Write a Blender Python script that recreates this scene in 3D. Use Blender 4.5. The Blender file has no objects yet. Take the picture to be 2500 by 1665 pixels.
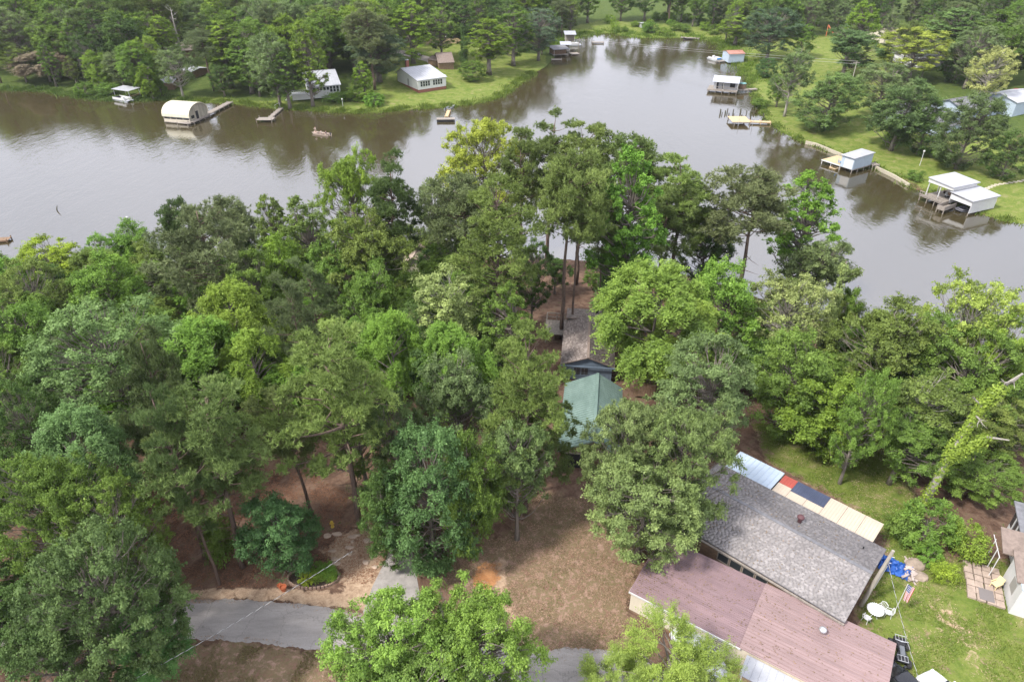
import bpy, bmesh, math, random
import numpy as np
from mathutils import Vector, Matrix

S = bpy.context.scene
COL = S.collection
R = math.radians

# ------------------------------------------------------------------ camera
CAM_Z, PITCH, FOC = 50.0, R(33.0), 1667.0
cam_d = bpy.data.cameras.new('camera')
cam_d.sensor_width = 36.0
cam_d.lens = 36.0 * FOC / 2500.0
cam_d.clip_start, cam_d.clip_end = 0.5, 4000.0
cam = bpy.data.objects.new('camera', cam_d)
COL.objects.link(cam)
cam.location = (0, 0, CAM_Z)
cam.rotation_euler = (R(90) - PITCH, 0, 0)
S.camera = cam

# ------------------------------------------------------------------ sky and sun
SUN_EL, SUN_AZ = R(52.0), R(-118.0)          # azimuth clockwise from +Y: the light comes from the left, a little behind
world = bpy.data.worlds.new('World')
S.world = world
world.use_nodes = True
wn, wl = world.node_tree.nodes, world.node_tree.links
wn.clear()
w_out = wn.new('ShaderNodeOutputWorld')
w_bg = wn.new('ShaderNodeBackground')
w_sky = wn.new('ShaderNodeTexSky')
w_sky.sky_type = 'NISHITA'
w_sky.sun_disc = False
w_sky.sun_elevation, w_sky.sun_rotation = SUN_EL, SUN_AZ
w_sky.air_density, w_sky.dust_density = 1.0, 2.0
w_tc = wn.new('ShaderNodeTexCoord')
w_sep = wn.new('ShaderNodeSeparateXYZ')
w_add = wn.new('ShaderNodeMath'); w_add.operation = 'ADD'; w_add.inputs[1].default_value = 0.25
w_abs = wn.new('ShaderNodeMath'); w_abs.operation = 'ABSOLUTE'
w_dx = wn.new('ShaderNodeMath'); w_dx.operation = 'DIVIDE'
w_dy = wn.new('ShaderNodeMath'); w_dy.operation = 'DIVIDE'
w_cmb = wn.new('ShaderNodeCombineXYZ')
w_n = wn.new('ShaderNodeTexNoise')
w_n.inputs['Scale'].default_value = 1.15
w_n.inputs['Detail'].default_value = 5.0
w_n.inputs['Roughness'].default_value = 0.55
w_rmp = wn.new('ShaderNodeValToRGB')
w_rmp.color_ramp.elements[0].position, w_rmp.color_ramp.elements[0].color = 0.36, (0.68, 0.68, 0.68, 1)
w_rmp.color_ramp.elements[1].position, w_rmp.color_ramp.elements[1].color = 0.60, (1, 1, 1, 1)
w_mix = wn.new('ShaderNodeMix'); w_mix.data_type = 'RGBA'
w_mix.inputs['B'].default_value = (9.6, 9.75, 10.9, 1)         # thin bright cloud
wl.new(w_tc.outputs['Generated'], w_sep.inputs[0])
wl.new(w_sep.outputs['Z'], w_abs.inputs[0]); wl.new(w_abs.outputs[0], w_add.inputs[0])
wl.new(w_sep.outputs['X'], w_dx.inputs[0]); wl.new(w_add.outputs[0], w_dx.inputs[1])
wl.new(w_sep.outputs['Y'], w_dy.inputs[0]); wl.new(w_add.outputs[0], w_dy.inputs[1])
wl.new(w_dx.outputs[0], w_cmb.inputs[0]); wl.new(w_dy.outputs[0], w_cmb.inputs[1])
wl.new(w_cmb.outputs[0], w_n.inputs['Vector'])
wl.new(w_n.outputs['Fac'], w_rmp.inputs[0])
wl.new(w_rmp.outputs[0], w_mix.inputs['Factor'])
wl.new(w_sky.outputs[0], w_mix.inputs['A'])
wl.new(w_mix.outputs['Result'], w_bg.inputs['Color'])
w_bg.inputs['Strength'].default_value = 0.115
wl.new(w_bg.outputs[0], w_out.inputs['Surface'])

sun_d = bpy.data.lights.new('sun', 'SUN')
sun_d.energy, sun_d.angle, sun_d.color = 3.5, R(8.0), (1.0, 0.95, 0.88)
sun = bpy.data.objects.new('sun', sun_d)
COL.objects.link(sun)
sun_to = Vector((math.cos(SUN_EL) * math.sin(SUN_AZ), math.cos(SUN_EL) * math.cos(SUN_AZ), math.sin(SUN_EL)))
sun.rotation_euler = sun_to.to_track_quat('Z', 'Y').to_euler()

S.view_settings.view_transform = 'Standard'
S.view_settings.look = 'None'
S.view_settings.exposure = 0.68
S.view_settings.gamma = 1.0
S.view_settings.use_curve_mapping = False
S.cycles.max_bounces = 5
S.cycles.diffuse_bounces = 3
S.cycles.volume_bounces = 0
S.cycles.glossy_bounces = 2
S.cycles.transmission_bounces = 4
S.cycles.caustics_reflective = False
S.cycles.caustics_refractive = False

# ------------------------------------------------------------------ surveying: where a sighted point of the place lies at a given height
CP, SP = math.cos(PITCH), math.sin(PITCH)
def at(u, v, z=0.0):
    dx, dy = (u - 1250.0) / FOC, (v - 832.5) / FOC
    d = (dx, CP - dy * SP, -SP - dy * CP)
    t = (z - CAM_Z) / d[2]
    return Vector((d[0] * t, d[1] * t, z))

# ------------------------------------------------------------------ lake outline and terrain
FAR_SHORE = [(-500, 205), (-200, 212), (0, 220), (110, 222), (200, 240), (260, 246), (345, 247), (400, 244), (470, 250), (545, 252), (620, 259),
    (680, 266), (740, 269), (830, 275), (880, 277), (945, 273), (1020, 266), (1100, 262), (1150, 255), (1205, 243), (1240, 228),
    (1252, 214), (1290, 192), (1304, 178), (1330, 166), (1348, 148), (1374, 118), (1387, 101), (1415, 92), (1466, 83), (1494, 80),
    (1523, 89), (1580, 94), (1658, 92), (1713, 96), (1756, 107), (1766, 125), (1792, 150), (1813, 175), (1831, 203), (1838, 232),
    (1849, 264), (1870, 290), (1888, 310), (1917, 328), (1967, 350), (1985, 354), (2035, 374), (2135, 411), (2185, 434), (2217, 455),
    (2265, 472), (2340, 500), (2410, 527), (2445, 540), (2500, 547)]
NEAR_SHORE = [(2650, 980), (2500, 930), (2400, 900), (2250, 862), (2060, 800), (1900, 745), (1750, 690), (1600, 655), (1450, 636),
    (1300, 632), (1100, 632), (900, 650), (600, 680), (300, 690), (0, 705), (-300, 740), (-600, 760)]
far_w = [tuple(at(u, v)[:2]) for u, v in FAR_SHORE] + [(150.0, 98.0), (330.0, 92.0), (900.0, 120.0)]
near_w = [(900.0, 20.0), (320.0, 30.0), (120.0, 45.0)] + [tuple(at(u, v)[:2]) for u, v in NEAR_SHORE] + [(-420.0, 60.0), (-900.0, 50.0)]
far_w = [(-900.0, 250.0), (-500.0, 235.0)] + far_w
def smooth_line(P):
    P = np.array(P, float)
    for _ in range(2):
        Q = np.empty((2 * len(P) - 2, 2)); Q[0::2] = .75 * P[:-1] + .25 * P[1:]; Q[1::2] = .25 * P[:-1] + .75 * P[1:]
        P = np.vstack([P[:1], Q, P[-1:]])
    return P
FARW, NEARW = smooth_line(far_w), smooth_line(near_w)
LAKE = np.vstack([FARW, NEARW])

def seg_dist(X, Y, P):
    best = np.full(X.shape, 1e9)
    for (ax, ay), (bx, by) in zip(P[:-1], P[1:]):
        vx, vy = bx - ax, by - ay
        L = vx * vx + vy * vy + 1e-9
        t = np.clip(((X - ax) * vx + (Y - ay) * vy) / L, 0, 1)
        best = np.minimum(best, np.hypot(X - ax - t * vx, Y - ay - t * vy))
    return best
def in_poly(X, Y, P):
    c = np.zeros(X.shape, bool)
    n = len(P)
    for i in range(n):
        (x1, y1), (x2, y2) = P[i], P[(i + 1) % n]
        if y1 == y2:
            continue
        m = ((y1 > Y) != (y2 > Y)) & (X < (x2 - x1) * (Y - y1) / (y2 - y1) + x1)
        c ^= m
    return c
def sm(t):
    t = np.clip(t, 0, 1)
    return t * t * (3 - 2 * t)
def height(X, Y):
    X, Y = np.asarray(X, float), np.asarray(Y, float)
    df, dn = seg_dist(X, Y, FARW), seg_dist(X, Y, NEARW)
    wet = in_poly(X, Y, LAKE)
    dn2 = dn + 2.2 * np.sin(X * .13 + 1) * np.sin(Y * .11)
    zn = .3 + 4.7 * sm(dn2 / 50.0) + .12 * np.sin(X * .21) * np.sin(Y * .17 + .5) * np.clip(dn / 8, 0, 1)
    zf = .3 + 2.6 * sm(df / 45.0) + .035 * np.clip(df - 40, 0, 300) + .25 * np.sin(X * .05) * np.sin(Y * .06) * np.clip(df / 15, 0, 1)
    d = np.minimum(df, dn)
    land = np.where(dn < df, zn, zf)
    land = np.where(d < 1.2, .02 + (land - .02) * d / 1.2, land)
    return np.where(wet, -.05 - .12 * np.minimum(d, 12), land)
# the terrain is sampled once on an uneven grid; heights are then read from it
ys = np.concatenate([np.arange(-25, 14, 3.0), np.arange(14, 70, .55), np.arange(70, 130, .9), np.arange(130, 330, 1.9)])
_t, _st, _ex = ys[-1], 1.8, []
while _t < 1500:
    _st *= 1.11; _t += _st; _ex.append(_t)
ys = np.concatenate([ys, _ex])
_x, _st, _ex = 48.0, .6, []
while _x < 1400:
    _st = min(_st * 1.04, 2.6) if _x < 300 else _st * 1.12
    _x += _st; _ex.append(_x)
xs = np.array([-p for p in _ex[::-1]] + list(np.arange(-48, 48.01, .6)) + _ex)
GX, GY = np.meshgrid(xs, ys)
GZ = height(GX, GY)
def gz(x, y):
    i = min(max(int(np.searchsorted(xs, x)) - 1, 0), len(xs) - 2); j = min(max(int(np.searchsorted(ys, y)) - 1, 0), len(ys) - 2)
    a, b = (x - xs[i]) / (xs[i + 1] - xs[i]), (y - ys[j]) / (ys[j + 1] - ys[j])
    return float((GZ[j, i] * (1 - a) + GZ[j, i + 1] * a) * (1 - b) + (GZ[j + 1, i] * (1 - a) + GZ[j + 1, i + 1] * a) * b)
def ground(u, v, up=0.0):
    """point of the terrain (raised by up) sighted at u, v"""
    z = 3.0
    for _ in range(8):
        p = at(u, v, z + up)
        z = .5 * z + .5 * max(0.0, gz(p.x, p.y))
    p = at(u, v, z + up)
    return Vector((p.x, p.y, gz(p.x, p.y)))

# ------------------------------------------------------------------ object helpers
def link(o, parent=None):
    COL.objects.link(o)
    if parent is not None:
        o.parent = parent
    return o
def tag(o, label=None, cat=None, group=None, kind=None):
    if label: o['label'] = label
    if cat: o['category'] = cat
    if group: o['group'] = group
    if kind: o['kind'] = kind
    return o
def empty(name, loc, rz=0.0, label=None, cat=None, group=None):
    o = bpy.data.objects.new(name, None)
    o.empty_display_size = .3
    link(o)
    o.location, o.rotation_euler = loc, (0, 0, rz)
    return tag(o, label, cat, group)

class MB:
    """collects solids that make ONE part"""
    def __init__(s):
        s.v, s.f = [], []
    def add(s, vs, fs):
        b = len(s.v)
        s.v += [tuple(p) for p in vs]
        s.f += [tuple(b + i for i in f) for f in fs]
        return s
    def hexa(s, p):                                     # 4 bottom, 4 top corners, both counter-clockwise
        return s.add(p, [(3, 2, 1, 0), (4, 5, 6, 7), (0, 1, 5, 4), (1, 2, 6, 5), (2, 3, 7, 6), (3, 0, 4, 7)])
    def box(s, x0, x1, y0, y1, z0, z1):
        return s.hexa([(x0, y0, z0), (x1, y0, z0), (x1, y1, z0), (x0, y1, z0), (x0, y0, z1), (x1, y0, z1), (x1, y1, z1), (x0, y1, z1)])
    def slab(s, a, b, c, d, t):                         # quad a b c d (seen from above), thickness t downwards
        q = [Vector(p) for p in (a, b, c, d)]
        return s.hexa([p - Vector((0, 0, t)) for p in q] + q)
    def prism(s, prof, x0, x1):                         # profile in (y, z) run along x
        n = len(prof)
        vs = [(x0, y, z) for y, z in prof] + [(x1, y, z) for y, z in prof]
        fs = [tuple(range(n))[::-1], tuple(range(n, 2 * n))]
        fs += [(i, (i + 1) % n, n + (i + 1) % n, n + i) for i in range(n)]
        return s.add(vs, fs)
    def tube(s, pts, rad, n=6, cap=True):
        pts = [Vector(p) for p in pts]
        if not hasattr(rad, '__len__'):
            rad = [rad] * len(pts)
        b = len(s.v)
        for i, p in enumerate(pts):
            t = (pts[min(i + 1, len(pts) - 1)] - pts[max(i - 1, 0)]).normalized()
            a = Vector((0, 0, 1)) if abs(t.z) < .9 else Vector((1, 0, 0))
            u = t.cross(a).normalized(); w = t.cross(u)
            for k in range(n):
                an = 2 * math.pi * k / n
                s.v.append(tuple(p + (u * math.cos(an) + w * math.sin(an)) * rad[i]))
        for i in range(len(pts) - 1):
            for k in range(n):
                k2 = (k + 1) % n
                s.f.append((b + i * n + k, b + i * n + k2, b + (i + 1) * n + k2, b + (i + 1) * n + k))
        if cap:
            s.f.append(tuple(b + k for k in range(n))[::-1])
            s.f.append(tuple(b + (len(pts) - 1) * n + k for k in range(n)))
        return s
    def lathe(s, prof, c=(0, 0, 0), n=12):              # profile of (radius, z)
        b = len(s.v)
        for r, z in prof:
            for k in range(n):
                an = 2 * math.pi * k / n
                s.v.append((c[0] + r * math.cos(an), c[1] + r * math.sin(an), c[2] + z))
        for i in range(len(prof) - 1):
            for k in range(n):
                k2 = (k + 1) % n
                s.f.append((b + i * n + k, b + i * n + k2, b + (i + 1) * n + k2, b + (i + 1) * n + k))
        s.f.append(tuple(b + k for k in range(n))[::-1])
        s.f.append(tuple(b + (len(prof) - 1) * n + k for k in range(n)))
        return s
    def mesh(s, name, mat, smooth=False):
        m = bpy.data.meshes.new(name)
        m.from_pydata(s.v, [], s.f)
        m.materials.append(mat)
        if smooth:
            m.polygons.foreach_set('use_smooth', [True] * len(m.polygons))
        m.update()
        return m
    def build(s, name, mat, parent=None, smooth=False, bevel=0.0):
        o = link(bpy.data.objects.new(name, s.mesh(name, mat, smooth)), parent)
        if bevel:
            b = o.modifiers.new('bevel', 'BEVEL'); b.width = bevel; b.segments = 2; b.limit_method = 'ANGLE'
        return o

# ------------------------------------------------------------------ materials
MATS = {}
def mat(name, col, rough=.7, noise=0.0, scale=3.0, col2=None, metal=0.0, bump=0.0, bscale=12.0, spec=.4, stretch=None):
    if name in MATS:
        return MATS[name]
    m = bpy.data.materials.new(name); m.use_nodes = True
    n, l = m.node_tree.nodes, m.node_tree.links
    p = n['Principled BSDF']
    p.inputs['Roughness'].default_value = rough
    p.inputs['Metallic'].default_value = metal
    p.inputs['Specular IOR Level'].default_value = spec
    p.inputs['Base Color'].default_value = (*col, 1)
    if noise or bump:
        tc = n.new('ShaderNodeTexCoord')
        mp = n.new('ShaderNodeMapping'); l.new(tc.outputs['Object'], mp.inputs[0])
        if stretch: mp.inputs['Scale'].default_value = stretch
    if noise:
        t = n.new('ShaderNodeTexNoise'); t.inputs['Scale'].default_value = scale; t.inputs['Detail'].default_value = 6; t.inputs['Roughness'].default_value = .65
        l.new(mp.outputs[0], t.inputs['Vector'])
        r = n.new('ShaderNodeValToRGB'); l.new(t.outputs['Fac'], r.inputs[0])
        c2 = col2 or tuple(c * (1 - noise) for c in col)
        r.color_ramp.elements[0].position, r.color_ramp.elements[0].color = .33, (*c2, 1)
        r.color_ramp.elements[1].position, r.color_ramp.elements[1].color = .66, (*col, 1)
        l.new(r.outputs[0], p.inputs['Base Color'])
    if bump:
        t2 = n.new('ShaderNodeTexNoise'); t2.inputs['Scale'].default_value = bscale; t2.inputs['Detail'].default_value = 4
        l.new(mp.outputs[0], t2.inputs['Vector'])
        bn = n.new('ShaderNodeBump'); bn.inputs['Strength'].default_value = bump; bn.inputs['Distance'].default_value = .05
        l.new(t2.outputs['Fac'], bn.inputs['Height']); l.new(bn.outputs[0], p.inputs['Normal'])
    MATS[name] = m
    return m

def foliage_mat(name, trans=.35, gloss=.04, hue=.0):
    m = bpy.data.materials.new(name); m.use_nodes = True
    n, l = m.node_tree.nodes, m.node_tree.links
    n.clear()
    out = n.new('ShaderNodeOutputMaterial')
    oi = n.new('ShaderNodeObjectInfo')
    at_ = n.new('ShaderNodeAttribute'); at_.attribute_name = 'tone'
    mr = n.new('ShaderNodeMapRange'); mr.inputs['To Min'].default_value = .42; mr.inputs['To Max'].default_value = 1.62
    l.new(at_.outputs['Fac'], mr.inputs[0])
    hs = n.new('ShaderNodeHueSaturation')
    mh = n.new('ShaderNodeMapRange'); mh.inputs['To Min'].default_value = .508; mh.inputs['To Max'].default_value = .488
    l.new(at_.outputs['Fac'], mh.inputs[0])
    l.new(mh.outputs[0], hs.inputs['Hue']); l.new(mr.outputs[0], hs.inputs['Value']); l.new(oi.outputs['Color'], hs.inputs['Color'])
    d = n.new('ShaderNodeBsdfDiffuse'); l.new(hs.outputs[0], d.inputs['Color'])
    tr = n.new('ShaderNodeBsdfTranslucent'); l.new(hs.outputs[0], tr.inputs['Color'])
    mx = n.new('ShaderNodeMixShader'); mx.inputs[0].default_value = trans
    l.new(d.outputs[0], mx.inputs[1]); l.new(tr.outputs[0], mx.inputs[2])
    g = n.new('ShaderNodeBsdfGlossy'); g.inputs['Roughness'].default_value = .45; g.inputs['Color'].default_value = (.8, .85, .8, 1)
    mg = n.new('ShaderNodeMixShader'); mg.inputs[0].default_value = gloss
    l.new(mx.outputs[0], mg.inputs[1]); l.new(g.outputs[0], mg.inputs[2])
    l.new(mg.outputs[0], out.inputs['Surface'])
    return m
LEAF = foliage_mat('leaf', .32, .012)
NEEDLE = foliage_mat('needle', .24, .010)

def bark_mat(name, c1, c2):
    return mat(name, c1, .9, noise=.4, scale=5.0, col2=c2, bump=.6, bscale=9.0, spec=.15, stretch=(1, 1, .25))
BARK_PINE = bark_mat('pine bark', (.20, .145, .115), (.085, .062, .052))
BARK_GREY = bark_mat('grey bark', (.26, .23, .20), (.12, .10, .085))
BARK_PALE = bark_mat('pale bark', (.40, .37, .33), (.22, .20, .17))
# ------------------------------------------------------------------ ground sheet
VS = 2500.0 / 2354.0
def zone(pts, up=3.0):
    out = []
    for x, y in pts:
        p = ground(x * VS, y * VS)
        out.append((p.x, p.y))
    return np.array(out)
rngg = np.random.default_rng(5)
Z_LAWN_FARLEFT = zone([(872, 250), (880, 192), (905, 150), (925, 108), (1000, 92), (1100, 104), (1250, 128), (1250, 165), (1190, 215), (1120, 250), (1000, 266), (900, 262)])
Z_STRIP = zone([(330, 236), (420, 222), (530, 230), (660, 236), (880, 240), (880, 270), (640, 262), (500, 244), (400, 250)])
Z_LAWN_RIGHT = zone([(1640, 118), (1700, 105), (1800, 88), (1900, 80), (1990, 92), (2040, 160), (2060, 250), (2120, 300), (2400, 330), (2460, 560), (2360, 530), (2220, 480), (2080, 415), (1860, 335), (1790, 300), (1735, 250), (1735, 200), (1700, 160)])
Z_MARSH = zone([(1310, 92), (1330, 62), (1400, 48), (1480, 56), (1560, 58), (1640, 70), (1690, 84), (1640, 100), (1500, 96), (1450, 80), (1390, 80), (1330, 96)])
Z_YARD = zone([(1000, 1330), (1060, 1270), (1170, 1225), (1240, 1130), (1400, 1160), (1480, 1230), (1450, 1400), (1420, 1480), (1330, 1560), (1220, 1500), (1140, 1400)])
Z_ORANGE = zone([(1080, 1345), (1100, 1300), (1140, 1285), (1150, 1330), (1120, 1365)])
Z_TRACK = zone([(1130, 1330), (1150, 1230), (1165, 1232), (1160, 1300), (1175, 1390), (1250, 1500), (1210, 1500), (1150, 1410)])
Z_SAND = zone([(370, 1366), (500, 1352), (640, 1352), (760, 1358), (890, 1370), (890, 1405), (760, 1395), (640, 1382), (500, 1374), (380, 1388)])
Z_ROCKY = zone([(735, 1265), (790, 1225), (850, 1195), (895, 1240), (880, 1330), (850, 1375), (790, 1365), (785, 1310)])
Z_VERGE = zone([(280, 1600), (380, 1475), (560, 1480), (760, 1498), (760, 1640)])
Z_YARD_R = zone([(1720, 960), (1900, 1010), (2080, 1050), (2110, 1160), (2180, 1280), (2420, 1290), (2500, 1640), (2040, 1640), (1960, 1420), (2040, 1240), (1930, 1150), (1760, 1060)])
Z_BARE_R = zone([(2180, 1370), (2240, 1420), (2280, 1500), (2250, 1560), (2190, 1480), (2110, 1410), (2120, 1380)])
def weight(P, blur):
    d = seg_dist(GX, GY, np.vstack([P, P[:1]]))
    sd = np.where(in_poly(GX, GY, P), d, -d)
    return sm(.5 + sd / (2 * blur))
nz = lambda s, ph: np.sin(GX * s + ph + 1.7 * np.sin(GY * s * .7 + ph)) * np.sin(GY * s * 1.1 - ph + 1.3 * np.sin(GX * s * .6))
lush = np.maximum.reduce([weight(Z_LAWN_FARLEFT, 2.0), weight(Z_STRIP, 3.0), weight(Z_LAWN_RIGHT, 3.0), weight(Z_MARSH, 6.0), .70 * weight(Z_YARD_R, 1.5)])
dry = np.maximum.reduce([weight(Z_YARD, 2.2), weight(Z_VERGE, 1.2), weight(Z_YARD_R, 1.0)])
sand = np.maximum.reduce([.95 * weight(Z_SAND, .5), 1.0 * weight(Z_ROCKY, 1.2), .8 * weight(Z_TRACK, .6), .56 * weight(Z_BARE_R, 2.5)])
orange = np.maximum(weight(Z_ORANGE, .7), 0)
under = sm((GY - 118 - .25 * np.abs(GX)) / 30.0) * .85 + .25
far_side = (GY > 120).astype(float)
lush = np.clip(lush + .25 * far_side * (nz(.07, .3) > .2), 0, 1)

nr, nc = GX.shape
V = np.stack([GX.ravel(), GY.ravel(), GZ.ravel()], 1)
idx = np.arange(nr * nc).reshape(nr, nc)
Fq = np.stack([idx[:-1, :-1].ravel(), idx[:-1, 1:].ravel(), idx[1:, 1:].ravel(), idx[1:, :-1].ravel()], 1)
def np_mesh(name, V, Fq, mats, smooth=False, tone=None):
    m = bpy.data.meshes.new(name)
    k = Fq.shape[1]
    m.vertices.add(len(V)); m.vertices.foreach_set('co', np.ascontiguousarray(V, np.float32).ravel())
    m.loops.add(Fq.size); m.loops.foreach_set('vertex_index', np.ascontiguousarray(Fq, np.int32).ravel())
    m.polygons.add(len(Fq)); m.polygons.foreach_set('loop_start', np.arange(0, Fq.size, k, dtype=np.int32))
    if smooth:
        m.polygons.foreach_set('use_smooth', np.ones(len(Fq), bool))
    if tone is not None:
        a = m.attributes.new('tone', 'FLOAT', 'FACE'); a.data.foreach_set('value', np.ascontiguousarray(tone, np.float32))
    for q in (mats if isinstance(mats, (list, tuple)) else [mats]):
        m.materials.append(q)
    m.update(calc_edges=True)
    return m

def ground_mat():
    m = bpy.data.materials.new('soil, litter and grass'); m.use_nodes = True
    n, l = m.node_tree.nodes, m.node_tree.links
    p = n['Principled BSDF']; p.inputs['Roughness'].default_value = .95; p.inputs['Specular IOR Level'].default_value = .1
    g = n.new('ShaderNodeNewGeometry')
    def noise(sc, det=6, rough=.65, dist=0.0, stretch=None):
        t = n.new('ShaderNodeTexNoise'); t.inputs['Scale'].default_value = sc; t.inputs['Detail'].default_value = det; t.inputs['Roughness'].default_value = rough; t.inputs['Distortion'].default_value = dist
        src = g.outputs['Position']
        if stretch:
            mp = n.new('ShaderNodeMapping'); mp.inputs['Scale'].default_value = stretch; l.new(src, mp.inputs[0]); src = mp.outputs[0]
        l.new(src, t.inputs['Vector'])
        return t.outputs['Fac']
    def ramp(src, stops):
        r = n.new('ShaderNodeValToRGB'); l.new(src, r.inputs[0])
        e = r.color_ramp.elements
        while len(e) < len(stops): e.new(.5)
        for q, (ps, c) in zip(e, stops):
            q.position, q.color = ps, (*c, 1)
        return r.outputs[0]
    def mix(a, b, f):
        x = n.new('ShaderNodeMix'); x.data_type = 'RGBA'
        l.new(a, x.inputs['A']); l.new(b, x.inputs['B']); l.new(f, x.inputs['Factor'])
        return x.outputs['Result']
    def val(op, a, b):
        x = n.new('ShaderNodeMath'); x.operation = op; x.use_clamp = True
        for i, s_ in enumerate((a, b)):
            if isinstance(s_, (int, float)): x.inputs[i].default_value = s_
            else: l.new(s_, x.inputs[i])
        return x.outputs[0]
    fine, midn, big = noise(7.0, 8, .75), noise(1.1, 7, .7, .6), noise(.22, 5, .6, .8)
    litter = ramp(midn, [(.30, (.075, .046, .033)), (.47, (.135, .083, .058)), (.60, (.19, .125, .09)), (.72, (.10, .105, .04))])
    yard = ramp(noise(1.6, 9, .78, .4), [(.26, (.145, .086, .062)), (.41, (.235, .142, .104)), (.48, (.165, .14, .072)), (.56, (.29, .188, .14)), (.72, (.45, .33, .255))])
    lawn = ramp(noise(.55, 10, .8, .5), [(.25, (.055, .085, .018)), (.42, (.105, .15, .028)), (.53, (.155, .19, .042)), (.62, (.21, .20, .085)), (.70, (.35, .28, .18)), (.80, (.45, .36, .26))])
    sandc = ramp(noise(2.2, 8, .75, .9), [(.30, (.21, .135, .09)), (.50, (.42, .30, .205)), (.70, (.56, .43, .31))])
    clay = ramp(midn, [(.3, (.36, .16, .065)), (.7, (.50, .26, .12))])
    a1 = n.new('ShaderNodeAttribute'); a1.attribute_name = 'zone'
    sp = n.new('ShaderNodeSeparateColor'); l.new(a1.outputs['Color'], sp.inputs[0])
    def edge(w):                       # break a zone's rim up with noise
        q = n.new('ShaderNodeMath'); q.operation = 'MULTIPLY_ADD'; l.new(midn, q.inputs[0]); q.inputs[1].default_value = 1.5; q.inputs[2].default_value = -.75
        s_ = n.new('ShaderNodeMath'); s_.operation = 'ADD'; l.new(q.outputs[0], s_.inputs[0]); l.new(w, s_.inputs[1])
        r = n.new('ShaderNodeMapRange'); r.interpolation_type = 'SMOOTHSTEP'; r.inputs['From Min'].default_value = .38; r.inputs['From Max'].default_value = .62
        l.new(s_.outputs[0], r.inputs[0]); return r.outputs[0]
    a2 = n.new('ShaderNodeAttribute'); a2.attribute_name = 'under'
    green = ramp(noise(.8, 8, .75, .6), [(.30, (.035, .055, .014)), (.55, (.075, .11, .024)), (.75, (.13, .11, .05))])
    c = mix(litter, green, edge(a2.outputs['Fac']))
    c = mix(c, yard, edge(sp.outputs[1]))
    c = mix(c, lawn, edge(sp.outputs[0]))
    c = mix(c, sandc, edge(sp.outputs[2]))
    c = mix(c, clay, edge(a1.outputs['Alpha']))
    hv = n.new('ShaderNodeHueSaturation'); l.new(c, hv.inputs['Color'])
    mr = n.new('ShaderNodeMapRange'); mr.inputs['To Min'].default_value = .6; mr.inputs['To Max'].default_value = 1.4; l.new(fine, mr.inputs[0])
    l.new(mr.outputs[0], hv.inputs['Value'])
    l.new(hv.outputs[0], p.inputs['Base Color'])
    b = n.new('ShaderNodeBump'); b.inputs['Strength'].default_value = .7; b.inputs['Distance'].default_value = .12
    l.new(fine, b.inputs['Height']); l.new(b.outputs[0], p.inputs['Normal'])
    return m
gm = np_mesh('ground', V, Fq, ground_mat(), smooth=True)
ca = gm.attributes.new('zone', 'FLOAT_COLOR', 'POINT')
ca.data.foreach_set('color', np.stack([lush.ravel(), dry.ravel(), sand.ravel(), orange.ravel()], 1).astype(np.float32).ravel())
ua = gm.attributes.new('under', 'FLOAT', 'POINT'); ua.data.foreach_set('value', under.ravel().astype(np.float32))
tag(link(bpy.data.objects.new('ground', gm)), 'wooded lakeside ground of needle litter, bare soil and grass', 'ground', kind='structure')

# ------------------------------------------------------------------ lake
def water_mat():
    m = bpy.data.materials.new('murky lake water'); m.use_nodes = True
    n, l = m.node_tree.nodes, m.node_tree.links
    n.clear()
    out = n.new('ShaderNodeOutputMaterial')
    g = n.new('ShaderNodeNewGeometry')
    def noise(sc, stretch, det=3, dist=0.0, rot=0.0):
        mp = n.new('ShaderNodeMapping'); mp.inputs['Scale'].default_value = stretch; mp.inputs['Rotation'].default_value = (0, 0, rot); l.new(g.outputs['Position'], mp.inputs[0])
        t = n.new('ShaderNodeTexNoise'); t.inputs['Scale'].default_value = sc; t.inputs['Detail'].default_value = det; t.inputs['Distortion'].default_value = dist
        l.new(mp.outputs[0], t.inputs['Vector']); return t.outputs['Fac']
    b1 = n.new('ShaderNodeBump'); b1.inputs['Strength'].default_value = 1.0; b1.inputs['Distance'].default_value = .045
    b2 = n.new('ShaderNodeBump'); b2.inputs['Strength'].default_value = 1.0; b2.inputs['Distance'].default_value = .024
    l.new(noise(.38, (1, .4, 1), 3, .8, R(35)), b1.inputs['Height'])
    l.new(noise(2.0, (1, .5, 1), 2, .3, R(-10)), b2.inputs['Height'])
    l.new(b1.outputs[0], b2.inputs['Normal'])
    for bb, lo, hi in ((b1, .35, 1.5), (b2, .25, 1.6)):               # calm and wind-ruffled patches
        pr = n.new('ShaderNodeMapRange'); pr.inputs['From Min'].default_value = .35; pr.inputs['From Max'].default_value = .65; pr.inputs['To Min'].default_value = lo; pr.inputs['To Max'].default_value = hi
        l.new(noise(.016, (1, .6, 1), 3, .5, R(20)), pr.inputs[0]); l.new(pr.outputs[0], bb.inputs['Strength'])
    d = n.new('ShaderNodeBsdfDiffuse'); d.inputs['Color'].default_value = (.052, .042, .019, 1)
    gl = n.new('ShaderNodeBsdfGlossy'); gl.inputs['Roughness'].default_value = .06; gl.inputs['Color'].default_value = (.96, .97, 1.0, 1)
    l.new(b2.outputs[0], gl.inputs['Normal'])
    fr = n.new('ShaderNodeFresnel'); fr.inputs['IOR'].default_value = 3.3; l.new(b2.outputs[0], fr.inputs['Normal'])
    mx = n.new('ShaderNodeMixShader'); l.new(fr.outputs[0], mx.inputs[0]); l.new(d.outputs[0], mx.inputs[1]); l.new(gl.outputs[0], mx.inputs[2])
    l.new(mx.outputs[0], out.inputs['Surface'])
    return m
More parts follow.
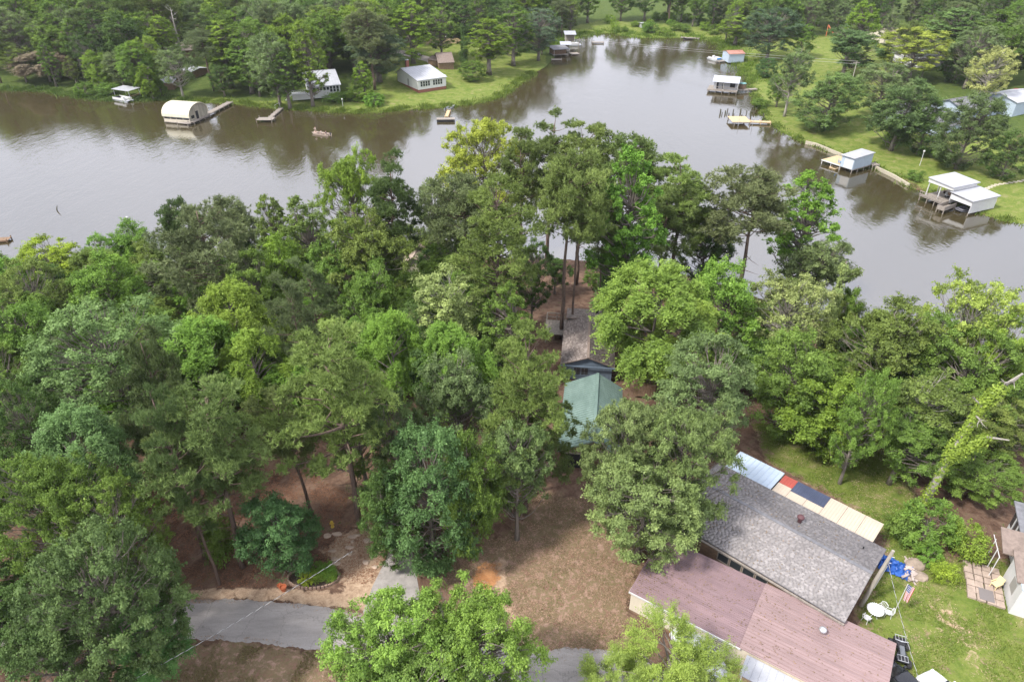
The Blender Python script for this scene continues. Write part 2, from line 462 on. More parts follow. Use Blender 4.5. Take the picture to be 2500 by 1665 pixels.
wm = MB().add([(-1300, 20, 0), (1300, 20, 0), (1300, 420, 0), (-1300, 420, 0)], [(0, 1, 2, 3)])
tag(wm.build('lake_water', water_mat()), 'brown rippled lake reflecting a pale sky', 'lake', kind='structure')
# ------------------------------------------------------------------ road, drive, paths
def resample(P, n):
    P = np.array([(p.x, p.y) for p in P]); d = np.r_[0, np.cumsum(np.hypot(*np.diff(P, axis=0).T))]
    t = np.linspace(0, d[-1], n); return np.stack([np.interp(t, d, P[:, 0]), np.interp(t, d, P[:, 1])], 1)
def drape(name, up, lo, material, lift, nl=120, nw=14, ragged=0.0, label='', cat='', kind='structure', seed=3):
    """a sheet laid over the ground between two sighted edges"""
    rg = np.random.default_rng(seed)
    A, B = resample([ground(*p) for p in up], nl), resample([ground(*p) for p in lo], nl)
    if ragged:
        nrm = unit2(B - A)
        w1 = np.convolve(rg.normal(0, 1, nl + 8), np.ones(4) / 4, 'same')[4:-4] * ragged + rg.normal(0, ragged * .4, nl)
        w2 = np.convolve(rg.normal(0, 1, nl + 8), np.ones(4) / 4, 'same')[4:-4] * ragged + rg.normal(0, ragged * .4, nl)
        A, B = A + nrm * w1[:, None], B + nrm * w2[:, None]
    V = []
    for i in range(nl):
        for k in range(nw):
            q = A[i] + (B[i] - A[i]) * k / (nw - 1)
            edge = .0 if 0 < k < nw - 1 else -.05
            V.append((q[0], q[1], gz(q[0], q[1]) + lift + edge))
    idx = np.arange(nl * nw).reshape(nl, nw)
    F_ = np.stack([idx[:-1, :-1].ravel(), idx[1:, :-1].ravel(), idx[1:, 1:].ravel(), idx[:-1, 1:].ravel()], 1)
    m = np_mesh(name, np.array(V), F_, material, smooth=True)
    return tag(link(bpy.data.objects.new(name, m)), label, cat, kind=kind)
def unit2(a):
    return a / (np.linalg.norm(a, axis=1, keepdims=True) + 1e-9)
def road_mat(name, c1, c2, crack):
    m = bpy.data.materials.new(name); m.use_nodes = True
    n, l = m.node_tree.nodes, m.node_tree.links
    p = n['Principled BSDF']; p.inputs['Roughness'].default_value = .9; p.inputs['Specular IOR Level'].default_value = .2
    g = n.new('ShaderNodeNewGeometry')
    def noise(sc, det=6, st=None, dist=0.0):
        t = n.new('ShaderNodeTexNoise'); t.inputs['Scale'].default_value = sc; t.inputs['Detail'].default_value = det; t.inputs['Roughness'].default_value = .7; t.inputs['Distortion'].default_value = dist
        mp = n.new('ShaderNodeMapping'); mp.inputs['Scale'].default_value = st or (1, 1, 1); l.new(g.outputs['Position'], mp.inputs[0]); l.new(mp.outputs[0], t.inputs['Vector']); return t
    r = n.new('ShaderNodeValToRGB'); l.new(noise(.9, 8, (.3, 1.2, 1)).outputs['Fac'], r.inputs[0])
    r.color_ramp.elements[0].position, r.color_ramp.elements[0].color = .35, (*c2, 1); r.color_ramp.elements[1].position, r.color_ramp.elements[1].color = .65, (*c1, 1)
    v = n.new('ShaderNodeTexVoronoi'); v.feature = 'DISTANCE_TO_EDGE'; v.inputs['Scale'].default_value = .3
    wv = n.new('ShaderNodeVectorMath'); wv.operation = 'ADD'; nn = noise(1.6, 5); l.new(g.outputs['Position'], wv.inputs[0]); l.new(nn.outputs['Color'], wv.inputs[1]); l.new(wv.outputs[0], v.inputs['Vector'])
    k = n.new('ShaderNodeMapRange'); k.inputs['From Min'].default_value = .0; k.inputs['From Max'].default_value = .012; k.inputs['To Min'].default_value = crack; k.inputs['To Max'].default_value = 1.0; l.new(v.outputs['Distance'], k.inputs[0])
    f = n.new('ShaderNodeMapRange'); f.inputs['To Min'].default_value = .7; f.inputs['To Max'].default_value = 1.3; l.new(noise(14, 5).outputs['Fac'], f.inputs[0])
    mu = n.new('ShaderNodeMath'); mu.operation = 'MULTIPLY'; l.new(k.outputs[0], mu.inputs[0]); l.new(f.outputs[0], mu.inputs[1])
    hs = n.new('ShaderNodeHueSaturation'); l.new(r.outputs[0], hs.inputs['Color']); l.new(mu.outputs[0], hs.inputs['Value']); l.new(hs.outputs[0], p.inputs['Base Color'])
    b = n.new('ShaderNodeBump'); b.inputs['Strength'].default_value = .4; b.inputs['Distance'].default_value = .03; l.new(mu.outputs[0], b.inputs['Height']); l.new(b.outputs[0], p.inputs['Normal'])
    return m
ASPHALT = road_mat('worn asphalt', (.38, .352, .335), (.275, .255, .24), .72)
CONCRETE = mat('grey concrete', (.36, .335, .315), .9, noise=.3, scale=1.6, bump=.2, bscale=20.0, spec=.2)
ROAD_UP = [(-500, 1520), (0, 1470), (200, 1460), (411, 1459), (571, 1461), (714, 1472), (793, 1482), (900, 1499), (1030, 1512), (1150, 1540), (1290, 1584), (1400, 1580), (1500, 1585), (1600, 1625), (1700, 1680), (1900, 1790)]
ROAD_LO = [(-500, 1640), (0, 1578), (200, 1560), (404, 1558), (571, 1565), (714, 1579), (803, 1592), (950, 1628), (1080, 1668), (1200, 1705), (1330, 1750), (1450, 1800), (1550, 1850), (1640, 1900), (1750, 1960), (1900, 2030)]
drape('road', ROAD_UP, ROAD_LO, ASPHALT, .045, 420, 18, .1, 'narrow worn grey asphalt road curving past the yard', 'road')
DR_L = [(962, 1325), (948, 1351), (930, 1390), (910, 1430), (895, 1470), (880, 1512)]
DR_R = [(1004, 1325), (1008, 1351), (1016, 1400), (1025, 1450), (1032, 1480), (1045, 1530)]
drape('driveway', DR_L, DR_R, CONCRETE, .075, 40, 10, 0, 'grey concrete driveway running up from the road under the trees', 'driveway')
GRAVEL = mat('pale gravel', (.42, .37, .33), .95, noise=.35, scale=3.0, bump=.5, bscale=18.0)
drape('gravel_drive', [(900, 112), (960, 121), (1005, 128), (1050, 140), (1062, 152)], [(890, 122), (955, 131), (1000, 140), (1040, 151), (1052, 160)], GRAVEL, .08, 30, 6, .25, 'pale gravel drive with the parked black car across the lake', 'driveway')

# flagstone path on the right bank: every stone for itself
path = empty('flagstone_path', ground(2400, 458), 0, 'row of pale flagstones leading from the white boathouse up the lawn', 'path')
path['kind'] = 'structure'
STONE = mat('flagstone', (.52, .47, .36), .9, noise=.3, scale=4.0)
fp0 = [ground(2396, 466), ground(2430, 452), ground(2470, 446), ground(2510, 440), ground(2560, 436)]
fp = resample(fp0, 17)
srg = random.Random(4)
for i, q in enumerate(fp):
    a = srg.uniform(0, .5); pts = [(math.cos(a + k * 1.047) * .55 * srg.uniform(.85, 1.1), math.sin(a + k * 1.047) * .5 * srg.uniform(.85, 1.1)) for k in range(6)]
    z = gz(q[0], q[1])
    m_ = MB().add([(x, y, -.1) for x, y in pts] + [(x, y, .06) for x, y in pts], [tuple(range(6))[::-1], tuple(range(6, 12))] + [(k, (k + 1) % 6, 6 + (k + 1) % 6, 6 + k) for k in range(6)])
    o = m_.build('stone', STONE, path); o.location = Vector((q[0], q[1], z)) - path.location
# ------------------------------------------------------------------ builders for houses
WHITE = mat('white paint', (.63, .63, .625), .6, noise=.12, scale=1.2)
CREAM = mat('cream paint', (.62, .56, .45), .65, noise=.2, scale=1.0)
GLASS = mat('window glass', (.03, .035, .04), .08, spec=.6)
DARK = mat('near-black fill', (.02, .02, .022), .9)
BLUEGREY = mat('blue grey board', (.135, .18, .235), .75, noise=.25, scale=1.5, stretch=(1, 1, .2))
PALEBLUE = mat('pale blue siding', (.42, .50, .58), .7, noise=.15, scale=1.0)
WOOD = mat('weathered wood', (.34, .30, .26), .9, noise=.4, scale=4.0, bump=.3)
WOODBROWN = mat('brown wood', (.27, .18, .115), .9, noise=.4, scale=3.0, bump=.3)
WOODNEW = mat('fresh lumber', (.60, .45, .27), .85, noise=.25, scale=3.0)
BRICK = mat('red brick', (.30, .12, .085), .9, noise=.4, scale=7.0, bump=.3)
METAL_W = mat('white roof metal', (.41, .42, .45), .5, noise=.16, scale=.5, spec=.5)
METAL_G = mat('grey roof metal', (.42, .435, .48), .45, noise=.2, scale=.6, spec=.5)
METAL_B = mat('light blue roof metal', (.44, .52, .62), .42, noise=.15, scale=.5, spec=.5)
METAL_GREEN = mat('green roof metal', (.175, .245, .218), .5, noise=.3, scale=1.0, col2=(.11, .165, .146), spec=.3, stretch=(1.3, .5, 1))
MAROON = mat('faded maroon metal', (.26, .18, .188), .5, noise=.4, scale=1.3, col2=(.165, .115, .122), spec=.3, stretch=(.22, 1.6, 1))
PINK = mat('faded pink metal', (.31, .22, .216), .55, noise=.3, scale=1.1, col2=(.205, .145, .142), spec=.3, stretch=(.2, 1.5, 1))
SHEET = mat('cream roof sheet', (.52, .44, .35), .6, noise=.15, scale=.6)
NAVY = mat('navy roof panel', (.07, .085, .14), .5, noise=.3, scale=.7)
REDSHEET = mat('red roof panel', (.42, .09, .07), .55, noise=.3, scale=.7)
BROWNROOF = mat('brown shingles', (.25, .195, .165), .95, noise=.35, scale=2.5, bump=.4, bscale=10)
GREYROOF = mat('grey shingles', (.19, .19, .205), .95, noise=.35, scale=2.5, bump=.4, bscale=10)
BEIGEROOF = mat('beige shingles', (.45, .36, .30), .95, noise=.25, scale=2.5, bump=.3, bscale=10)
BLACKM = mat('black metal', (.02, .02, .022), .5)
STEEL = mat('galvanised steel', (.55, .56, .58), .35, metal=.6)

def shingle_mat(name, c1, c2, c3):
    m = bpy.data.materials.new(name); m.use_nodes = True
    n, l = m.node_tree.nodes, m.node_tree.links
    p = n['Principled BSDF']; p.inputs['Roughness'].default_value = .92; p.inputs['Specular IOR Level'].default_value = .2
    a = n.new('ShaderNodeAttribute'); a.attribute_name = 'tone'
    r = n.new('ShaderNodeValToRGB'); l.new(a.outputs['Fac'], r.inputs[0])
    e = r.color_ramp.elements; e.new(.5)
    for q, ps, c in zip(e, (.15, .5, .85), (c1, c2, c3)): q.position, q.color = ps, (*c, 1)
    t = n.new('ShaderNodeTexNoise'); t.inputs['Scale'].default_value = .45; t.inputs['Detail'].default_value = 5
    g = n.new('ShaderNodeTexCoord'); l.new(g.outputs['Object'], t.inputs['Vector'])
    hs = n.new('ShaderNodeHueSaturation'); l.new(r.outputs[0], hs.inputs['Color'])
    mr = n.new('ShaderNodeMapRange'); mr.inputs['To Min'].default_value = .65; mr.inputs['To Max'].default_value = 1.35; l.new(t.outputs['Fac'], mr.inputs[0]); l.new(mr.outputs[0], hs.inputs['Value'])
    l.new(hs.outputs[0], p.inputs['Base Color'])
    return m
SH_GREY = shingle_mat('grey shingle tabs', (.20, .186, .183), (.238, .221, .218), (.29, .27, .266))
SH_BROWN = shingle_mat('brown shingle tabs', (.19, .155, .14), (.26, .22, .20), (.36, .31, .285))

def shingles(name, parent, O, U, D, L, W, material, seed, tab=.32, course=.15):
    """O corner at the eave, U along the eave, D up the slope (unit vectors); every tab is a wedge of its own"""
    rg = np.random.default_rng(seed)
    O, U, D = (np.array(Vector(q)) for q in (O, U, D)); N = np.cross(U, D)
    N = N if N[2] > 0 else -N
    V, F_, T = [], [], []
    rows = int(W / course)
    for r in range(rows):
        x = -rg.random() * tab; y0 = r * course; y1 = min(W, y0 + course * 1.15)
        while x < L:
            w = tab * rg.uniform(.75, 1.25); a, b = max(0, x), min(L, x + w - .012); x += w
            if b - a < .03: continue
            h = .010 + .008 * rg.random(); i = len(V)
            for (px, py, pz) in ((a, y0, .0), (b, y0, .0), (b, y1, .0), (a, y1, .0), (a, y0, h), (b, y0, h), (b, y1, h * .45), (a, y1, h * .45)):
                V.append(O + U * px + D * py + N * (pz + .004))
            F_ += [(i + 4, i + 5, i + 6, i + 7), (i, i + 1, i + 5, i + 4), (i + 1, i + 2, i + 6, i + 5), (i + 3, i, i + 4, i + 7)]
            tone = np.clip(rg.normal(.45, .25), 0, 1); T += [tone] * 4
    o = link(bpy.data.objects.new(name, np_mesh(name, np.array(V), np.array(F_), material, tone=np.array(T))), parent)
    o['kind'] = 'stuff'
    return o

def ribs(roof, O, U, D, L, W, pitch, material, name='rib', h=.045, w=.05, across=False):
    """raised seams on a metal slope; each a piece of its own sharing one mesh"""
    O, U, D = Vector(O), Vector(U), Vector(D)
    N = U.cross(D).normalized(); N = N if N.z > 0 else -N
    run, step, ln, ext = (D, U, W, L) if not across else (U, D, L, W)
    me = None
    k = 0; s_ = pitch * .5
    while s_ < ext:
        if me is None:
            a, b, c = run * ln, step * w * .5, N * h
            q = step * w * .22
            me = MB().hexa([-b, b, b + a, -b + a, -q + c, q + c, q + a + c, -q + a + c]).mesh(name, material)
        o = link(bpy.data.objects.new(name, me), roof); o.location = O + step * s_ + N * .002
        s_ += pitch; k += 1

def window(root, face, L, D, off, w, z0, h, fm=None, cols=1, rows=1, name='window'):
    """framed window with glazing bars, set proud of a wall face"""
    fm = fm or WHITE
    def bx(mb, a, b, c, d, y0, y1):                      # a..b along the wall, c..d in height, y depth outwards
        if face == 'f': mb.box(a, b, -y1, -y0, c, d)
        elif face == 'b': mb.box(a, b, D + y0, D + y1, c, d)
        elif face == 'l': mb.box(-y1, -y0, a, b, c, d)
        else: mb.box(L + y0, L + y1, a, b, c, d)
    t = .07
    m = MB()
    bx(m, off - t, off + w + t, z0 - t, z0, .003, .06); bx(m, off - t, off + w + t, z0 + h, z0 + h + t, .003, .06)
    bx(m, off - t, off, z0, z0 + h, .003, .058); bx(m, off + w, off + w + t, z0, z0 + h, .003, .058)
    for i in range(1, cols): bx(m, off + w * i / cols - .03, off + w * i / cols + .03, z0, z0 + h, .003, .052)
    for i in range(1, rows): bx(m, off, off + w, z0 + h * i / rows - .025, z0 + h * i / rows + .025, .003, .05)
    f = m.build(name, fm, root)
    g = MB(); bx(g, off, off + w, z0, z0 + h, .004, .02)
    g.build('pane', GLASS, f)
    return f
def door(root, face, L, D, off, w, h, m=None, z0=.05):
    mb = MB()
    if face == 'f': mb.box(off, off + w, -.05, -.003, z0, z0 + h)
    elif face == 'l': mb.box(-.05, -.003, off, off + w, z0, z0 + h)
    elif face == 'r': mb.box(L + .003, L + .05, off, off + w, z0, z0 + h)
    else: mb.box(off, off + w, D + .003, D + .05, z0, z0 + h)
    d = mb.build('door', m or DARK, root)
    k = MB(); kx = off + w * .85
    if face == 'f': k.box(kx, kx + .06, -.1, -.05, z0 + h * .48, z0 + h * .52)
    elif face == 'l': k.box(-.1, -.05, kx, kx + .06, z0 + h * .48, z0 + h * .52)
    else: k.box(L + .05, L + .1, kx, kx + .06, z0 + h * .48, z0 + h * .52)
    k.build('handle', STEEL, d)
    return d

def house(name, label, A, B, D, h, rise, wallm, roofm, cat='house', ridge='x', ry=.5, over=.35, th=.1, z=None, rib=None, ribm=None, ribx=False, shing=None, base=None, skirt=0.0, seed=1):
    """A, B: ground corners of the front wall; D depth away from it; gable roof, ridge along the front ('x'), along the depth ('y') or one slope ('s')"""
    A, B = Vector(A), Vector(B)
    L = (B - A).to_2d().length
    rz = math.atan2(B.y - A.y, B.x - A.x)
    z = min(gz(A.x, A.y), gz(B.x, B.y)) - .05 if z is None else z
    root = empty(name, (A.x, A.y, z), rz, label, cat)
    w = MB()
    if ridge == 'x': w.prism([(0, 0), (D, 0), (D, h), (D * ry, h + rise), (0, h)], 0, L)
    elif ridge == 's': w.prism([(0, 0), (D, 0), (D, h + rise), (0, h)], 0, L)
    else:
        pr = [(0, 0), (L, 0), (L, h), (L * ry, h + rise), (0, h)]
        n = 5; vs = [(x, 0, q) for x, q in pr] + [(x, D, q) for x, q in pr]
        w.add(vs, [tuple(range(n)), tuple(range(n, 2 * n))[::-1]] + [((i + 1) % n, i, n + i, n + (i + 1) % n) for i in range(n)])
    w.build('wall', wallm, root)
    if base: MB().box(-.04, L + .04, -.04, D + .04, -.6, .45).build('foundation', base, root)
    planes = []
    if ridge == 'x':
        s1, s2 = rise / (D * ry), rise / (D * (1 - ry))
        planes = [((-over, -over, h - over * s1), (1, 0, 0), (0, D * ry + over, rise + over * s1), L + 2 * over), ((L + over, D + over, h - over * s2), (-1, 0, 0), (0, -(D * (1 - ry) + over), rise + over * s2), L + 2 * over)]
    elif ridge == 's':
        s1 = rise / D
        planes = [((-over, -over, h - over * s1), (1, 0, 0), (0, D + 2 * over, rise + 2 * over * s1), L + 2 * over)]
    else:
        s1, s2 = rise / (L * ry), rise / (L * (1 - ry))
        planes = [((-over, D + over, h - over * s1), (0, -1, 0), (L * ry + over, 0, rise + over * s1), D + 2 * over), ((L + over, -over, h - over * s2), (0, 1, 0), (-(L * (1 - ry) + over), 0, rise + over * s2), D + 2 * over)]
    roofs = []
    for O, U, S_, ln in planes:
        O, U, S_ = Vector(O) + Vector((0, 0, th + .02)), Vector(U), Vector(S_)
        r = MB().slab(O, O + U * ln, O + U * ln + S_, O + S_, th).build('roof', roofm, root)
        if rib: ribs(r, O, U, S_.normalized(), ln, S_.length, rib, ribm or roofm, across=ribx)
        if shing: shingles('shingles', r, O, U, S_.normalized(), ln, S_.length, shing, seed); seed += 1
        roofs.append(r)
    if ridge != 's':
        if ridge == 'x': MB().box(-over, L + over, D * ry - .14, D * ry + .14, h + rise + th + .0, h + rise + th + .07).build('ridge_cap', roofm, root)
        else: MB().box(L * ry - .14, L * ry + .14, -over, D + over, h + rise + th, h + rise + th + .07).build('ridge_cap', ribm or roofm, root)
    return root, L, roofs
def vent(root, x, y, z, m, r=.16, h=.4, cap=True):
    v = MB().lathe([(r * .7, -.25), (r * .7, h * .5), (r * .7, h * .55)], (x, y, z), 10).build('roof_vent', m, root, smooth=True)
    if cap: MB().lathe([(r * .5, h * .5), (r * 1.15, h * .6), (r * 1.25, h * .8), (r * .9, h * .98), (r * .2, h * 1.05)], (x, y, z), 10).build('vent_cap', m, v, smooth=True)
    return v
def chimney(root, x, y, z0, z1, w=.7, cap=True):
    c = MB().box(x - w / 2, x + w / 2, y - w / 2, y + w / 2, z0, z1).build('chimney', BRICK, root)
    if cap: MB().box(x - w / 2 - .06, x + w / 2 + .06, y - w / 2 - .06, y + w / 2 + .06, z1 + .002, z1 + .12).build('chimney_cap', METAL_W, c)

# ------------------------------------------------------------------ the near houses
# blue gabled house with weathered shingles (gable end towards the road)
gA, gB = at(1373, 926, 4.3), at(1491, 934, 4.3)
hA, hL, _ = house('shingled_house', 'house with weathered brown shingle roof and blue gable wall behind the green metal roof', gA, gB, 9.0, 2.45, 1.0, BLUEGREY, BROWNROOF, ridge='y', over=.3, z=4.1, shing=SH_BROWN, seed=31)
window(hA, 'f', hL, 9, 1.25, 1.55, 1.0, 1.0, fm=BLUEGREY, cols=2)
for i in range(12):
    MB().box(.1 + i * (hL - .2) / 11.5, .13 + i * (hL - .2) / 11.5, -.025, -.003, .1, 2.42).build('batten', BLUEGREY, hA)
MB().box(-.3, hL + .3, -.42, -.3, 2.3, 2.42).build('fascia', BLUEGREY, hA)
rw = MB().prism([(9.0, 0), (12.2, 0), (12.2, 2.2), (9.0, 2.9)], .2, hL - .3).build('rear_wing', BLUEGREY, hA)
rr = MB().slab((-.1, 12.5, 2.25), (hL, 12.5, 2.25), (hL, 8.7, 3.1), (-.1, 8.7, 3.1), .1).build('rear_roof', BROWNROOF, hA)
shingles('shingles', rr, (-.1, 12.5, 2.25), (1, 0, 0), Vector((0, -3.8, .85)).normalized(), hL + .1, 3.88, SH_BROWN, 35)
vent(hA, 3.6, 11.2, 2.6, BLACKM, .2, .4)
dk = empty('wooden_deck', hA.matrix_basis @ Vector((-2.6, 8.2, 0)), hA.rotation_euler.z, 'small weathered wooden deck with railing beside the shingled house', 'deck')
for i in range(12): MB().box(0, 2.4, i * .28, i * .28 + .26, .9, .95).build('plank', WOOD, dk)
for x, y in ((0, 0), (0, 3.3), (2.2, 3.3), (1.2, 3.3)): MB().box(x, x + .1, y, y + .1, -.6, 2.0).build('post', WOOD, dk)
MB().box(0, .08, .1, 3.3, 1.93, 2.03).build('rail', WOOD, dk); MB().box(0, 2.3, 3.32, 3.38, 1.93, 2.03).build('rail', WOOD, dk)
MB().box(.02, .06, .1, 3.3, 1.4, 1.47).build('rail', WOOD, dk); MB().box(0, 2.3, 3.33, 3.37, 1.4, 1.47).build('rail', WOOD, dk)

# garage with ribbed green metal roof, ridge running away from the road
cA, cB = at(1352, 1120, 5.2), at(1500, 1118, 5.2)
ang = R(-8.0)
g0 = Vector((4.4, 47.6, 0)); g1 = g0 + Vector((math.cos(ang), math.sin(ang), 0)) * 5.5
cR, cL, cr = house('garage', 'garage with ribbed green metal roof between the oaks', g0, g1, 10.2, 2.3, 1.5, WOODBROWN, METAL_GREEN, cat='garage', ridge='y', ry=.56, over=.25, z=4.75, rib=.36)
for r in cr: pass
door(cR, 'f', cL, 10, .5, 2.2, 2.0, DARK)
MB().box(.4, 2.8, -.1, -.003, 2.06, 2.2).build('door_lintel', WOOD, cR)
for x in (.4, 2.7): MB().box(x, x + .1, -.1, -.003, 0, 2.05).build('door_post', WOOD, cR)
fence = empty('board_fence', at(1545, 965, 4.6), R(-12), 'dark brown board fence behind the pale green oak', 'fence')
for i in range(9): MB().box(i * .26, i * .26 + .24, 0, .03, 0, 1.7 + .04 * (i % 3)).build('board', WOODBROWN, fence)
MB().box(0, 2.3, .035, .09, .4, .5).build('rail', WOODBROWN, fence); MB().box(0, 2.3, .035, .09, 1.3, 1.4).build('rail', WOODBROWN, fence)

# grey shingled hall, its wooden front wall towards the maroon roof
kd = Vector((math.cos(R(-42.5)), math.sin(R(-42.5)), 0)); kn = Vector((-kd.y, kd.x, 0))
kB = Vector((23.1, 29.1, 0)) + kn * .35 - kd * .35
kA = kB - kd * 13.6
kH, kL, kr = house('grey_shingled_building', 'long low building with mottled grey shingle roof beside the maroon metal roof', kA, kB, 7.9, 2.75, .4, WOODBROWN, GREYROOF, cat='building', ridge='x', ry=.6, over=.35, z=5.0, shing=SH_GREY, seed=41)
vent(kH, 7.9, 6.1, 3.2, mat('dark red vent', (.10, .045, .05), .6), .24, .6)
vent(kH, 12.6, 6.9, 3.1, BLACKM, .07, .25, cap=False)
for i in range(4): window(kH, 'f', kL, 8, 4.3 + i * 1.05, .85, 1.25, .75, fm=WOOD)
for i in range(22): MB().box(i * .62, i * .62 + .58, -.03, -.003, .02, 1.05).build('wall_board', WOODBROWN, kH)
MB().box(-.35, kL + .35, -.47, -.36, 2.55, 2.68).build('fascia', WOOD, kH)
MB().box(0, kL, -1.5, -.05, .1, .2).build('boardwalk', WOODBROWN, kH)

# patio cover behind it: cream sheets with a red and a navy sheet
pc0 = kH.matrix_basis @ Vector((kL - 9.0, 8.35, 0))
pc = empty('patio_cover', (pc0.x, pc0.y, 4.9), R(-42.5), 'cream sheet patio cover with one red and one navy panel behind the grey roof', 'patio cover')
sheets = [(0.0, 1.15, 1.3, 2.4, REDSHEET), (0.0, 1.15, 0, 1.27, SHEET), (1.18, 4.0, 1.0, 2.42, NAVY), (1.18, 2.6, 0, .97, SHEET), (2.63, 4.0, 0, .97, SHEET), (4.03, 5.45, 0, 2.4, SHEET), (5.48, 6.9, 0, 2.4, SHEET), (6.93, 8.3, 0, 2.4, SHEET)]
for i, (x0, x1, y0, y1, m_) in enumerate(sheets):
    y0, y1 = y0 * 1.22, y1 * 1.22
    zz = lambda y: 2.75 - .1 * y + (.015 if i % 2 else 0)
    p_ = MB().slab((x0, y0, zz(y0)), (x1, y0, zz(y0)), (x1, y1, zz(y1)), (x0, y1, zz(y1)), .03).build('roof_sheet', m_, pc)
    ribs(p_, (x0, y0, zz(y0)), (1, 0, 0), Vector((0, y1 - y0, zz(y1) - zz(y0))).normalized(), x1 - x0, y1 - y0, .235, m_, h=.02, w=.04)
for x in (.1, 2.8, 5.5, 8.1): MB().box(x, x + .1, 2.6, 2.7, -.2, 2.4).build('post', WOOD, pc)
MB().box(0, 8.3, 2.72, 2.82, 2.3, 2.4).build('beam', WOOD, pc)
ls0 = kH.matrix_basis @ Vector((kL - 13.2, 8.3, 0))
ls, _, lr = house('blue_roofed_lean_to', 'lean-to with pale blue metal roof left of the patio cover', (ls0.x, ls0.y, 0), Vector((ls0.x, ls0.y, 0)) + kd * 4.0, 2.9, 2.75, -.25, PALEBLUE, METAL_B, cat='lean-to', ridge='s', over=.1, z=4.9, rib=.45)

# long mobile home with lengthwise ribbed roof, maroon half and pink half
md = Vector((math.cos(R(-33.4)), math.sin(R(-33.4)), 0)); mn = Vector((-md.y, md.x, 0))
mA = Vector((8.6, 32.0, 0)) + mn * .12 + md * .15
mB = mA + md * 16.7
mH = empty('mobile_home', (mA.x, mA.y, 4.95), R(-33.4), 'long mobile home with ribbed roof, maroon at one end and faded pink at the other', 'house')
mL, mD = 16.7, 5.9
MB().prism([(0, .35), (mD, .35), (mD, 2.35), (mD / 2, 2.6), (0, 2.35)], 0, mL).build('wall', CREAM, mH)
MB().box(.05, mL - .05, .05, mD - .05, -.4, .36).build('skirting', WOODBROWN, mH)
pl = MB().hexa([(0, -.035, 0), (mL, -.035, 0), (mL, -.002, 0), (0, -.002, 0), (0, -.012, .2), (mL, -.012, .2), (mL, -.002, .2), (0, -.002, .2)]).mesh('siding_plank', CREAM)
pe = MB().hexa([(-.035, 0, 0), (-.002, 0, 0), (-.002, mD, 0), (-.035, mD, 0), (-.012, 0, .2), (-.002, 0, .2), (-.002, mD, .2), (-.012, mD, .2)]).mesh('siding_plank', CREAM)
for i in range(10):
    for me in (pl, pe):
        o = link(bpy.data.objects.new('siding_plank', me), mH); o.location = (0, 0, .36 + i * .2)
for xx in (2.4, 6.2, 12.5): window(mH, 'f', mL, mD, xx, 1.1, 1.2, .8)
def mroof(x0, x1, lift, m_, pitch, w):
    for (y0, z0, y1, z1) in ((-.15, 2.36, mD / 2, 2.62), (mD + .15, 2.36, mD / 2, 2.62)):
        a, b = (x0, x1) if y0 < y1 else (x1, x0)
        O = Vector((a, y0, z0 + lift)); U = Vector((1 if b > a else -1, 0, 0)); S_ = Vector((0, y1 - y0, z1 - z0))
        r = MB().slab(O, O + U * abs(b - a), O + U * abs(b - a) + S_, O + S_, .04).build('roof', m_, mH)
        ribs(r, O, U, S_.normalized(), abs(b - a), S_.length, pitch, m_, across=True, h=.03 if pitch < .2 else .05, w=w)
mroof(-.15, 8.15, .05, MAROON, .16, .045)
mroof(8.0, mL + .15, .115, PINK, .27, .075)
MB().box(-.17, -.1, -.17, mD + .17, 2.25, 2.4).build('end_trim', WHITE, mH)
MB().box(-.15, 8.1, -.2, -.152, 2.3, 2.44).build('gutter', WHITE, mH)
tv = MB().lathe([(.1, -.1), (.1, .2), (.22, .22), (.27, .34), (.22, .46), (.06, .52)], (12.4, 3.9, 2.68), 12).build('turbine_vent', STEEL, mH, smooth=True)
MB().box(12.15, 12.65, 3.6, 4.2, 2.5, 2.72).build('vent_curb', PINK, tv)
aw = MB().slab((8.6, -1.75, 2.05), (12.3, -1.75, 2.05), (12.3, -.2, 2.25), (8.6, -.2, 2.25), .05).build('porch_roof', METAL_W, mH)
ribs(aw, (8.6, -1.75, 2.05), (1, 0, 0), Vector((0, 1.55, .2)).normalized(), 3.7, 1.56, .46, METAL_W, h=.02, w=.04)
for x in (8.7, 12.1): MB().box(x, x + .09, -1.7, -1.6, -.2, 2.0).build('porch_post', WHITE, mH)
pd = MB().box(8.0, 16.4, -2.6, -.06, .2, .3).build('porch_deck', WOODBROWN, mH)
for i in range(18): MB().box(8.0, 16.4, -2.58 + i * .14, -2.46 + i * .14, .302, .33).build('plank', WOODNEW, pd)

# white house at the right edge
rd = Vector((math.cos(R(66)), math.sin(R(66)), 0)); rn = Vector((rd.y, -rd.x, 0))        # rn points to the right, away from the yard
r0 = Vector((37.4, 32.0, 0))
rw_ = empty('white_house', (r0.x, r0.y, 4.9), R(66 - 90), 'white house with grey and brown roof at the right edge beside the grass yard', 'house')
# local x: to the right of the yard wall, local y: along the wall away from the camera
MB().box(.0, 7.0, 0, 3.4, -.2, 2.5).build('porch_wall', WHITE, rw_)
MB().prism([(3.4, -.2), (9.0, -.2), (9.0, 2.7), (3.4, 2.7)], .9, 8.0).build('wall', WHITE, rw_)
MB().slab((-.25, -.25 + .9, 2.62), (8, .65, 2.62), (8, 3.6, 3.0), (-.25, 3.6, 3.0), .1).build('porch_roof', BROWNROOF, rw_)
MB().slab((-.9, 3.2, 2.75), (8, 3.2, 2.75), (8, 5.6, 3.2), (-.9, 5.6, 3.2), .1).build('awning_roof', BROWNROOF, rw_)
MB().slab((.55, 5.4, 2.95), (8.5, 5.4, 2.95), (8.5, 9.4, 3.1), (.55, 9.4, 3.1), .12).build('roof', GREYROOF, rw_)
MB().box(.0, 7.0, .0, .66, 2.51, 2.58).build('porch_ledge', PALEBLUE, rw_)
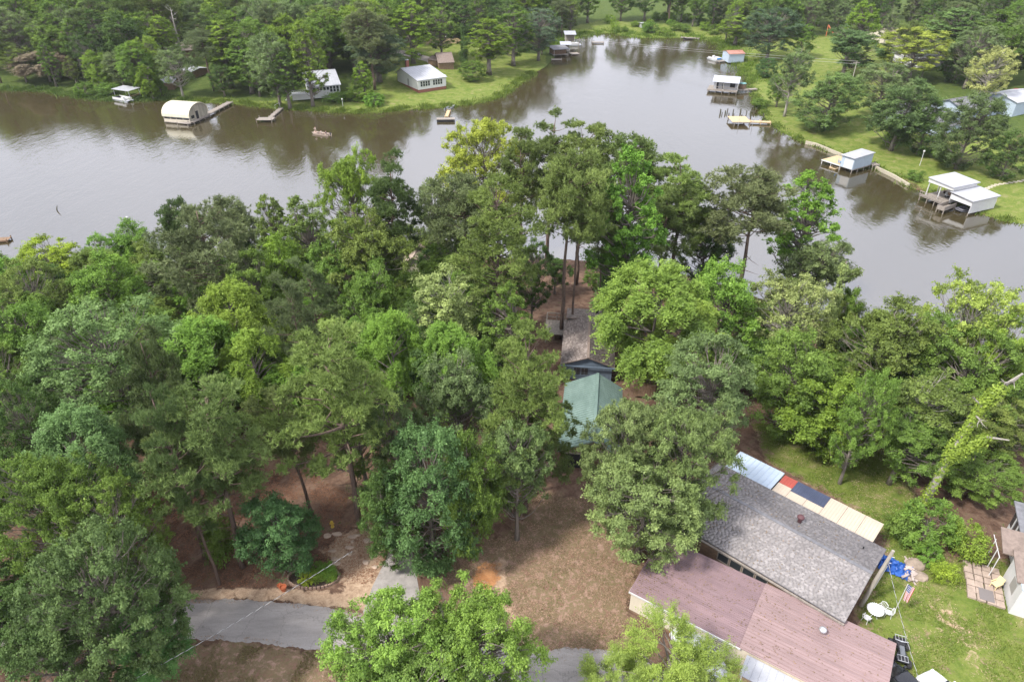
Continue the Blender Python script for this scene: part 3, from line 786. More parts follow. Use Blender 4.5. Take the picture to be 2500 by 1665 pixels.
for i in range(4):
    m_ = MB().box(.86, .895, 5.6 + i * .85, 6.35 + i * .85, 1.0, 2.3); f_ = m_.build('window', GLASS, rw_)
    MB().box(.80, .855, 5.52 + i * .85, 5.6 + i * .85, .9, 2.4).build('window_frame', WHITE, f_)
MB().box(-.03, -.003, .9, 1.9, .9, 2.0).build('porch_screen', mat('grey screen', (.3, .29, .27), .8), rw_)
MB().lathe([(.42, 0), (.42, .05), (.38, .09)], (1.6, 2.6, 2.93), 16).build('roof_disc', WOODBROWN, rw_)
pt = empty('stone_patio', Vector((r0.x, r0.y, 4.9)) , R(66 - 90), 'flagstone patio with a grey mat beside the right white house', 'patio')
pt['kind'] = 'structure'
psr = random.Random(8)
for i in range(4):
    for k in range(6):
        x, y = -2.7 + i * .64 + psr.uniform(-.03, .03), .2 + k * .66 + psr.uniform(-.03, .03)
        MB().hexa([(x, y, -.1), (x + .58, y + psr.uniform(0, .05), -.1), (x + .56, y + .6, -.1), (x + .02, y + .58, -.1), (x, y, .12), (x + .58, y, .12), (x + .56, y + .6, .12), (x + .02, y + .58, .12)]).build('paving_stone', mat('patio stone', (.42, .33, .27), .9, noise=.35, scale=2.0), pt)
MB().box(-1.9, -.9, .35, 1.5, .125, .15).build('mat', mat('grey mat', (.18, .16, .155), .95), pt)
hr = empty('handrail', rw_.matrix_basis @ Vector((-1.0, 3.1, 0)), R(66 - 90), 'thin white handrail over the patio of the right white house', 'handrail')
for y in (0, .9, 1.9): MB().tube([(0, y, 0), (0, y, 2.3)], .035, 6).build('post', WHITE, hr)
MB().tube([(0, -.1, 2.3), (0, 2.6, 2.1)], .035, 6).build('rail', WHITE, hr)

# houses glimpsed through the near wood
bA = at(978, 668, 6.0)
bh, bL, _ = house('beige_roofed_house', 'house with beige roof half hidden in the trees by the near shore', bA, bA + Vector((5.5, -.6, 0)), 7, 6.0, 1.3, CREAM, BEIGEROOF, ridge='y', over=.4, ry=.35)
vent(bh, 3.4, 3.6, 6.9, STEEL, .16, .4)
cA2 = ground(110, 735)
house('tan_roofed_house', 'low tan roof almost hidden in the left wood', cA2, cA2 + Vector((6.5, 1, 0)), 6, 3.4, 1.2, CREAM, BEIGEROOF, ridge='x', over=.4)

# ------------------------------------------------------------------ houses across the lake
wA, wB = at(1022, 223, 1.5), at(1089, 213, 1.5)
wh, wL, wr_ = house('slope_roofed_house', 'white house with pale sloping metal roof on the far lawn', wA, wB, 14.0, 3.1, 1.7, WHITE, METAL_W, ridge='x', ry=.74, over=.4, base=BRICK, z=1.35, rib=.9)
for g_ in (0, 1):
    for i in range(4): window(wh, 'f', wL, 14, .8 + g_ * 4.2 + i * .83, .62, 1.25, 1.45, rows=2, cols=1)
door(wh, 'l', wL, 14, 6.0, 1.0, 2.1, mat('grey door', (.3, .3, .3), .6), .45)
chimney(wh, 3.0, 12.6, 2.5, 6.6, .9)
MB().slab((wL + .02, 3.5, 2.9), (wL + 2.2, 3.5, 2.75), (wL + 2.2, 7.0, 2.75), (wL + .02, 7.0, 2.9), .08).build('side_awning', METAL_G, wh)
for y in (3.6, 6.8): MB().box(wL + 2.0, wL + 2.1, y, y + .1, 0, 2.65).build('awning_post', WHITE, wh)
cA_, cB_ = at(757, 242, 1.0), at(833, 236, 1.0)
ct, cL2, cr2 = house('white_cottage', 'white cottage with metal roof and windowed porch on the far left shore', cA_, cB_, 13, 3.3, 1.9, WHITE, METAL_W, ridge='x', ry=.9, over=.4, z=1.0, rib=.8)
for i in range(3): window(ct, 'f', cL2, 13, cL2 - 2.9 + i * .92, .68, 1.5, 1.6, rows=2)
for i in range(6): window(ct, 'f', cL2, 13, .3 + i * .95, .72, 2.1, .85)
dkc = empty('white_deck', at(715, 246, 1.0), ct.rotation_euler.z, 'white deck with railing and steps at the white cottage', 'deck')
MB().box(0, 5.0, 0, 3.0, 1.5, 1.62).build('floor', WHITE, dkc)
MB().box(0, 5.0, -.05, -.003, 0, 1.5).build('skirting', WHITE, dkc)
for i in range(9): MB().box(i * .6, i * .6 + .09, 0, .09, 1.62, 2.55).build('post', WHITE, dkc)
MB().box(0, 5.0, 0, .1, 2.56, 2.66).build('rail', WHITE, dkc); MB().box(0, 5.0, .02, .06, 2.05, 2.11).build('rail', WHITE, dkc)
for k in range(6): MB().box(-2.0 + k * .33, -1.67 + k * .33, 0, 1.1, .1 + k * .25, .18 + k * .25).build('step', WHITE, dkc)
MB().tube([(-2.0, 0, 1.0), (0, 0, 2.55)], .05, 4).build('handrail', WHITE, dkc)
sA = at(1048, 166, 2.0)
sh, sL, _ = house('brown_barn', 'weathered brown barn roof behind the slope-roofed house', at(1072, 168, 2.2), at(1108, 166, 2.2), 9, 2.4, 2.2, WOODBROWN, BROWNROOF, cat='barn', ridge='x', over=.3)
house('brown_shed', 'small brown shed left of the barn behind the slope-roofed house', at(1046, 160, 2.2), at(1066, 163, 2.2), 5, 2.0, .7, WOODBROWN, BROWNROOF, cat='shed', ridge='x', over=.25)
pf = empty('plank_fence', ground(1040, 108), R(6), 'tan plank fence at the back of the far lawn', 'fence')
for i in range(46): MB().box(i * .32, i * .32 + .3, 0, .04, 0, 1.8).build('board', WOODNEW, pf)
house('white_shed', 'white metal-roofed shed under the trees of the far left shore, lower one', at(392, 214, 1.4), at(424, 214, 1.4), 7, 2.2, .8, WOODBROWN, METAL_W, cat='shed', ridge='x', over=.4)
house('white_canopy', 'white metal-roofed shelter under the trees of the far left shore, upper one', at(444, 186, 2.0), at(472, 190, 2.0), 6, 2.2, .5, WOODBROWN, METAL_W, cat='shed', ridge='x', over=.4)
house('grey_roofed_cabin', 'grey-roofed cabin above the two white sheds on the far left', at(440, 146, 2.8), at(478, 143, 2.8), 10, 2.6, 1.6, WOODBROWN, BEIGEROOF, ridge='x', over=.4)
house('small_white_hut', 'tiny white hut in the marsh at the end of the lake', at(1566, 72, .6), at(1588, 71, .6), 4, 2.0, -.3, METAL_W, METAL_W, cat='hut', ridge='s', over=.3)
# right bank
gbA, gbB = at(2292, 330, 2.5), at(2345, 316, 2.5)
gbh, gbL, _ = house('blue_gabled_house', 'blue house with grey gabled roof among trees on the right bank', gbA, gbB, 14, 3.0, 1.8, PALEBLUE, GREYROOF, ridge='y', over=.5)
MB().slab((-.5, -.9, 2.4), (gbL + .5, -.9, 2.4), (gbL + .5, -.52, 3.0), (-.5, -.52, 3.0), .1).build('pent_roof', GREYROOF, gbh)
window(gbh, 'f', gbL, 14, 1.0, 1.2, 1.0, 1.1)
house('blue_gabled_house_wing', 'broad grey roof joined behind the blue gable on the right bank', at(2345, 300, 2.9), at(2430, 285, 2.9), 9, 3.0, 1.6, PALEBLUE, GREYROOF, ridge='x', over=.5)
house('white_garage', 'white garage wall at the right picture edge on the right bank', at(2468, 290, 3.0), at(2540, 276, 3.0), 9, 3.6, 1.2, PALEBLUE, METAL_W, cat='garage', ridge='x', over=.4)
house('brown_roofed_house', 'brown-roofed house among the trees at the upper right', at(2188, 118, 3.2), at(2262, 112, 3.2), 16, 2.8, 2.4, CREAM, BROWNROOF, ridge='x', over=.5)
house('white_roofed_house', 'white roof glimpsed through the yellow green tree on the right bank', at(2240, 172, 3.0), at(2310, 168, 3.0), 12, 2.8, 1.6, WHITE, METAL_W, ridge='x', over=.5)
# ------------------------------------------------------------------ docks and boathouses
def boards(root, x0, x1, y0, y1, z, m, along='y', bw=.16, name='deck'):
    """decking: boards laid side by side, too small to tell apart from here"""
    mb = MB(); rg = random.Random(int(abs(x0 * 31 + y0 * 17 + x1 * 7) * 10))
    if along == 'y':
        x = x0
        while x < x1 - .03:
            d = rg.uniform(-.012, .012); mb.box(x, min(x1, x + bw - .02), y0 + rg.uniform(0, .04), y1 - rg.uniform(0, .04), z - .05 + d, z + d); x += bw
    else:
        y = y0
        while y < y1 - .03:
            d = rg.uniform(-.012, .012); mb.box(x0 + rg.uniform(0, .04), x1 - rg.uniform(0, .04), y, min(y1, y + bw - .02), z - .05 + d, z + d); y += bw
    o = mb.build(name, m, root); o['kind'] = 'stuff'
    return o
def piles(root, pts, z0, z1, m, r=.1):
    me = MB().lathe([(r, z0), (r * .95, z1)], (0, 0, 0), 8).mesh('pile', m)
    for x, y in pts:
        o = link(bpy.data.objects.new('pile', me), root); o.location = (x, y, 0)
def dock(name, label, P0, P1, w, z, m, both=True, step=2.4, cat='dock'):
    P0, P1 = Vector(P0), Vector(P1); L = (P1 - P0).to_2d().length
    root = empty(name, (P0.x, P0.y, 0), math.atan2(P1.y - P0.y, P1.x - P0.x), label, cat)
    boards(root, 0, L, -w / 2, w / 2, z, m, 'y')
    for s_ in (-1, 1): MB().box(0, L, s_ * w * .45 - .05, s_ * w * .45 + .05, z - .25, z - .07).build('stringer', m, root)
    n = max(2, int(L / step) + 1)
    piles(root, [(.15 + (L - .3) * i / (n - 1), s_ * (w / 2 + .02)) for i in range(n) for s_ in (-1, 1)], -1.2, z + .25, m)
    return root, L

# quonset boathouse
qA = at(402, 297, .35)
qh = empty('arched_boathouse', (qA.x, qA.y, 0), R(-14), 'cream boathouse with arched roof on the far left shore water', 'boathouse')
qL, qD = 7.8, 7.8
QM = mat('cream arched metal', (.70, .66, .50), .5, noise=.18, scale=.8)
QW = mat('stained plank wall', (.36, .33, .26), .9, noise=.4, scale=1.2, stretch=(1, 1, .3))
mb = MB(); N_ = 16
arc = [(qD * .5 - qD * .53 * math.cos(math.pi * i / N_), 1.75 + 2.9 * math.sin(math.pi * i / N_) ** .85) for i in range(N_ + 1)]
arc_in = [(qD * .5 - qD * .515 * math.cos(math.pi * i / N_), 1.68 + 2.9 * math.sin(math.pi * i / N_) ** .85) for i in range(N_ + 1)]
for i in range(N_):
    (y0, z0), (y1, z1) = arc[i], arc[i + 1]; (a0, b0), (a1, b1) = arc_in[i], arc_in[i + 1]
    mb.hexa([(-.2, a0, b0), (qL + .2, a0, b0), (qL + .2, a1, b1), (-.2, a1, b1), (-.2, y0, z0), (qL + .2, y0, z0), (qL + .2, y1, z1), (-.2, y1, z1)])
qr = mb.build('arched_roof', QM, qh)
for k in range(9):
    m2 = MB().tube([(k * (qL + .2) / 8.3, y, z + .03) for y, z in arc], .035, 4); m2.build('rib', QM, qr)
for xx, nm in ((qL - .12, 'end_wall'), (.0, 'end_wall')):
    pr = [(0, .4)] + [(min(max(y, .02), qD - .02), z - .06) for y, z in arc_in] + [(qD, .4)]
    MB().prism(pr, xx, xx + .1).build(nm, QW, qh)
MB().box(0, qL, 0, .08, .4, 1.1).build('front_wall', CREAM, qh); MB().box(0, qL, qD - .08, qD, .4, 1.75).build('back_wall', CREAM, qh)
for i in range(5): MB().box(i * (qL - .12) / 4, i * (qL - .12) / 4 + .12, .0, .1, 1.1, 1.75).build('post', CREAM, qh)
MB().box(.1, qL - .2, .9, 1.0, 1.1, 1.75).build('inner_screen', mat('grey translucent sheet', (.42, .45, .47), .7), qh)
MB().box(qL - .015, qL + .04, 2.9, 3.9, .75, 2.7).build('door', DARK, qh)
w_ = MB().box(qL - .015, qL + .03, .9, 2.1, 1.2, 2.0).build('window', GLASS, qh)
MB().box(qL - .015, qL + .05, .8, 2.2, 1.12, 1.2).build('window_sill', CREAM, w_)
MB().box(-.1, qL + .1, -.1, qD + .1, .15, .4).build('float', WOOD, qh)
dock('boardwalk', 'long weathered boardwalk from the arched boathouse to the far left shore', at(466, 300, .6), at(562, 250, .6), 1.7, .75, WOOD)
pfm = empty('swim_platform', at(440, 302, .35), R(-14), 'small plank platform in front of the arched boathouse', 'dock')
boards(pfm, 0, 3.4, -1.3, .2, .45, WOOD); piles(pfm, [(.1, -1.2), (3.2, -1.2)], -1.2, .7, WOOD)
# crooked little dock
cd, _ = dock('crooked_dock', 'crooked little wooden dock in front of the white cottage', at(655, 292, .3), at(686, 264, .4), 1.2, .45, WOOD, step=2.0)
fp_ = empty('dock_platform', at(626, 297, .3), R(0), 'square plank platform at the end of the crooked little dock', 'dock')
boards(fp_, 0, 4.3, -.3, 2.6, .4, WOOD); piles(fp_, [(.1, -.2), (4.1, -.2), (4.1, 2.4), (.1, 2.4)], -1.2, .9, WOOD)
hrl = empty('dock_handrail', at(672, 266, .5), R(50), 'white handrail at the land end of the crooked little dock', 'handrail')
MB().tube([(0, 0, 0), (0, 0, 1.0), (1.6, 0, 1.3), (1.6, 0, 0)], .05, 5).build('rail', WHITE, hrl)
# float with jetty before the far lawn
fl = empty('square_float', at(1066, 297, .25), R(3), 'square weathered float before the far lawn', 'dock')
boards(fl, 0, 4.8, 0, 2.0, .45, WOOD); MB().box(.05, 4.75, .05, 1.95, -.2, .36).build('float_frame', DARK, fl)
dock('short_jetty', 'short tan jetty linking the square float to the far lawn', at(1090, 286, .4), at(1096, 270, .4), .9, .5, WOODNEW, step=2.0)
# landing canopy far left
cn = empty('boat_canopy', at(283, 240, .2), R(-25), 'white flat boat canopy at the far left shore', 'canopy')
for x in (0, 6.2):
    for y in (0, 3.6): MB().tube([(x, y, -1), (x, y, 2.6)], .07, 6).build('post', STEEL, cn)
MB().slab((-.4, -.4, 2.65), (6.6, -.4, 2.65), (6.6, 4.0, 2.8), (-.4, 4.0, 2.8), .08).build('roof', METAL_W, cn)
dock('gangplank', 'tan gangplank from the boat canopy to the far left shore', at(322, 236, .5), at(341, 226, 1.0), .9, .7, WOODNEW, step=3)

# docks in the cove beside the dark trees
def simple_boathouse(name, label, A, B, D, zdeck, hpost, roofm, wallm=None, slope=.4, ov=.4, cat='boathouse', deckm=None):
    A, B = Vector(A), Vector(B); L = (B - A).to_2d().length
    root = empty(name, (A.x, A.y, 0), math.atan2(B.y - A.y, B.x - A.x), label, cat)
    boards(root, 0, L, 0, D, zdeck, deckm or WOOD, 'y', .22)
    piles(root, [(x, y) for x in (.15, L / 2, L - .15) for y in (.15, D - .15)], -1.4, zdeck, WOOD)
    for x in (.2, L - .2):
        for y in (.2, D - .2): MB().box(x - .06, x + .06, y - .06, y + .06, zdeck, zdeck + hpost + (slope * y / D)).build('post', WHITE, root)
    r = MB().slab((-ov, -ov, zdeck + hpost + .1), (L + ov, -ov, zdeck + hpost + .1), (L + ov, D + ov, zdeck + hpost + .1 + slope), (-ov, D + ov, zdeck + hpost + .1 + slope), .1).build('roof', roofm, root)
    ribs(r, (-ov, -ov, zdeck + hpost + .1), (1, 0, 0), Vector((0, D + 2 * ov, slope)).normalized(), L + 2 * ov, D + 2 * ov, .9, roofm, h=.04, w=.07)
    if wallm: MB().box(.25, L - .25, D * .35, D - .3, zdeck + .002, zdeck + hpost - .05).build('wall', wallm, root)
    return root, L
simple_boathouse('covered_dock', 'covered dock with pale metal roof in the cove, farthest of the row', at(1380, 103, .6), at(1404, 103, .6), 6, .7, 2.6, METAL_G, WOOD)
simple_boathouse('low_dark_dock', 'dark-roofed dock in the cove nearest the far lawn', at(1352, 136, .6), at(1388, 134, .6), 6, .6, 1.9, GREYROOF, WOODBROWN)
simple_boathouse('small_pale_dock', 'small pale-roofed dock behind the dark-roofed one in the cove', at(1370, 124, .6), at(1392, 124, .6), 4, .6, 2.0, METAL_G, WOOD)
for nm, lb, a, b, w in (('plank_dock', 'plank dock end sticking out beside the dark-roofed dock', (1392, 132), (1412, 131), 3.0), ('boat_dock', 'pale plank dock in front of the covered dock in the cove', (1376, 108), (1412, 108), 2.2),
                        ('float_dock', 'low grey float alone at the head of the cove', (1445, 104), (1474, 104), 2.2), ('low_landing', 'low landing with a moored boat at the far right end of the lake', (1662, 92), (1708, 95), 2.0),
                        ('low_float', 'low weathered float beside the far lawn end', (1346, 146), (1372, 146), 1.6)):
    dock(nm, lb, at(*a, .4), at(*b, .4), w, .5, WOOD, step=3.5)

# red and white boathouse with dock
simple = house('red_roofed_boathouse', 'white boathouse with faded red roof edge at the far right shore', at(1778, 153, .5), at(1815, 152, .5), 6, 2.9, .6, PALEBLUE, mat('faded red roof', (.42, .20, .15), .7, noise=.3, scale=1.0), cat='boathouse', ridge='x', over=.25, z=.35)
dock('red_boathouse_dock', 'narrow dock left of the red-edged boathouse', at(1752, 151, .4), at(1777, 148, .4), 1.6, .5, WOOD)
# grey boathouse with porch
pA, pB = at(1726, 222, .5), at(1799, 228, .5)
ph = empty('porch_boathouse', (pA.x, pA.y, 0), math.atan2(pB.y - pA.y, pB.x - pA.x), 'pale boathouse with railed porch and plank deck off the right bank', 'boathouse')
pL = (pB - pA).to_2d().length
boards(ph, 0, pL, 0, 6.0, .95, WOOD); MB().box(0, pL, -.05, 0, .6, .95).build('rim_beam', WOOD, ph)
piles(ph, [(x, y) for x in (.2, pL * .28, pL * .5, pL * .75, pL - .2) for y in (.2, 3, 5.8)], -1.5, .9, WOOD)
MB().prism([(1.6, .96), (5.8, .96), (5.8, 3.5), (3.6, 4.3), (1.6, 3.5)], 1.7, pL - .2).build('wall', METAL_W, ph)
for i, x in enumerate((2.5, 4.2, 6.4)): MB().box(x, x + (.5 if i < 2 else 1.5), 1.55, 1.597, 1.0 if i < 2 else 1.5, 2.9).build('shade_panel', DARK, ph)  # near-black panels on the wall; the shade inside the doorways is given as colour
for (y0, z0, y1, z1) in ((.3, 3.2, 3.6, 4.45), (6.3, 3.35, 3.6, 4.45)):
    a, b = (1.2, pL + .2) if y0 < y1 else (pL + .2, 1.2)
    U = Vector((1 if b > a else -1, 0, 0)); O = Vector((a, y0, z0)); S_ = Vector((0, y1 - y0, z1 - z0))
    r = MB().slab(O, O + U * abs(b - a), O + U * abs(b - a) + S_, O + S_, .08).build('roof', METAL_G, ph)
    ribs(r, O, U, S_.normalized(), abs(b - a), S_.length, .7, METAL_G)
for i in range(14): MB().box(2.2 + i * (pL - 2.4) / 13, 2.25 + i * (pL - 2.4) / 13, .02, .07, .96, 1.85).build('baluster', WOOD, ph)
MB().box(2.2, pL, 0, .1, 1.86, 1.94).build('rail', WOOD, ph)
for x in (2.3, 4.6, pL - .1): MB().box(x - .06, x + .06, .35, .47, .96, 3.2).build('porch_post', WHITE, ph)
dock('porch_boathouse_walk', 'walkway from the porch boathouse to the right bank', ph.matrix_basis @ Vector((pL, 3.0, 0)), at(1846, 219, .6), 1.3, .85, WOOD)
bt = empty('wooden_tub', ph.matrix_basis @ Vector((pL + 1.0, 5.0, .85)), 0, 'round wooden tub with green cover beside the porch boathouse', 'tub')
MB().lathe([(.9, 0), (1.0, .2), (1.0, 1.3), (.95, 1.45)], (0, 0, 0), 14).build('barrel', WOODBROWN, bt); MB().lathe([(1.08, 1.452), (1.08, 1.6), (.5, 1.72)], (0, 0, 0), 14).build('cover', mat('teal cover', (.16, .34, .32), .6), bt)
# plank platform and old pilings
pp = empty('plank_platform', at(1787, 304, .4), R(-2), 'tan plank platform standing over the water off the right bank', 'dock')
boards(pp, 0, 4.8, 0, 5.6, .6, WOODNEW, 'x'); MB().box(0, 4.8, -.04, 0, .35, .55).build('rim_beam', WOOD, pp)
piles(pp, [(.6, -.1), (4.6, -.1), (4.6, 5.4), (.2, 5.4)], -1.5, .55, WOOD)
piles(pp, [(1.6, -.25), (5.2, -.3)], -1.5, 1.6, STEEL, .06)
dock('plank_platform_walk', 'plank walk from the tan platform to the right bank', at(1830, 297, .5), at(1882, 299, .5), 1.5, .6, WOODNEW)
srng = random.Random(6)
STUMP = mat('rotten piling', (.10, .095, .06), .95, noise=.5, scale=3.0)
for u, v in ((1758, 278), (1762, 281), (1770, 279), (1775, 276), (1778, 287), (1790, 288), (1789, 278), (1807, 277), (1810, 286), (1822, 278), (1832, 277), (1838, 275), (1840, 279), (1832, 288), (1863, 289), (1845, 271)):
    p = at(u, v, 0); h = srng.uniform(.5, 1.4); r = srng.uniform(.12, .22)
    tag(MB().tube([(p.x, p.y, -1.2), (p.x + .05, p.y, h * .5), (p.x + srng.uniform(-.1, .1), p.y, h)], [r, r * .95, r * .75], 7).build('old_piling', STUMP), 'rotten piling stump in the water behind the tan plank platform', 'piling', 'rotten pilings behind the tan plank platform')
# grey dock house with plank deck
dA, dB = at(2050, 407, .8), at(2075, 415, .8)
dxa = math.atan2(dB.y - dA.y, dB.x - dA.x)
dh = empty('dock_house', (dA.x, dA.y, 0), dxa, 'pale grey box-shaped dock house with open white end on the right bank', 'boathouse')
dW, dL = 3.0, 6.6
MB().box(0, dW, 0, dL, .9, 3.3).build('wall', PALEBLUE, dh)
MB().box(.8, dW - .15, -.04, -.003, 1.0, 2.9).build('roller_door', WHITE, dh)
MB().box(-.01, dW + .01, -.06, -.045, .88, 1.0).build('door_sill', METAL_W, dh)
rfl = MB().slab((-.2, -.3, 3.45), (dW + .2, -.3, 3.45), (dW + .2, dL + .2, 3.6), (-.2, dL + .2, 3.6), .12).build('roof', METAL_W, dh)
ribs(rfl, (-.2, -.3, 3.45), (1, 0, 0), Vector((0, dL + .5, .15)).normalized(), dW + .4, dL + .5, .5, METAL_W)
piles(dh, [(x, y) for x in (.1, dW - .1) for y in (.1, 2.2, 4.4, dL - .1)], -1.4, .9, WOOD)
for y in (.02, 2.2, 4.4): MB().box(dW - .05, dW + .05, y, y + 2.1, .7, .88).build('beam', WOOD, dh)
dd = empty('dock_deck', dh.matrix_basis @ Vector((-4.9, .4, 0)), dxa, 'tan plank deck left of the grey dock house', 'deck')
boards(dd, 0, 4.8, 0, 5.4, .95, WOODNEW, 'y'); MB().box(0, 4.8, -.1, 0, .75, .95).build('rim_beam', WHITE, dd)
piles(dd, [(.1, .1), (2.4, .1), (4.6, .1), (.1, 5.2), (2.4, 5.2)], -1.4, .9, WHITE, .08)
sf = empty('floating_ring', at(2024, 409, .1), dxa, 'yellow floating frame in front of the grey dock house', 'float')
for a_ in ((0, 1.6, 0, .15), (0, 1.6, 1.35, 1.5), (0, .15, .16, 1.34), (1.45, 1.6, .16, 1.34)): MB().box(*a_, -.05, .12).build('beam', WOODNEW, sf)
bc = empty('blue_chair', dd.matrix_basis @ Vector((4.1, .8, .96)), dxa + 2, 'blue plastic chair on the deck of the grey dock house', 'chair')
BLUEP = mat('blue plastic', (.06, .25, .55), .4)
MB().box(0, .5, 0, .5, .4, .45).build('seat', BLUEP, bc); MB().box(0, .5, .45, .52, .452, .95).build('backrest', BLUEP, bc)
for x in (.0, .44):
    for y in (.0, .44): MB().box(x, x + .06, y, y + .06, 0, .398).build('leg', BLUEP, bc)
sw = dock('side_walk', 'short grey landing right of the grey dock house', at(2124, 404, .7), at(2142, 403, .7), 1.6, 1.0, WOOD)
# double white boathouse
bA_ = at(2330, 503, .6); bdir = R(24.0); bperp = bdir + R(90)
db = empty('double_boathouse', at(2362, 528, 0), bdir, 'white double boathouse with two flat metal roofs and railed deck on the right bank', 'boathouse')
# local x runs along the right-hand roof's long side (to the bank), y away to the left
def flat(x0, x1, y0, y1, z0, z1, nm):
    r = MB().slab((x0, y0, z0), (x1, y0, z0), (x1, y1, z1), (x0, y1, z1), .18).build(nm, METAL_W, db)
    ribs(r, (x0, y0, z0), (1, 0, 0), Vector((0, y1 - y0, z1 - z0)).normalized(), x1 - x0, math.hypot(y1 - y0, z1 - z0), .6, METAL_W, h=.03, w=.05)
flat(-.3, 7.3, -.3, 4.6, 3.0, 3.35, 'roof'); flat(-.5, 6.8, 4.0, 9.6, 4.25, 4.5, 'upper_roof')
MB().box(0, 7.0, 0, .1, .45, 2.8).build('side_wall', WHITE, db)
MB().box(-.02, .08, .1, 4.3, 1.9, 2.8).build('gable_board', WHITE, db)
MB().box(-.3, -.2, 4.1, 9.5, 3.55, 4.1).build('fascia', WHITE, db); MB().box(6.9, 7.0, .1, 4.4, .45, 2.8).build('back_wall', WHITE, db)
MB().box(0, 6.6, 4.35, 4.45, .95, 4.05).build('middle_wall', WHITE, db)
for x in (0, 3.2, 6.5):
    for y in (6.8, 9.3): MB().box(x - .07, x + .07, y - .07, y + .07, .95, 4.05).build('post', WHITE, db)
boards(db, -1.6, 6.6, 4.6, 9.6, .95, WOOD, 'x'); piles(db, [(x, y) for x in (-1.4, 1.2, 4, 6.4) for y in (4.7, 6.2, 7.8, 9.4)], -1.4, .9, WOOD)
piles(db, [(0, .1), (3.5, .1), (6.9, .1)], -1.4, .5, WOOD)
for i in range(10): MB().box(-1.62, -1.56, 4.7 + i * .53, 4.76 + i * .53, .96, 1.85).build('baluster', WOOD, db)
MB().box(-1.64, -1.54, 4.6, 9.6, 1.86, 1.95).build('rail', WOOD, db); MB().box(-1.62, -1.57, 4.6, 9.6, 1.2, 1.45).build('rail', WOOD, db)
gw = empty('gangway', db.matrix_basis @ Vector((-3.6, 2.4, 0)), bdir + R(8), 'railed wooden gangway in front of the double boathouse', 'gangway')
boards(gw, 0, 4.0, 0, 1.5, .7, WOOD)
for y in (0, 1.44): MB().box(0, 4.0, y, y + .06, .72, 1.5).build('side_rail', WOOD, gw)
MB().box(0, .06, .07, 1.43, .72, 1.5).build('side_rail', WOOD, gw); piles(gw, [(.1, .1), (.1, 1.4), (3.8, .1)], -1.4, .65, WOOD)
for i, (x, y) in enumerate(((2.0, 6.5), (4.0, 8.0), (3.2, 6.2))):
    t_ = empty('patio_chair', db.matrix_basis @ Vector((x, y, .96)), i, 'chair in the shade under the upper roof of the double boathouse', 'chair', 'chairs under the double boathouse roof')
    MB().box(0, .6, 0, .55, .4, .46).build('seat', WHITE if i == 0 else WOODBROWN, t_); MB().box(0, .6, .5, .56, .462, 1.0).build('backrest', WHITE if i == 0 else WOODBROWN, t_)
    MB().box(.02, .1, .02, .5, 0, .398).build('leg', BLACKM, t_); MB().box(.5, .58, .02, .5, 0, .398).build('leg', BLACKM, t_)

# retaining walls
def wall_along(name, label, pts, h, m):
    P = resample([at(u, v, 0) for u, v in pts], 24)
    root = empty(name, (P[0][0], P[0][1], 0), 0, label, 'retaining wall')
    for i in range(len(P) - 1):
        a, b = P[i] - P[0], P[i + 1] - P[0]; d = b - a; nn = np.array([-d[1], d[0]]) / np.hypot(*d) * .14
        MB().hexa([(*(a - nn), -1), (*(a + (d * .97) - nn), -1), (*(a + (d * .97) + nn), -1), (*(a + nn), -1), (*(a - nn), h), (*(a + d * .97 - nn), h), (*(a + d * .97 + nn), h), (*(a + nn), h)][:8]).build('block', m, root)
wall_along('retaining_wall', 'pale retaining wall left of the grey dock house', [(1966, 352), (1990, 357), (2036, 376), (2060, 386)], .75, STONE)
wall_along('retaining_wall', 'pale retaining wall between the grey dock house and the double boathouse', [(2134, 412), (2180, 434), (2218, 457)], .7, STONE)
# near shore
dock('grey_pier', 'grey pier on the near shore at the right, seen between the oaks', at(2290, 838, .3), at(2380, 846, .3), 1.8, .6, WOOD)
dock('brown_pier', 'brown pier end at the left picture edge', at(-40, 588, .3), at(24, 584, .3), 1.6, .4, WOODBROWN)
# ------------------------------------------------------------------ tree makers (each kind of tree is grown once; every tree standing in the place is a copy of its own)
def unit(a):
    return a / (np.linalg.norm(a, axis=-1, keepdims=True) + 1e-9)
def leaf_cards(name, c, ax, nrm, ln, wd, tone, material, tri=False):
    """one small blade per row: a lozenge, or a thin triangle for needles"""
    b = unit(np.cross(nrm, ax)); ln = ln[:, None]; wd = wd[:, None]
    N = len(c)
    if tri:
        V = np.stack([c - b * wd * .5, c + b * wd * .5, c + ax * ln], 1).reshape(-1, 3)
        F_ = np.arange(3 * N).reshape(N, 3)
    else:
        up = unit(np.cross(ax, b))
        V = np.stack([c - ax * ln * .5, c + b * wd * .5 + up * wd * .12, c + ax * ln * .5, c - b * wd * .5 + up * wd * .12], 1).reshape(-1, 3)
        F_ = np.arange(4 * N).reshape(N, 4)
    return np_mesh(name, V, F_, material, tone=np.clip(tone, 0, 1))
def bez(a, b, c, n):
    t = np.linspace(0, 1, n)[:, None]
    return (1 - t) ** 2 * a + 2 * t * (1 - t) * b + t * t * c
def lumpy(rng, k=9, amp=.22):
    D = unit(rng.normal(size=(k, 3))); A = rng.uniform(-amp, amp, k)
    return lambda d: 1 + (A * np.maximum(0, d @ D.T) ** 3).sum(1) * 1.6

def finish(kind, trunk_mb, bark, crown_mesh):
    tm = trunk_mb.mesh(kind + ' trunk', bark, smooth=True)
    co = np.empty(len(crown_mesh.vertices) * 3, np.float32); crown_mesh.vertices.foreach_get('co', co); co = co.reshape(-1, 3)
    return dict(trunk=tm, crown=crown_mesh, H=float(np.percentile(co[:, 2], 99.7)), R=float(np.percentile(np.hypot(co[:, 0], co[:, 1]), 93)))

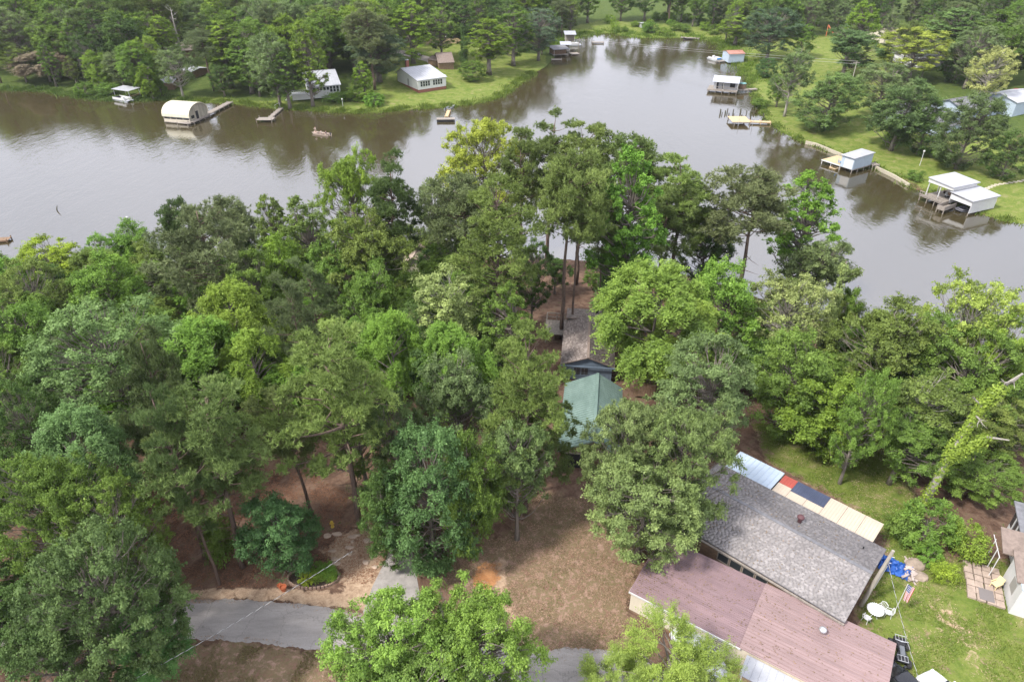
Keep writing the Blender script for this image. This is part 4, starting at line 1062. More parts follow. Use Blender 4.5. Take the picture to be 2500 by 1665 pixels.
def grow_broadleaf(seed, H=16.0, Rc=5.0, base=.28, clumps=70, leaves=26000, leaf=.24, flat=.7, bark=None, spread=.8, top=1.0, sparse=0.0, egg=0.0):
    rng = np.random.default_rng(seed)
    zc, rz = H * (base + 1) / 2, H * (1 - base) / 2
    lump = lumpy(rng, 13, .32)
    d = unit(rng.normal(size=(clumps * 6, 3)) + np.array([0, 0, .25]))
    # spread clumps apart (greedy)
    keep = [0]
    for i in range(1, len(d)):
        if len(keep) >= clumps: break
        if np.min(np.linalg.norm(d[keep] - d[i], axis=1)) > 1.55 / math.sqrt(clumps):
            keep.append(i)
    d = d[keep]; n = len(d)
    shell = 1.04 - np.abs(rng.normal(0, .2, n)); shell[rng.random(n) < .25] *= .62
    rad = np.minimum(lump(d) * shell, 1.04)
    C = d * rad[:, None] * np.array([Rc, Rc, rz]) + np.array([0, 0, zc])
    if egg:                                              # narrower towards the top (+) or bottom (-)
        q = 1 - egg * (C[:, 2] - zc) / rz * .5
        C[:, :2] *= q[:, None]
    cr = Rc * 1.75 / math.sqrt(n) * rng.uniform(.75, 1.45, n) * spread * 1.6
    # trunk and limbs
    mb = MB()
    bend = rng.normal(0, .35, 2)
    tz = np.linspace(0, H * (.62 + .1 * rng.random()), 7)
    tp = np.stack([bend[0] * (tz / H) ** 2 * 3, bend[1] * (tz / H) ** 2 * 3, tz], 1)
    r0 = .028 * H * .75
    mb.tube(tp, list(r0 * (1.25 - .95 * (tz / tz[-1])) * np.where(tz < .3, 1.25, 1)), 8)
    order = np.argsort(C[:, 2])
    for i in order:
        zb = np.clip(C[i, 2] - rng.uniform(.25, .6) * (np.hypot(C[i, 0], C[i, 1]) + 1.5), H * base * .75, tz[-1])
        k = np.interp(zb, tz, np.arange(7)); k0 = int(min(k, 5)); a = tp[k0] + (tp[k0 + 1] - tp[k0]) * (k - k0)
        m_ = (a + C[i]) / 2 + np.array([0, 0, -.05 * H * rng.random()]) + rng.normal(0, .35, 3)
        P = bez(a, m_, C[i], 5) + np.vstack([np.zeros(3), rng.normal(0, .12, (3, 3)), np.zeros(3)])
        rr = r0 * rng.uniform(.16, .34)
        mb.tube(P, [rr, rr * .8, rr * .6, rr * .38, rr * .15], 5, cap=False)
        for _ in range(2):
            e = C[i] + unit(rng.normal(size=3)) * cr[i] * .8
            mb.tube([P[3], (P[3] + e) / 2 + rng.normal(0, .1, 3), e], [rr * .3, rr * .2, rr * .06], 4, cap=False)
    # leaves
    share = cr ** 2; cnt = np.maximum(20, (leaves * share / share.sum())).astype(int)
    cnt = (cnt * np.where(rng.random(n) < .1, .12, 1) * rng.uniform(.6, 1.3, n)).astype(int) + 4     # some boughs are nearly bare
    ci = np.repeat(np.arange(n), cnt); N = len(ci)
    nt = 11                                              # twigs per clump
    TD = unit(rng.normal(size=(n, nt, 3)) + d[:, None, :] * .5 + np.array([0, 0, .35])) * rng.uniform(.5, 1.0, (n, nt, 1)) * np.where(rng.random((n, nt, 1)) < .22, 1.45, 1)
    TD[:, :, 2] *= flat
    ti = rng.integers(0, nt, N)
    tw = TD[ci, ti]
    along = rng.random(N)[:, None] ** .6
    off = rng.normal(0, .17, (N, 3)) * (1.25 - .6 * along); off[:, 2] *= .6
    P = C[ci] + cr[ci][:, None] * (tw * along + off)
    outw = unit(tw + off * .8)
    nrm = unit(outw * .55 + np.array([0, 0, .65]) + rng.normal(0, .45, (N, 3)))
    ax = unit(np.cross(nrm, rng.normal(size=(N, 3))) + outw * .3 - np.array([0, 0, .15]))
    ct = rng.normal(.5, .13, n)                           # clump tone: some flushes of leaf are paler
    tt = rng.normal(0, .07, (n, nt))
    tone = ct[ci] + tt[ci, ti] + rng.normal(0, .1, N)
    ln = leaf * np.clip(rng.lognormal(0, .32, N), .45, 1.9)
    cm = leaf_cards('crown leaves', P, ax, nrm, ln, ln * rng.uniform(.45, .75, N), tone, LEAF)
    return finish('broadleaf', mb, bark or BARK_GREY, cm)

def grow_feathery(seed, H=14.0, Rc=5.5, base=.2, sprays=900, leaves=30, leaf=.2, droop=.55, bark=None, up=.25, egg=0.0):
    """crown of long arching leafy sprays"""
    rng = np.random.default_rng(seed)
    zc, rz = H * (base + 1) / 2 - .3, H * (1 - base) / 2
    lump = lumpy(rng, 10, .2)
    d = unit(rng.normal(size=(sprays, 3)) + np.array([0, 0, up]))
    shell = rng.uniform(.45, 1.0, sprays) ** .5
    # gather sprays around limbs so that there are gaps between them
    L = unit(rng.normal(size=(34, 3)) + np.array([0, 0, .3]))
    near = np.argmax(d @ L.T, 1)
    d = unit(d * .55 + L[near] * .6)
    C = d * (lump(d) * shell)[:, None] * np.array([Rc, Rc, rz]) * .88 + np.array([0, 0, zc])
    if egg:
        C[:, :2] *= (1 - egg * (C[:, 2] - zc) / rz * .5)[:, None]
    hd = d.copy(); hd[:, 2] = hd[:, 2] * .35 + .2
    hd = unit(hd + rng.normal(0, .35, (sprays, 3)))
    ln_s = rng.uniform(.8, 1.7, sprays) * Rc / 5.0
    t = np.linspace(.05, 1, leaves)
    si = np.repeat(np.arange(sprays), leaves); tt = np.tile(t, sprays)
    N = len(si)
    P = C[si] + hd[si] * (ln_s[si] * tt)[:, None]
    P[:, 2] -= droop * ln_s[si] * tt ** 2
    side = unit(np.cross(hd, np.array([0, 0, 1.0])))[si] * np.where(np.arange(N) % 2, 1, -1)[:, None]
    P += side * (.09 * rng.random(N))[:, None] + rng.normal(0, .07, (N, 3))
    ax = unit(hd[si] * .6 + side * .9 - np.array([0, 0, .25]) + rng.normal(0, .25, (N, 3)))
    nrm = unit(np.array([0, 0, 1.0]) + hd[si] * .25 + rng.normal(0, .35, (N, 3)))
    nrm = unit(nrm - ax * (nrm * ax).sum(1, keepdims=True))
    tone = (rng.normal(.5, .08, 34)[near])[si] + rng.normal(0, .1, sprays)[si] + rng.normal(0, .07, N) + .12 * (tt - .5)
    ll = leaf * rng.uniform(.7, 1.3, N)
    cm = leaf_cards('crown leaves', P, ax, nrm, ll * 1.05, ll * .62, tone, LEAF, tri=True)
    mb = MB()
    r0 = .02 * H
    tz = np.linspace(0, H * .7, 6); off = rng.normal(0, .3, 2)
    tp = np.stack([off[0] * (tz / H) ** 2 * 3, off[1] * (tz / H) ** 2 * 3, tz], 1)
    mb.tube(tp, list(r0 * (1.2 - .95 * tz / tz[-1])), 7)
    for k in range(34):
        e = L[k] * np.array([Rc, Rc, rz]) * .8 + np.array([0, 0, zc])
        zb = np.clip(e[2] - rng.uniform(.3, .6) * np.hypot(e[0], e[1]), H * base * .6, tz[-1])
        a = np.array([np.interp(zb, tz, tp[:, 0]), np.interp(zb, tz, tp[:, 1]), zb])
        P_ = bez(a, (a + e) / 2 + np.array([0, 0, .4]) + rng.normal(0, .3, 3), e, 5)
        mb.tube(P_, [r0 * .4, r0 * .32, r0 * .24, r0 * .15, r0 * .06], 5, cap=False)
    return finish('feathery', mb, bark or BARK_GREY, cm)

def grow_pine(seed, H=22.0, Rc=4.2, base=.5, pads=60, tufts=3600, tuft=.40, per=11, egg=.15, lean=.4, bare=5, flat=.55, padr=1.0, limb=1.0):
    """tall bare stem; limbs end in cushions of needle tufts that make up a domed crown"""
    rng = np.random.default_rng(seed)
    mb = MB()
    r0 = .0125 * H
    tz = np.linspace(0, H * .93, 9); q = rng.normal(0, lean, 2); wob = rng.normal(0, .07, (9, 2)); wob[0] = 0
    tp = np.stack([q[0] * (tz / H) ** 1.5, q[1] * (tz / H) ** 1.5, tz], 1); tp[:, :2] += wob
    mb.tube(tp, list(r0 * (1.15 - .9 * tz / tz[-1])), 8)
    def stem(z): return np.array([np.interp(z, tz, tp[:, 0]), np.interp(z, tz, tp[:, 1]), z])
    zc, rz = H * (base + 1) / 2, H * (1 - base) / 2
    lump = lumpy(rng, 10, .26)
    d = unit(rng.normal(size=(pads * 6, 3)) + np.array([0, 0, .12]))
    keep = [0]
    for i in range(1, len(d)):
        if len(keep) >= pads: break
        if np.min(np.linalg.norm(d[keep] - d[i], axis=1)) > 1.5 / math.sqrt(pads): keep.append(i)
    d = d[keep]; n = len(d)
    shell = 1 - np.abs(rng.normal(0, .15, n)); shell[rng.random(n) < .3] *= .6
    C = d * (lump(d) * shell)[:, None] * np.array([Rc, Rc, rz]) + np.array([0, 0, zc])
    C[:, :2] *= (1 - egg * (C[:, 2] - zc) / rz * .6)[:, None]
    C[:, 0] += np.interp(C[:, 2], tz, tp[:, 0]); C[:, 1] += np.interp(C[:, 2], tz, tp[:, 1])
    pr = padr * Rc * 2.6 / math.sqrt(n) * rng.uniform(.75, 1.35, n)
    for i in range(n):
        rho = np.hypot(*(C[i, :2] - stem(C[i, 2])[:2]))
        a = stem(np.clip(C[i, 2] - rng.uniform(.05, .5) * rho - .3, H * base * .85, tz[-1]))
        P = bez(a, (a + C[i]) / 2 + np.array([0, 0, -.1 * rho]) + rng.normal(0, .2, 3), C[i], 6)
        rr = r0 * rng.uniform(.2, .36) * limb
        mb.tube(P, [rr, rr * .85, rr * .66, rr * .48, rr * .3, rr * .12], 5, cap=False)
        for _ in range(3):
            e = C[i] + unit(rng.normal(size=3)) * pr[i] * np.array([.9, .9, .4])
            mb.tube([P[4], (P[4] + e) / 2, e], [rr * .28, rr * .2, rr * .08], 3, cap=False)
    for _ in range(bare):                                    # dead snags below the crown
        z = H * base * rng.uniform(.55, 1.0); an = rng.uniform(0, 6.28); a = stem(z); L = Rc * rng.uniform(.25, .6)
        e = a + np.array([math.cos(an) * L, math.sin(an) * L, rng.uniform(-.2, .5)])
        mb.tube([a, (a + e) / 2 + rng.normal(0, .1, 3), e], [r0 * .2, r0 * .13, r0 * .04], 4, cap=False)
    nk = 9                                                   # shoots per cushion
    K = unit(rng.normal(size=(n, nk, 3)) + d[:, None, :] * .4 + np.array([0, 0, .3])) * rng.uniform(.35, 1.0, (n, nk, 1))
    K[:, :, 2] *= flat
    pi = rng.choice(n, tufts, p=pr ** 2 / (pr ** 2).sum()); ki = rng.integers(0, nk, tufts)
    off = rng.normal(0, .16, (tufts, 3)); off[:, 2] *= .6
    T = C[pi] + pr[pi][:, None] * (K[pi, ki] * rng.uniform(.6, 1.0, (tufts, 1)) + off)
    TD = unit(K[pi, ki] * .5 + off + np.array([0, 0, .85]) + rng.normal(0, .3, (tufts, 3)))
    TO = rng.normal(.5, .1, n)[pi] + rng.normal(0, .06, (n, nk))[pi, ki] + rng.normal(0, .07, tufts)
    ti = np.repeat(np.arange(tufts), per); N = len(ti)
    dr = unit(TD[ti] * .7 + rng.normal(0, .55, (N, 3)))
    nr_ = unit(np.cross(dr, rng.normal(size=(N, 3))))
    ln = tuft * rng.uniform(.7, 1.2, N)
    cm = leaf_cards('crown needles', T[ti], dr, nr_, ln, np.full(N, .085 * tuft / .40), TO[ti] + rng.normal(0, .08, N), NEEDLE, tri=True)
    return finish('pine', mb, BARK_PINE, cm)

def grow_column(seed, H=14.0, Rc=2.2, leaves=15000, leaf=.24, top=.5, bark=None, arms=5):
    """a stem wrapped from foot to top in climbing leaves, with a few leafy arms"""
    rng = np.random.default_rng(seed)
    mb = MB(); r0 = .28
    tz = np.linspace(0, H, 9); tp = np.stack([np.cumsum(rng.normal(0, .16, 9)), np.cumsum(rng.normal(0, .16, 9)), tz], 1); tp[0, :2] = 0
    mb.tube(tp, list(r0 * (1.1 - .8 * tz / H)), 7)
    C, Rr = [], []
    for z in np.arange(.6, H - .3, .42):
        w = Rc * (1 - (1 - top) * (z / H)) * rng.uniform(.55, 1.05)
        for _ in range(3):
            an = rng.uniform(0, 6.28)
            C.append([np.interp(z, tz, tp[:, 0]) + math.cos(an) * w * .5, np.interp(z, tz, tp[:, 1]) + math.sin(an) * w * .5, z]); Rr.append(w * .55)
    for i in range(arms):
        z = H * rng.uniform(.45, .95); an = rng.uniform(0, 6.28); L = Rc * rng.uniform(1.0, 1.9)
        a = np.array([np.interp(z, tz, tp[:, 0]), np.interp(z, tz, tp[:, 1]), z]); e = a + np.array([math.cos(an) * L, math.sin(an) * L, L * rng.uniform(.1, .8)])
        mb.tube([a, (a + e) / 2 + np.array([0, 0, .2]), e], [.11, .08, .03], 5, cap=False)
        for s in np.linspace(.3, 1, 6):
            C.append(a + (e - a) * s); Rr.append(Rc * .33)
    C, Rr = np.array(C), np.array(Rr); n = len(C)
    ci = rng.choice(n, leaves, p=Rr ** 2 / (Rr ** 2).sum()); N = leaves
    dd = unit(rng.normal(size=(N, 3)))
    P = C[ci] + dd * (Rr[ci] * rng.uniform(.5, 1.1, N))[:, None] * np.array([1, 1, .9])
    cen = np.stack([np.interp(P[:, 2], tz, tp[:, 0]), np.interp(P[:, 2], tz, tp[:, 1]), P[:, 2] - .4], 1)
    nrm = unit(unit(P - cen) + dd * .4 + np.array([0, 0, .3]) + rng.normal(0, .3, (N, 3)))
    ax = unit(np.cross(nrm, rng.normal(size=(N, 3))) - np.array([0, 0, .6]))
    ln = leaf * rng.uniform(.7, 1.3, N)
    tone = rng.normal(.5, .12, n)[ci] + rng.normal(0, .1, N)
    cm = leaf_cards('crown leaves', P, ax, nrm, ln, ln * .7, tone, LEAF)
    return finish('vine column', mb, bark or BARK_GREY, cm)

PROTO = {
    'oak':   [grow_broadleaf(11, 15, 5.6, .22, 150, 60000, .19, .62),
              grow_broadleaf(12, 15, 5.2, .20, 120, 58000, .19, .7, spread=.85),
              grow_broadleaf(13, 16, 5.8, .25, 170, 62000, .185, .6, spread=.78)],
    'tall':  [grow_broadleaf(21, 20, 4.3, .16, 140, 54000, .215, .75, egg=.45),
              grow_broadleaf(22, 20, 4.0, .2, 120, 52000, .215, .8, egg=.3, spread=.9),
              grow_broadleaf(23, 19, 4.6, .14, 160, 56000, .21, .7, egg=.55)],
    'thin':  [grow_broadleaf(31, 15, 5.0, .25, 110, 30000, .22, .6, bark=BARK_PALE, spread=.8),
              grow_broadleaf(32, 14, 5.2, .28, 120, 30000, .21, .55, bark=BARK_PALE, spread=.78)],
    'dense': [grow_broadleaf(41, 13, 4.6, .08, 130, 58000, .19, .8, spread=1.0),
              grow_broadleaf(42, 13, 4.4, .06, 110, 56000, .195, .8, spread=1.05, egg=.25)],
    'feather': [grow_feathery(51, 14, 5.6, .15, 3200, 26, .2),
                grow_feathery(52, 13, 5.4, .18, 3000, 26, .2, droop=.4),
                grow_feathery(53, 15, 5.0, .12, 3000, 26, .2, droop=.7, egg=.3)],
    'pine':  [grow_pine(61, 22, 4.0, .50, 66, 5000, padr=1.1), grow_pine(62, 22, 4.4, .55, 58, 4800, egg=-.1, padr=1.1), grow_pine(63, 22, 3.8, .38, 62, 4200, egg=.5, flat=.4),
              grow_pine(64, 22, 4.3, .40, 84, 6000, egg=.3, padr=1.08), grow_pine(65, 22, 4.6, .58, 52, 4400, egg=-.2, padr=1.1),
              grow_pine(66, 22, 4.7, .36, 56, 4600, egg=.15, flat=.42, padr=.82, limb=1.5, bare=9)],
    'bushpine': [grow_pine(71, 16, 4.6, .15, 90, 5200, egg=.1, flat=.8), grow_pine(72, 18, 4.4, .2, 80, 4800, egg=.35, flat=.7)],
    'cypress': [grow_feathery(81, 11, 2.0, .04, 900, 26, .2, droop=.25, egg=1.25, up=0.0)],
    'near':  [grow_broadleaf(111, 12, 5.4, .15, 190, 105000, .135, .62, spread=.72), grow_broadleaf(112, 12, 5.2, .18, 170, 100000, .14, .65, spread=.74)],
    'wisp':  [grow_feathery(121, 10, 4.6, .2, 1550, 26, .125, droop=.35)],
    'bush':  [grow_broadleaf(91, 4.0, 2.4, .0, 30, 9000, .22, .8, spread=1.1),
              grow_broadleaf(92, 3.4, 2.6, .0, 34, 9000, .2, .75, spread=1.0),
              grow_feathery(93, 3.6, 2.4, .0, 320, 24, .2, droop=.5)],
    'vine':  [grow_column(101, 14, 2.3), grow_column(102, 13, 1.7, 12000, arms=3)],
}
NAMES = {'oak': 'oak_tree', 'tall': 'broadleaf_tree', 'thin': 'broadleaf_tree', 'dense': 'broadleaf_tree', 'feather': 'feathery_tree', 'pine': 'pine_tree',
         'bushpine': 'pine_tree', 'cypress': 'cypress_tree', 'near': 'broadleaf_tree', 'wisp': 'feathery_tree', 'bush': 'shrub', 'vine': 'vine_covered_tree'}
PAL = dict(lime=(.285, .37, .045), bright=(.20, .31, .045), mid=(.142, .235, .045), olive=(.165, .225, .052), grey=(.175, .24, .09), dark=(.085, .15, .038), blue=(.09, .18, .06),
           pine=(.165, .225, .07), pinebright=(.20, .27, .075), pinedark=(.11, .16, .055), pinegrey=(.165, .21, .09), tan=(.32, .265, .18), pale=(.26, .32, .11), fresh=(.165, .305, .048))  # the pine entries differ in leaf colour from tree to tree
TINT = 2.0                                                   # scale of the leaf colours given tree by tree below
trng = random.Random(77)
def plant(kind, x, y, w, h, col, label, group=None, var=None, rz=None, z=None, tilt=None):
    """one tree: width w and height h in metres"""
    P = PROTO[kind]; P = P[trng.randrange(len(P)) if var is None else var % len(P)]
    z = gz(x, y) if z is None else z
    o = empty(NAMES[kind], (x, y, z - .08), trng.uniform(0, 6.28) if rz is None else rz, label, 'shrub' if kind == 'bush' else 'tree', group)
    o.scale = (w / 2 / P['R'], w / 2 / P['R'], h / P['H'])
    if tilt:
        o.rotation_euler = (tilt[0], tilt[1], o.rotation_euler.z)
    t = link(bpy.data.objects.new('trunk', P['trunk']), o)
    c = link(bpy.data.objects.new('crown', P['crown']), o)
    b = PAL[col] if isinstance(col, str) else tuple(q * TINT * .94 + .06 * TINT * sum(col) / 3 for q in col)
    j = [trng.uniform(.96, 1.04) for _ in range(3)]; k = trng.uniform(.92, 1.08)
    c.color = tuple(b[i] * j[i] * k for i in range(3)) + (1,)
    return o
def plant_top(kind, u, v, wpx, h, col, label, group=None, var=None, scale=VS, **kw):
    """tree whose crown top is sighted at u, v; its foot follows from its height"""
    u, v = u * scale, v * scale
    fb = {'pine': .5, 'bush': 0, 'dense': .07, 'bushpine': .18, 'vine': .3}.get(kind, .2)
    zc, rz = h * (1 + fb) / 2, h * (1 - fb) / 2                    # the sighted outline is the crown's far shoulder, not its tip
    p = ground(u, v, h)
    for _ in range(3):
        dep = math.atan2(CAM_Z - p.z - zc, p.y); m_px = (p.y * CP + (CAM_Z - p.z - zc) * SP) / FOC
        E_ = math.hypot(wpx * scale * m_px * .5 * math.sin(dep), rz * math.cos(dep)) * .97
        q = ground(u, v, zc + E_ * math.cos(dep)); f_ = E_ * math.sin(dep)
        p = Vector((q.x * (1 - f_ / q.y), q.y - f_, 0)); p.z = gz(p.x, p.y)
    if gz(p.x, p.y) < 0.05:
        print('IN WATER', kind, u, v, h, tuple(round(c, 1) for c in p))
    m_px = (p.y * CP + (CAM_Z - p.z - h * .7) * SP) / FOC          # metres per pixel there
    return plant(kind, p.x, p.y, wpx * scale * m_px, h, col, label, group, var, **kw)

def proj(p):
    x, y, z = p.x, p.y, p.z - CAM_Z
    d = y * CP - z * SP
    return 1250 + FOC * x / d, 832.5 - FOC * (y * SP + z * CP) / d
def plant_based(kind, ub, vb, ut, vt, wpx, col, label, var=None):
    """tree sighted both at its foot and at its crown top (it may lean)"""
    b = ground(ub, vb); best = min((abs(proj(b + Vector((0, .25 * h * .3, h)))[1] - vt), h) for h in [10 + .25 * k for k in range(80)])[1]
    uu = proj(b + Vector((0, 0, best)))[0]; m_px = (b.y * CP + (CAM_Z - b.z - best * .7) * SP) / FOC
    return plant(kind, b.x, b.y, wpx * m_px, best, col, label, var=var, tilt=(0, math.atan((ut - uu) * m_px / best)), rz=0.0)
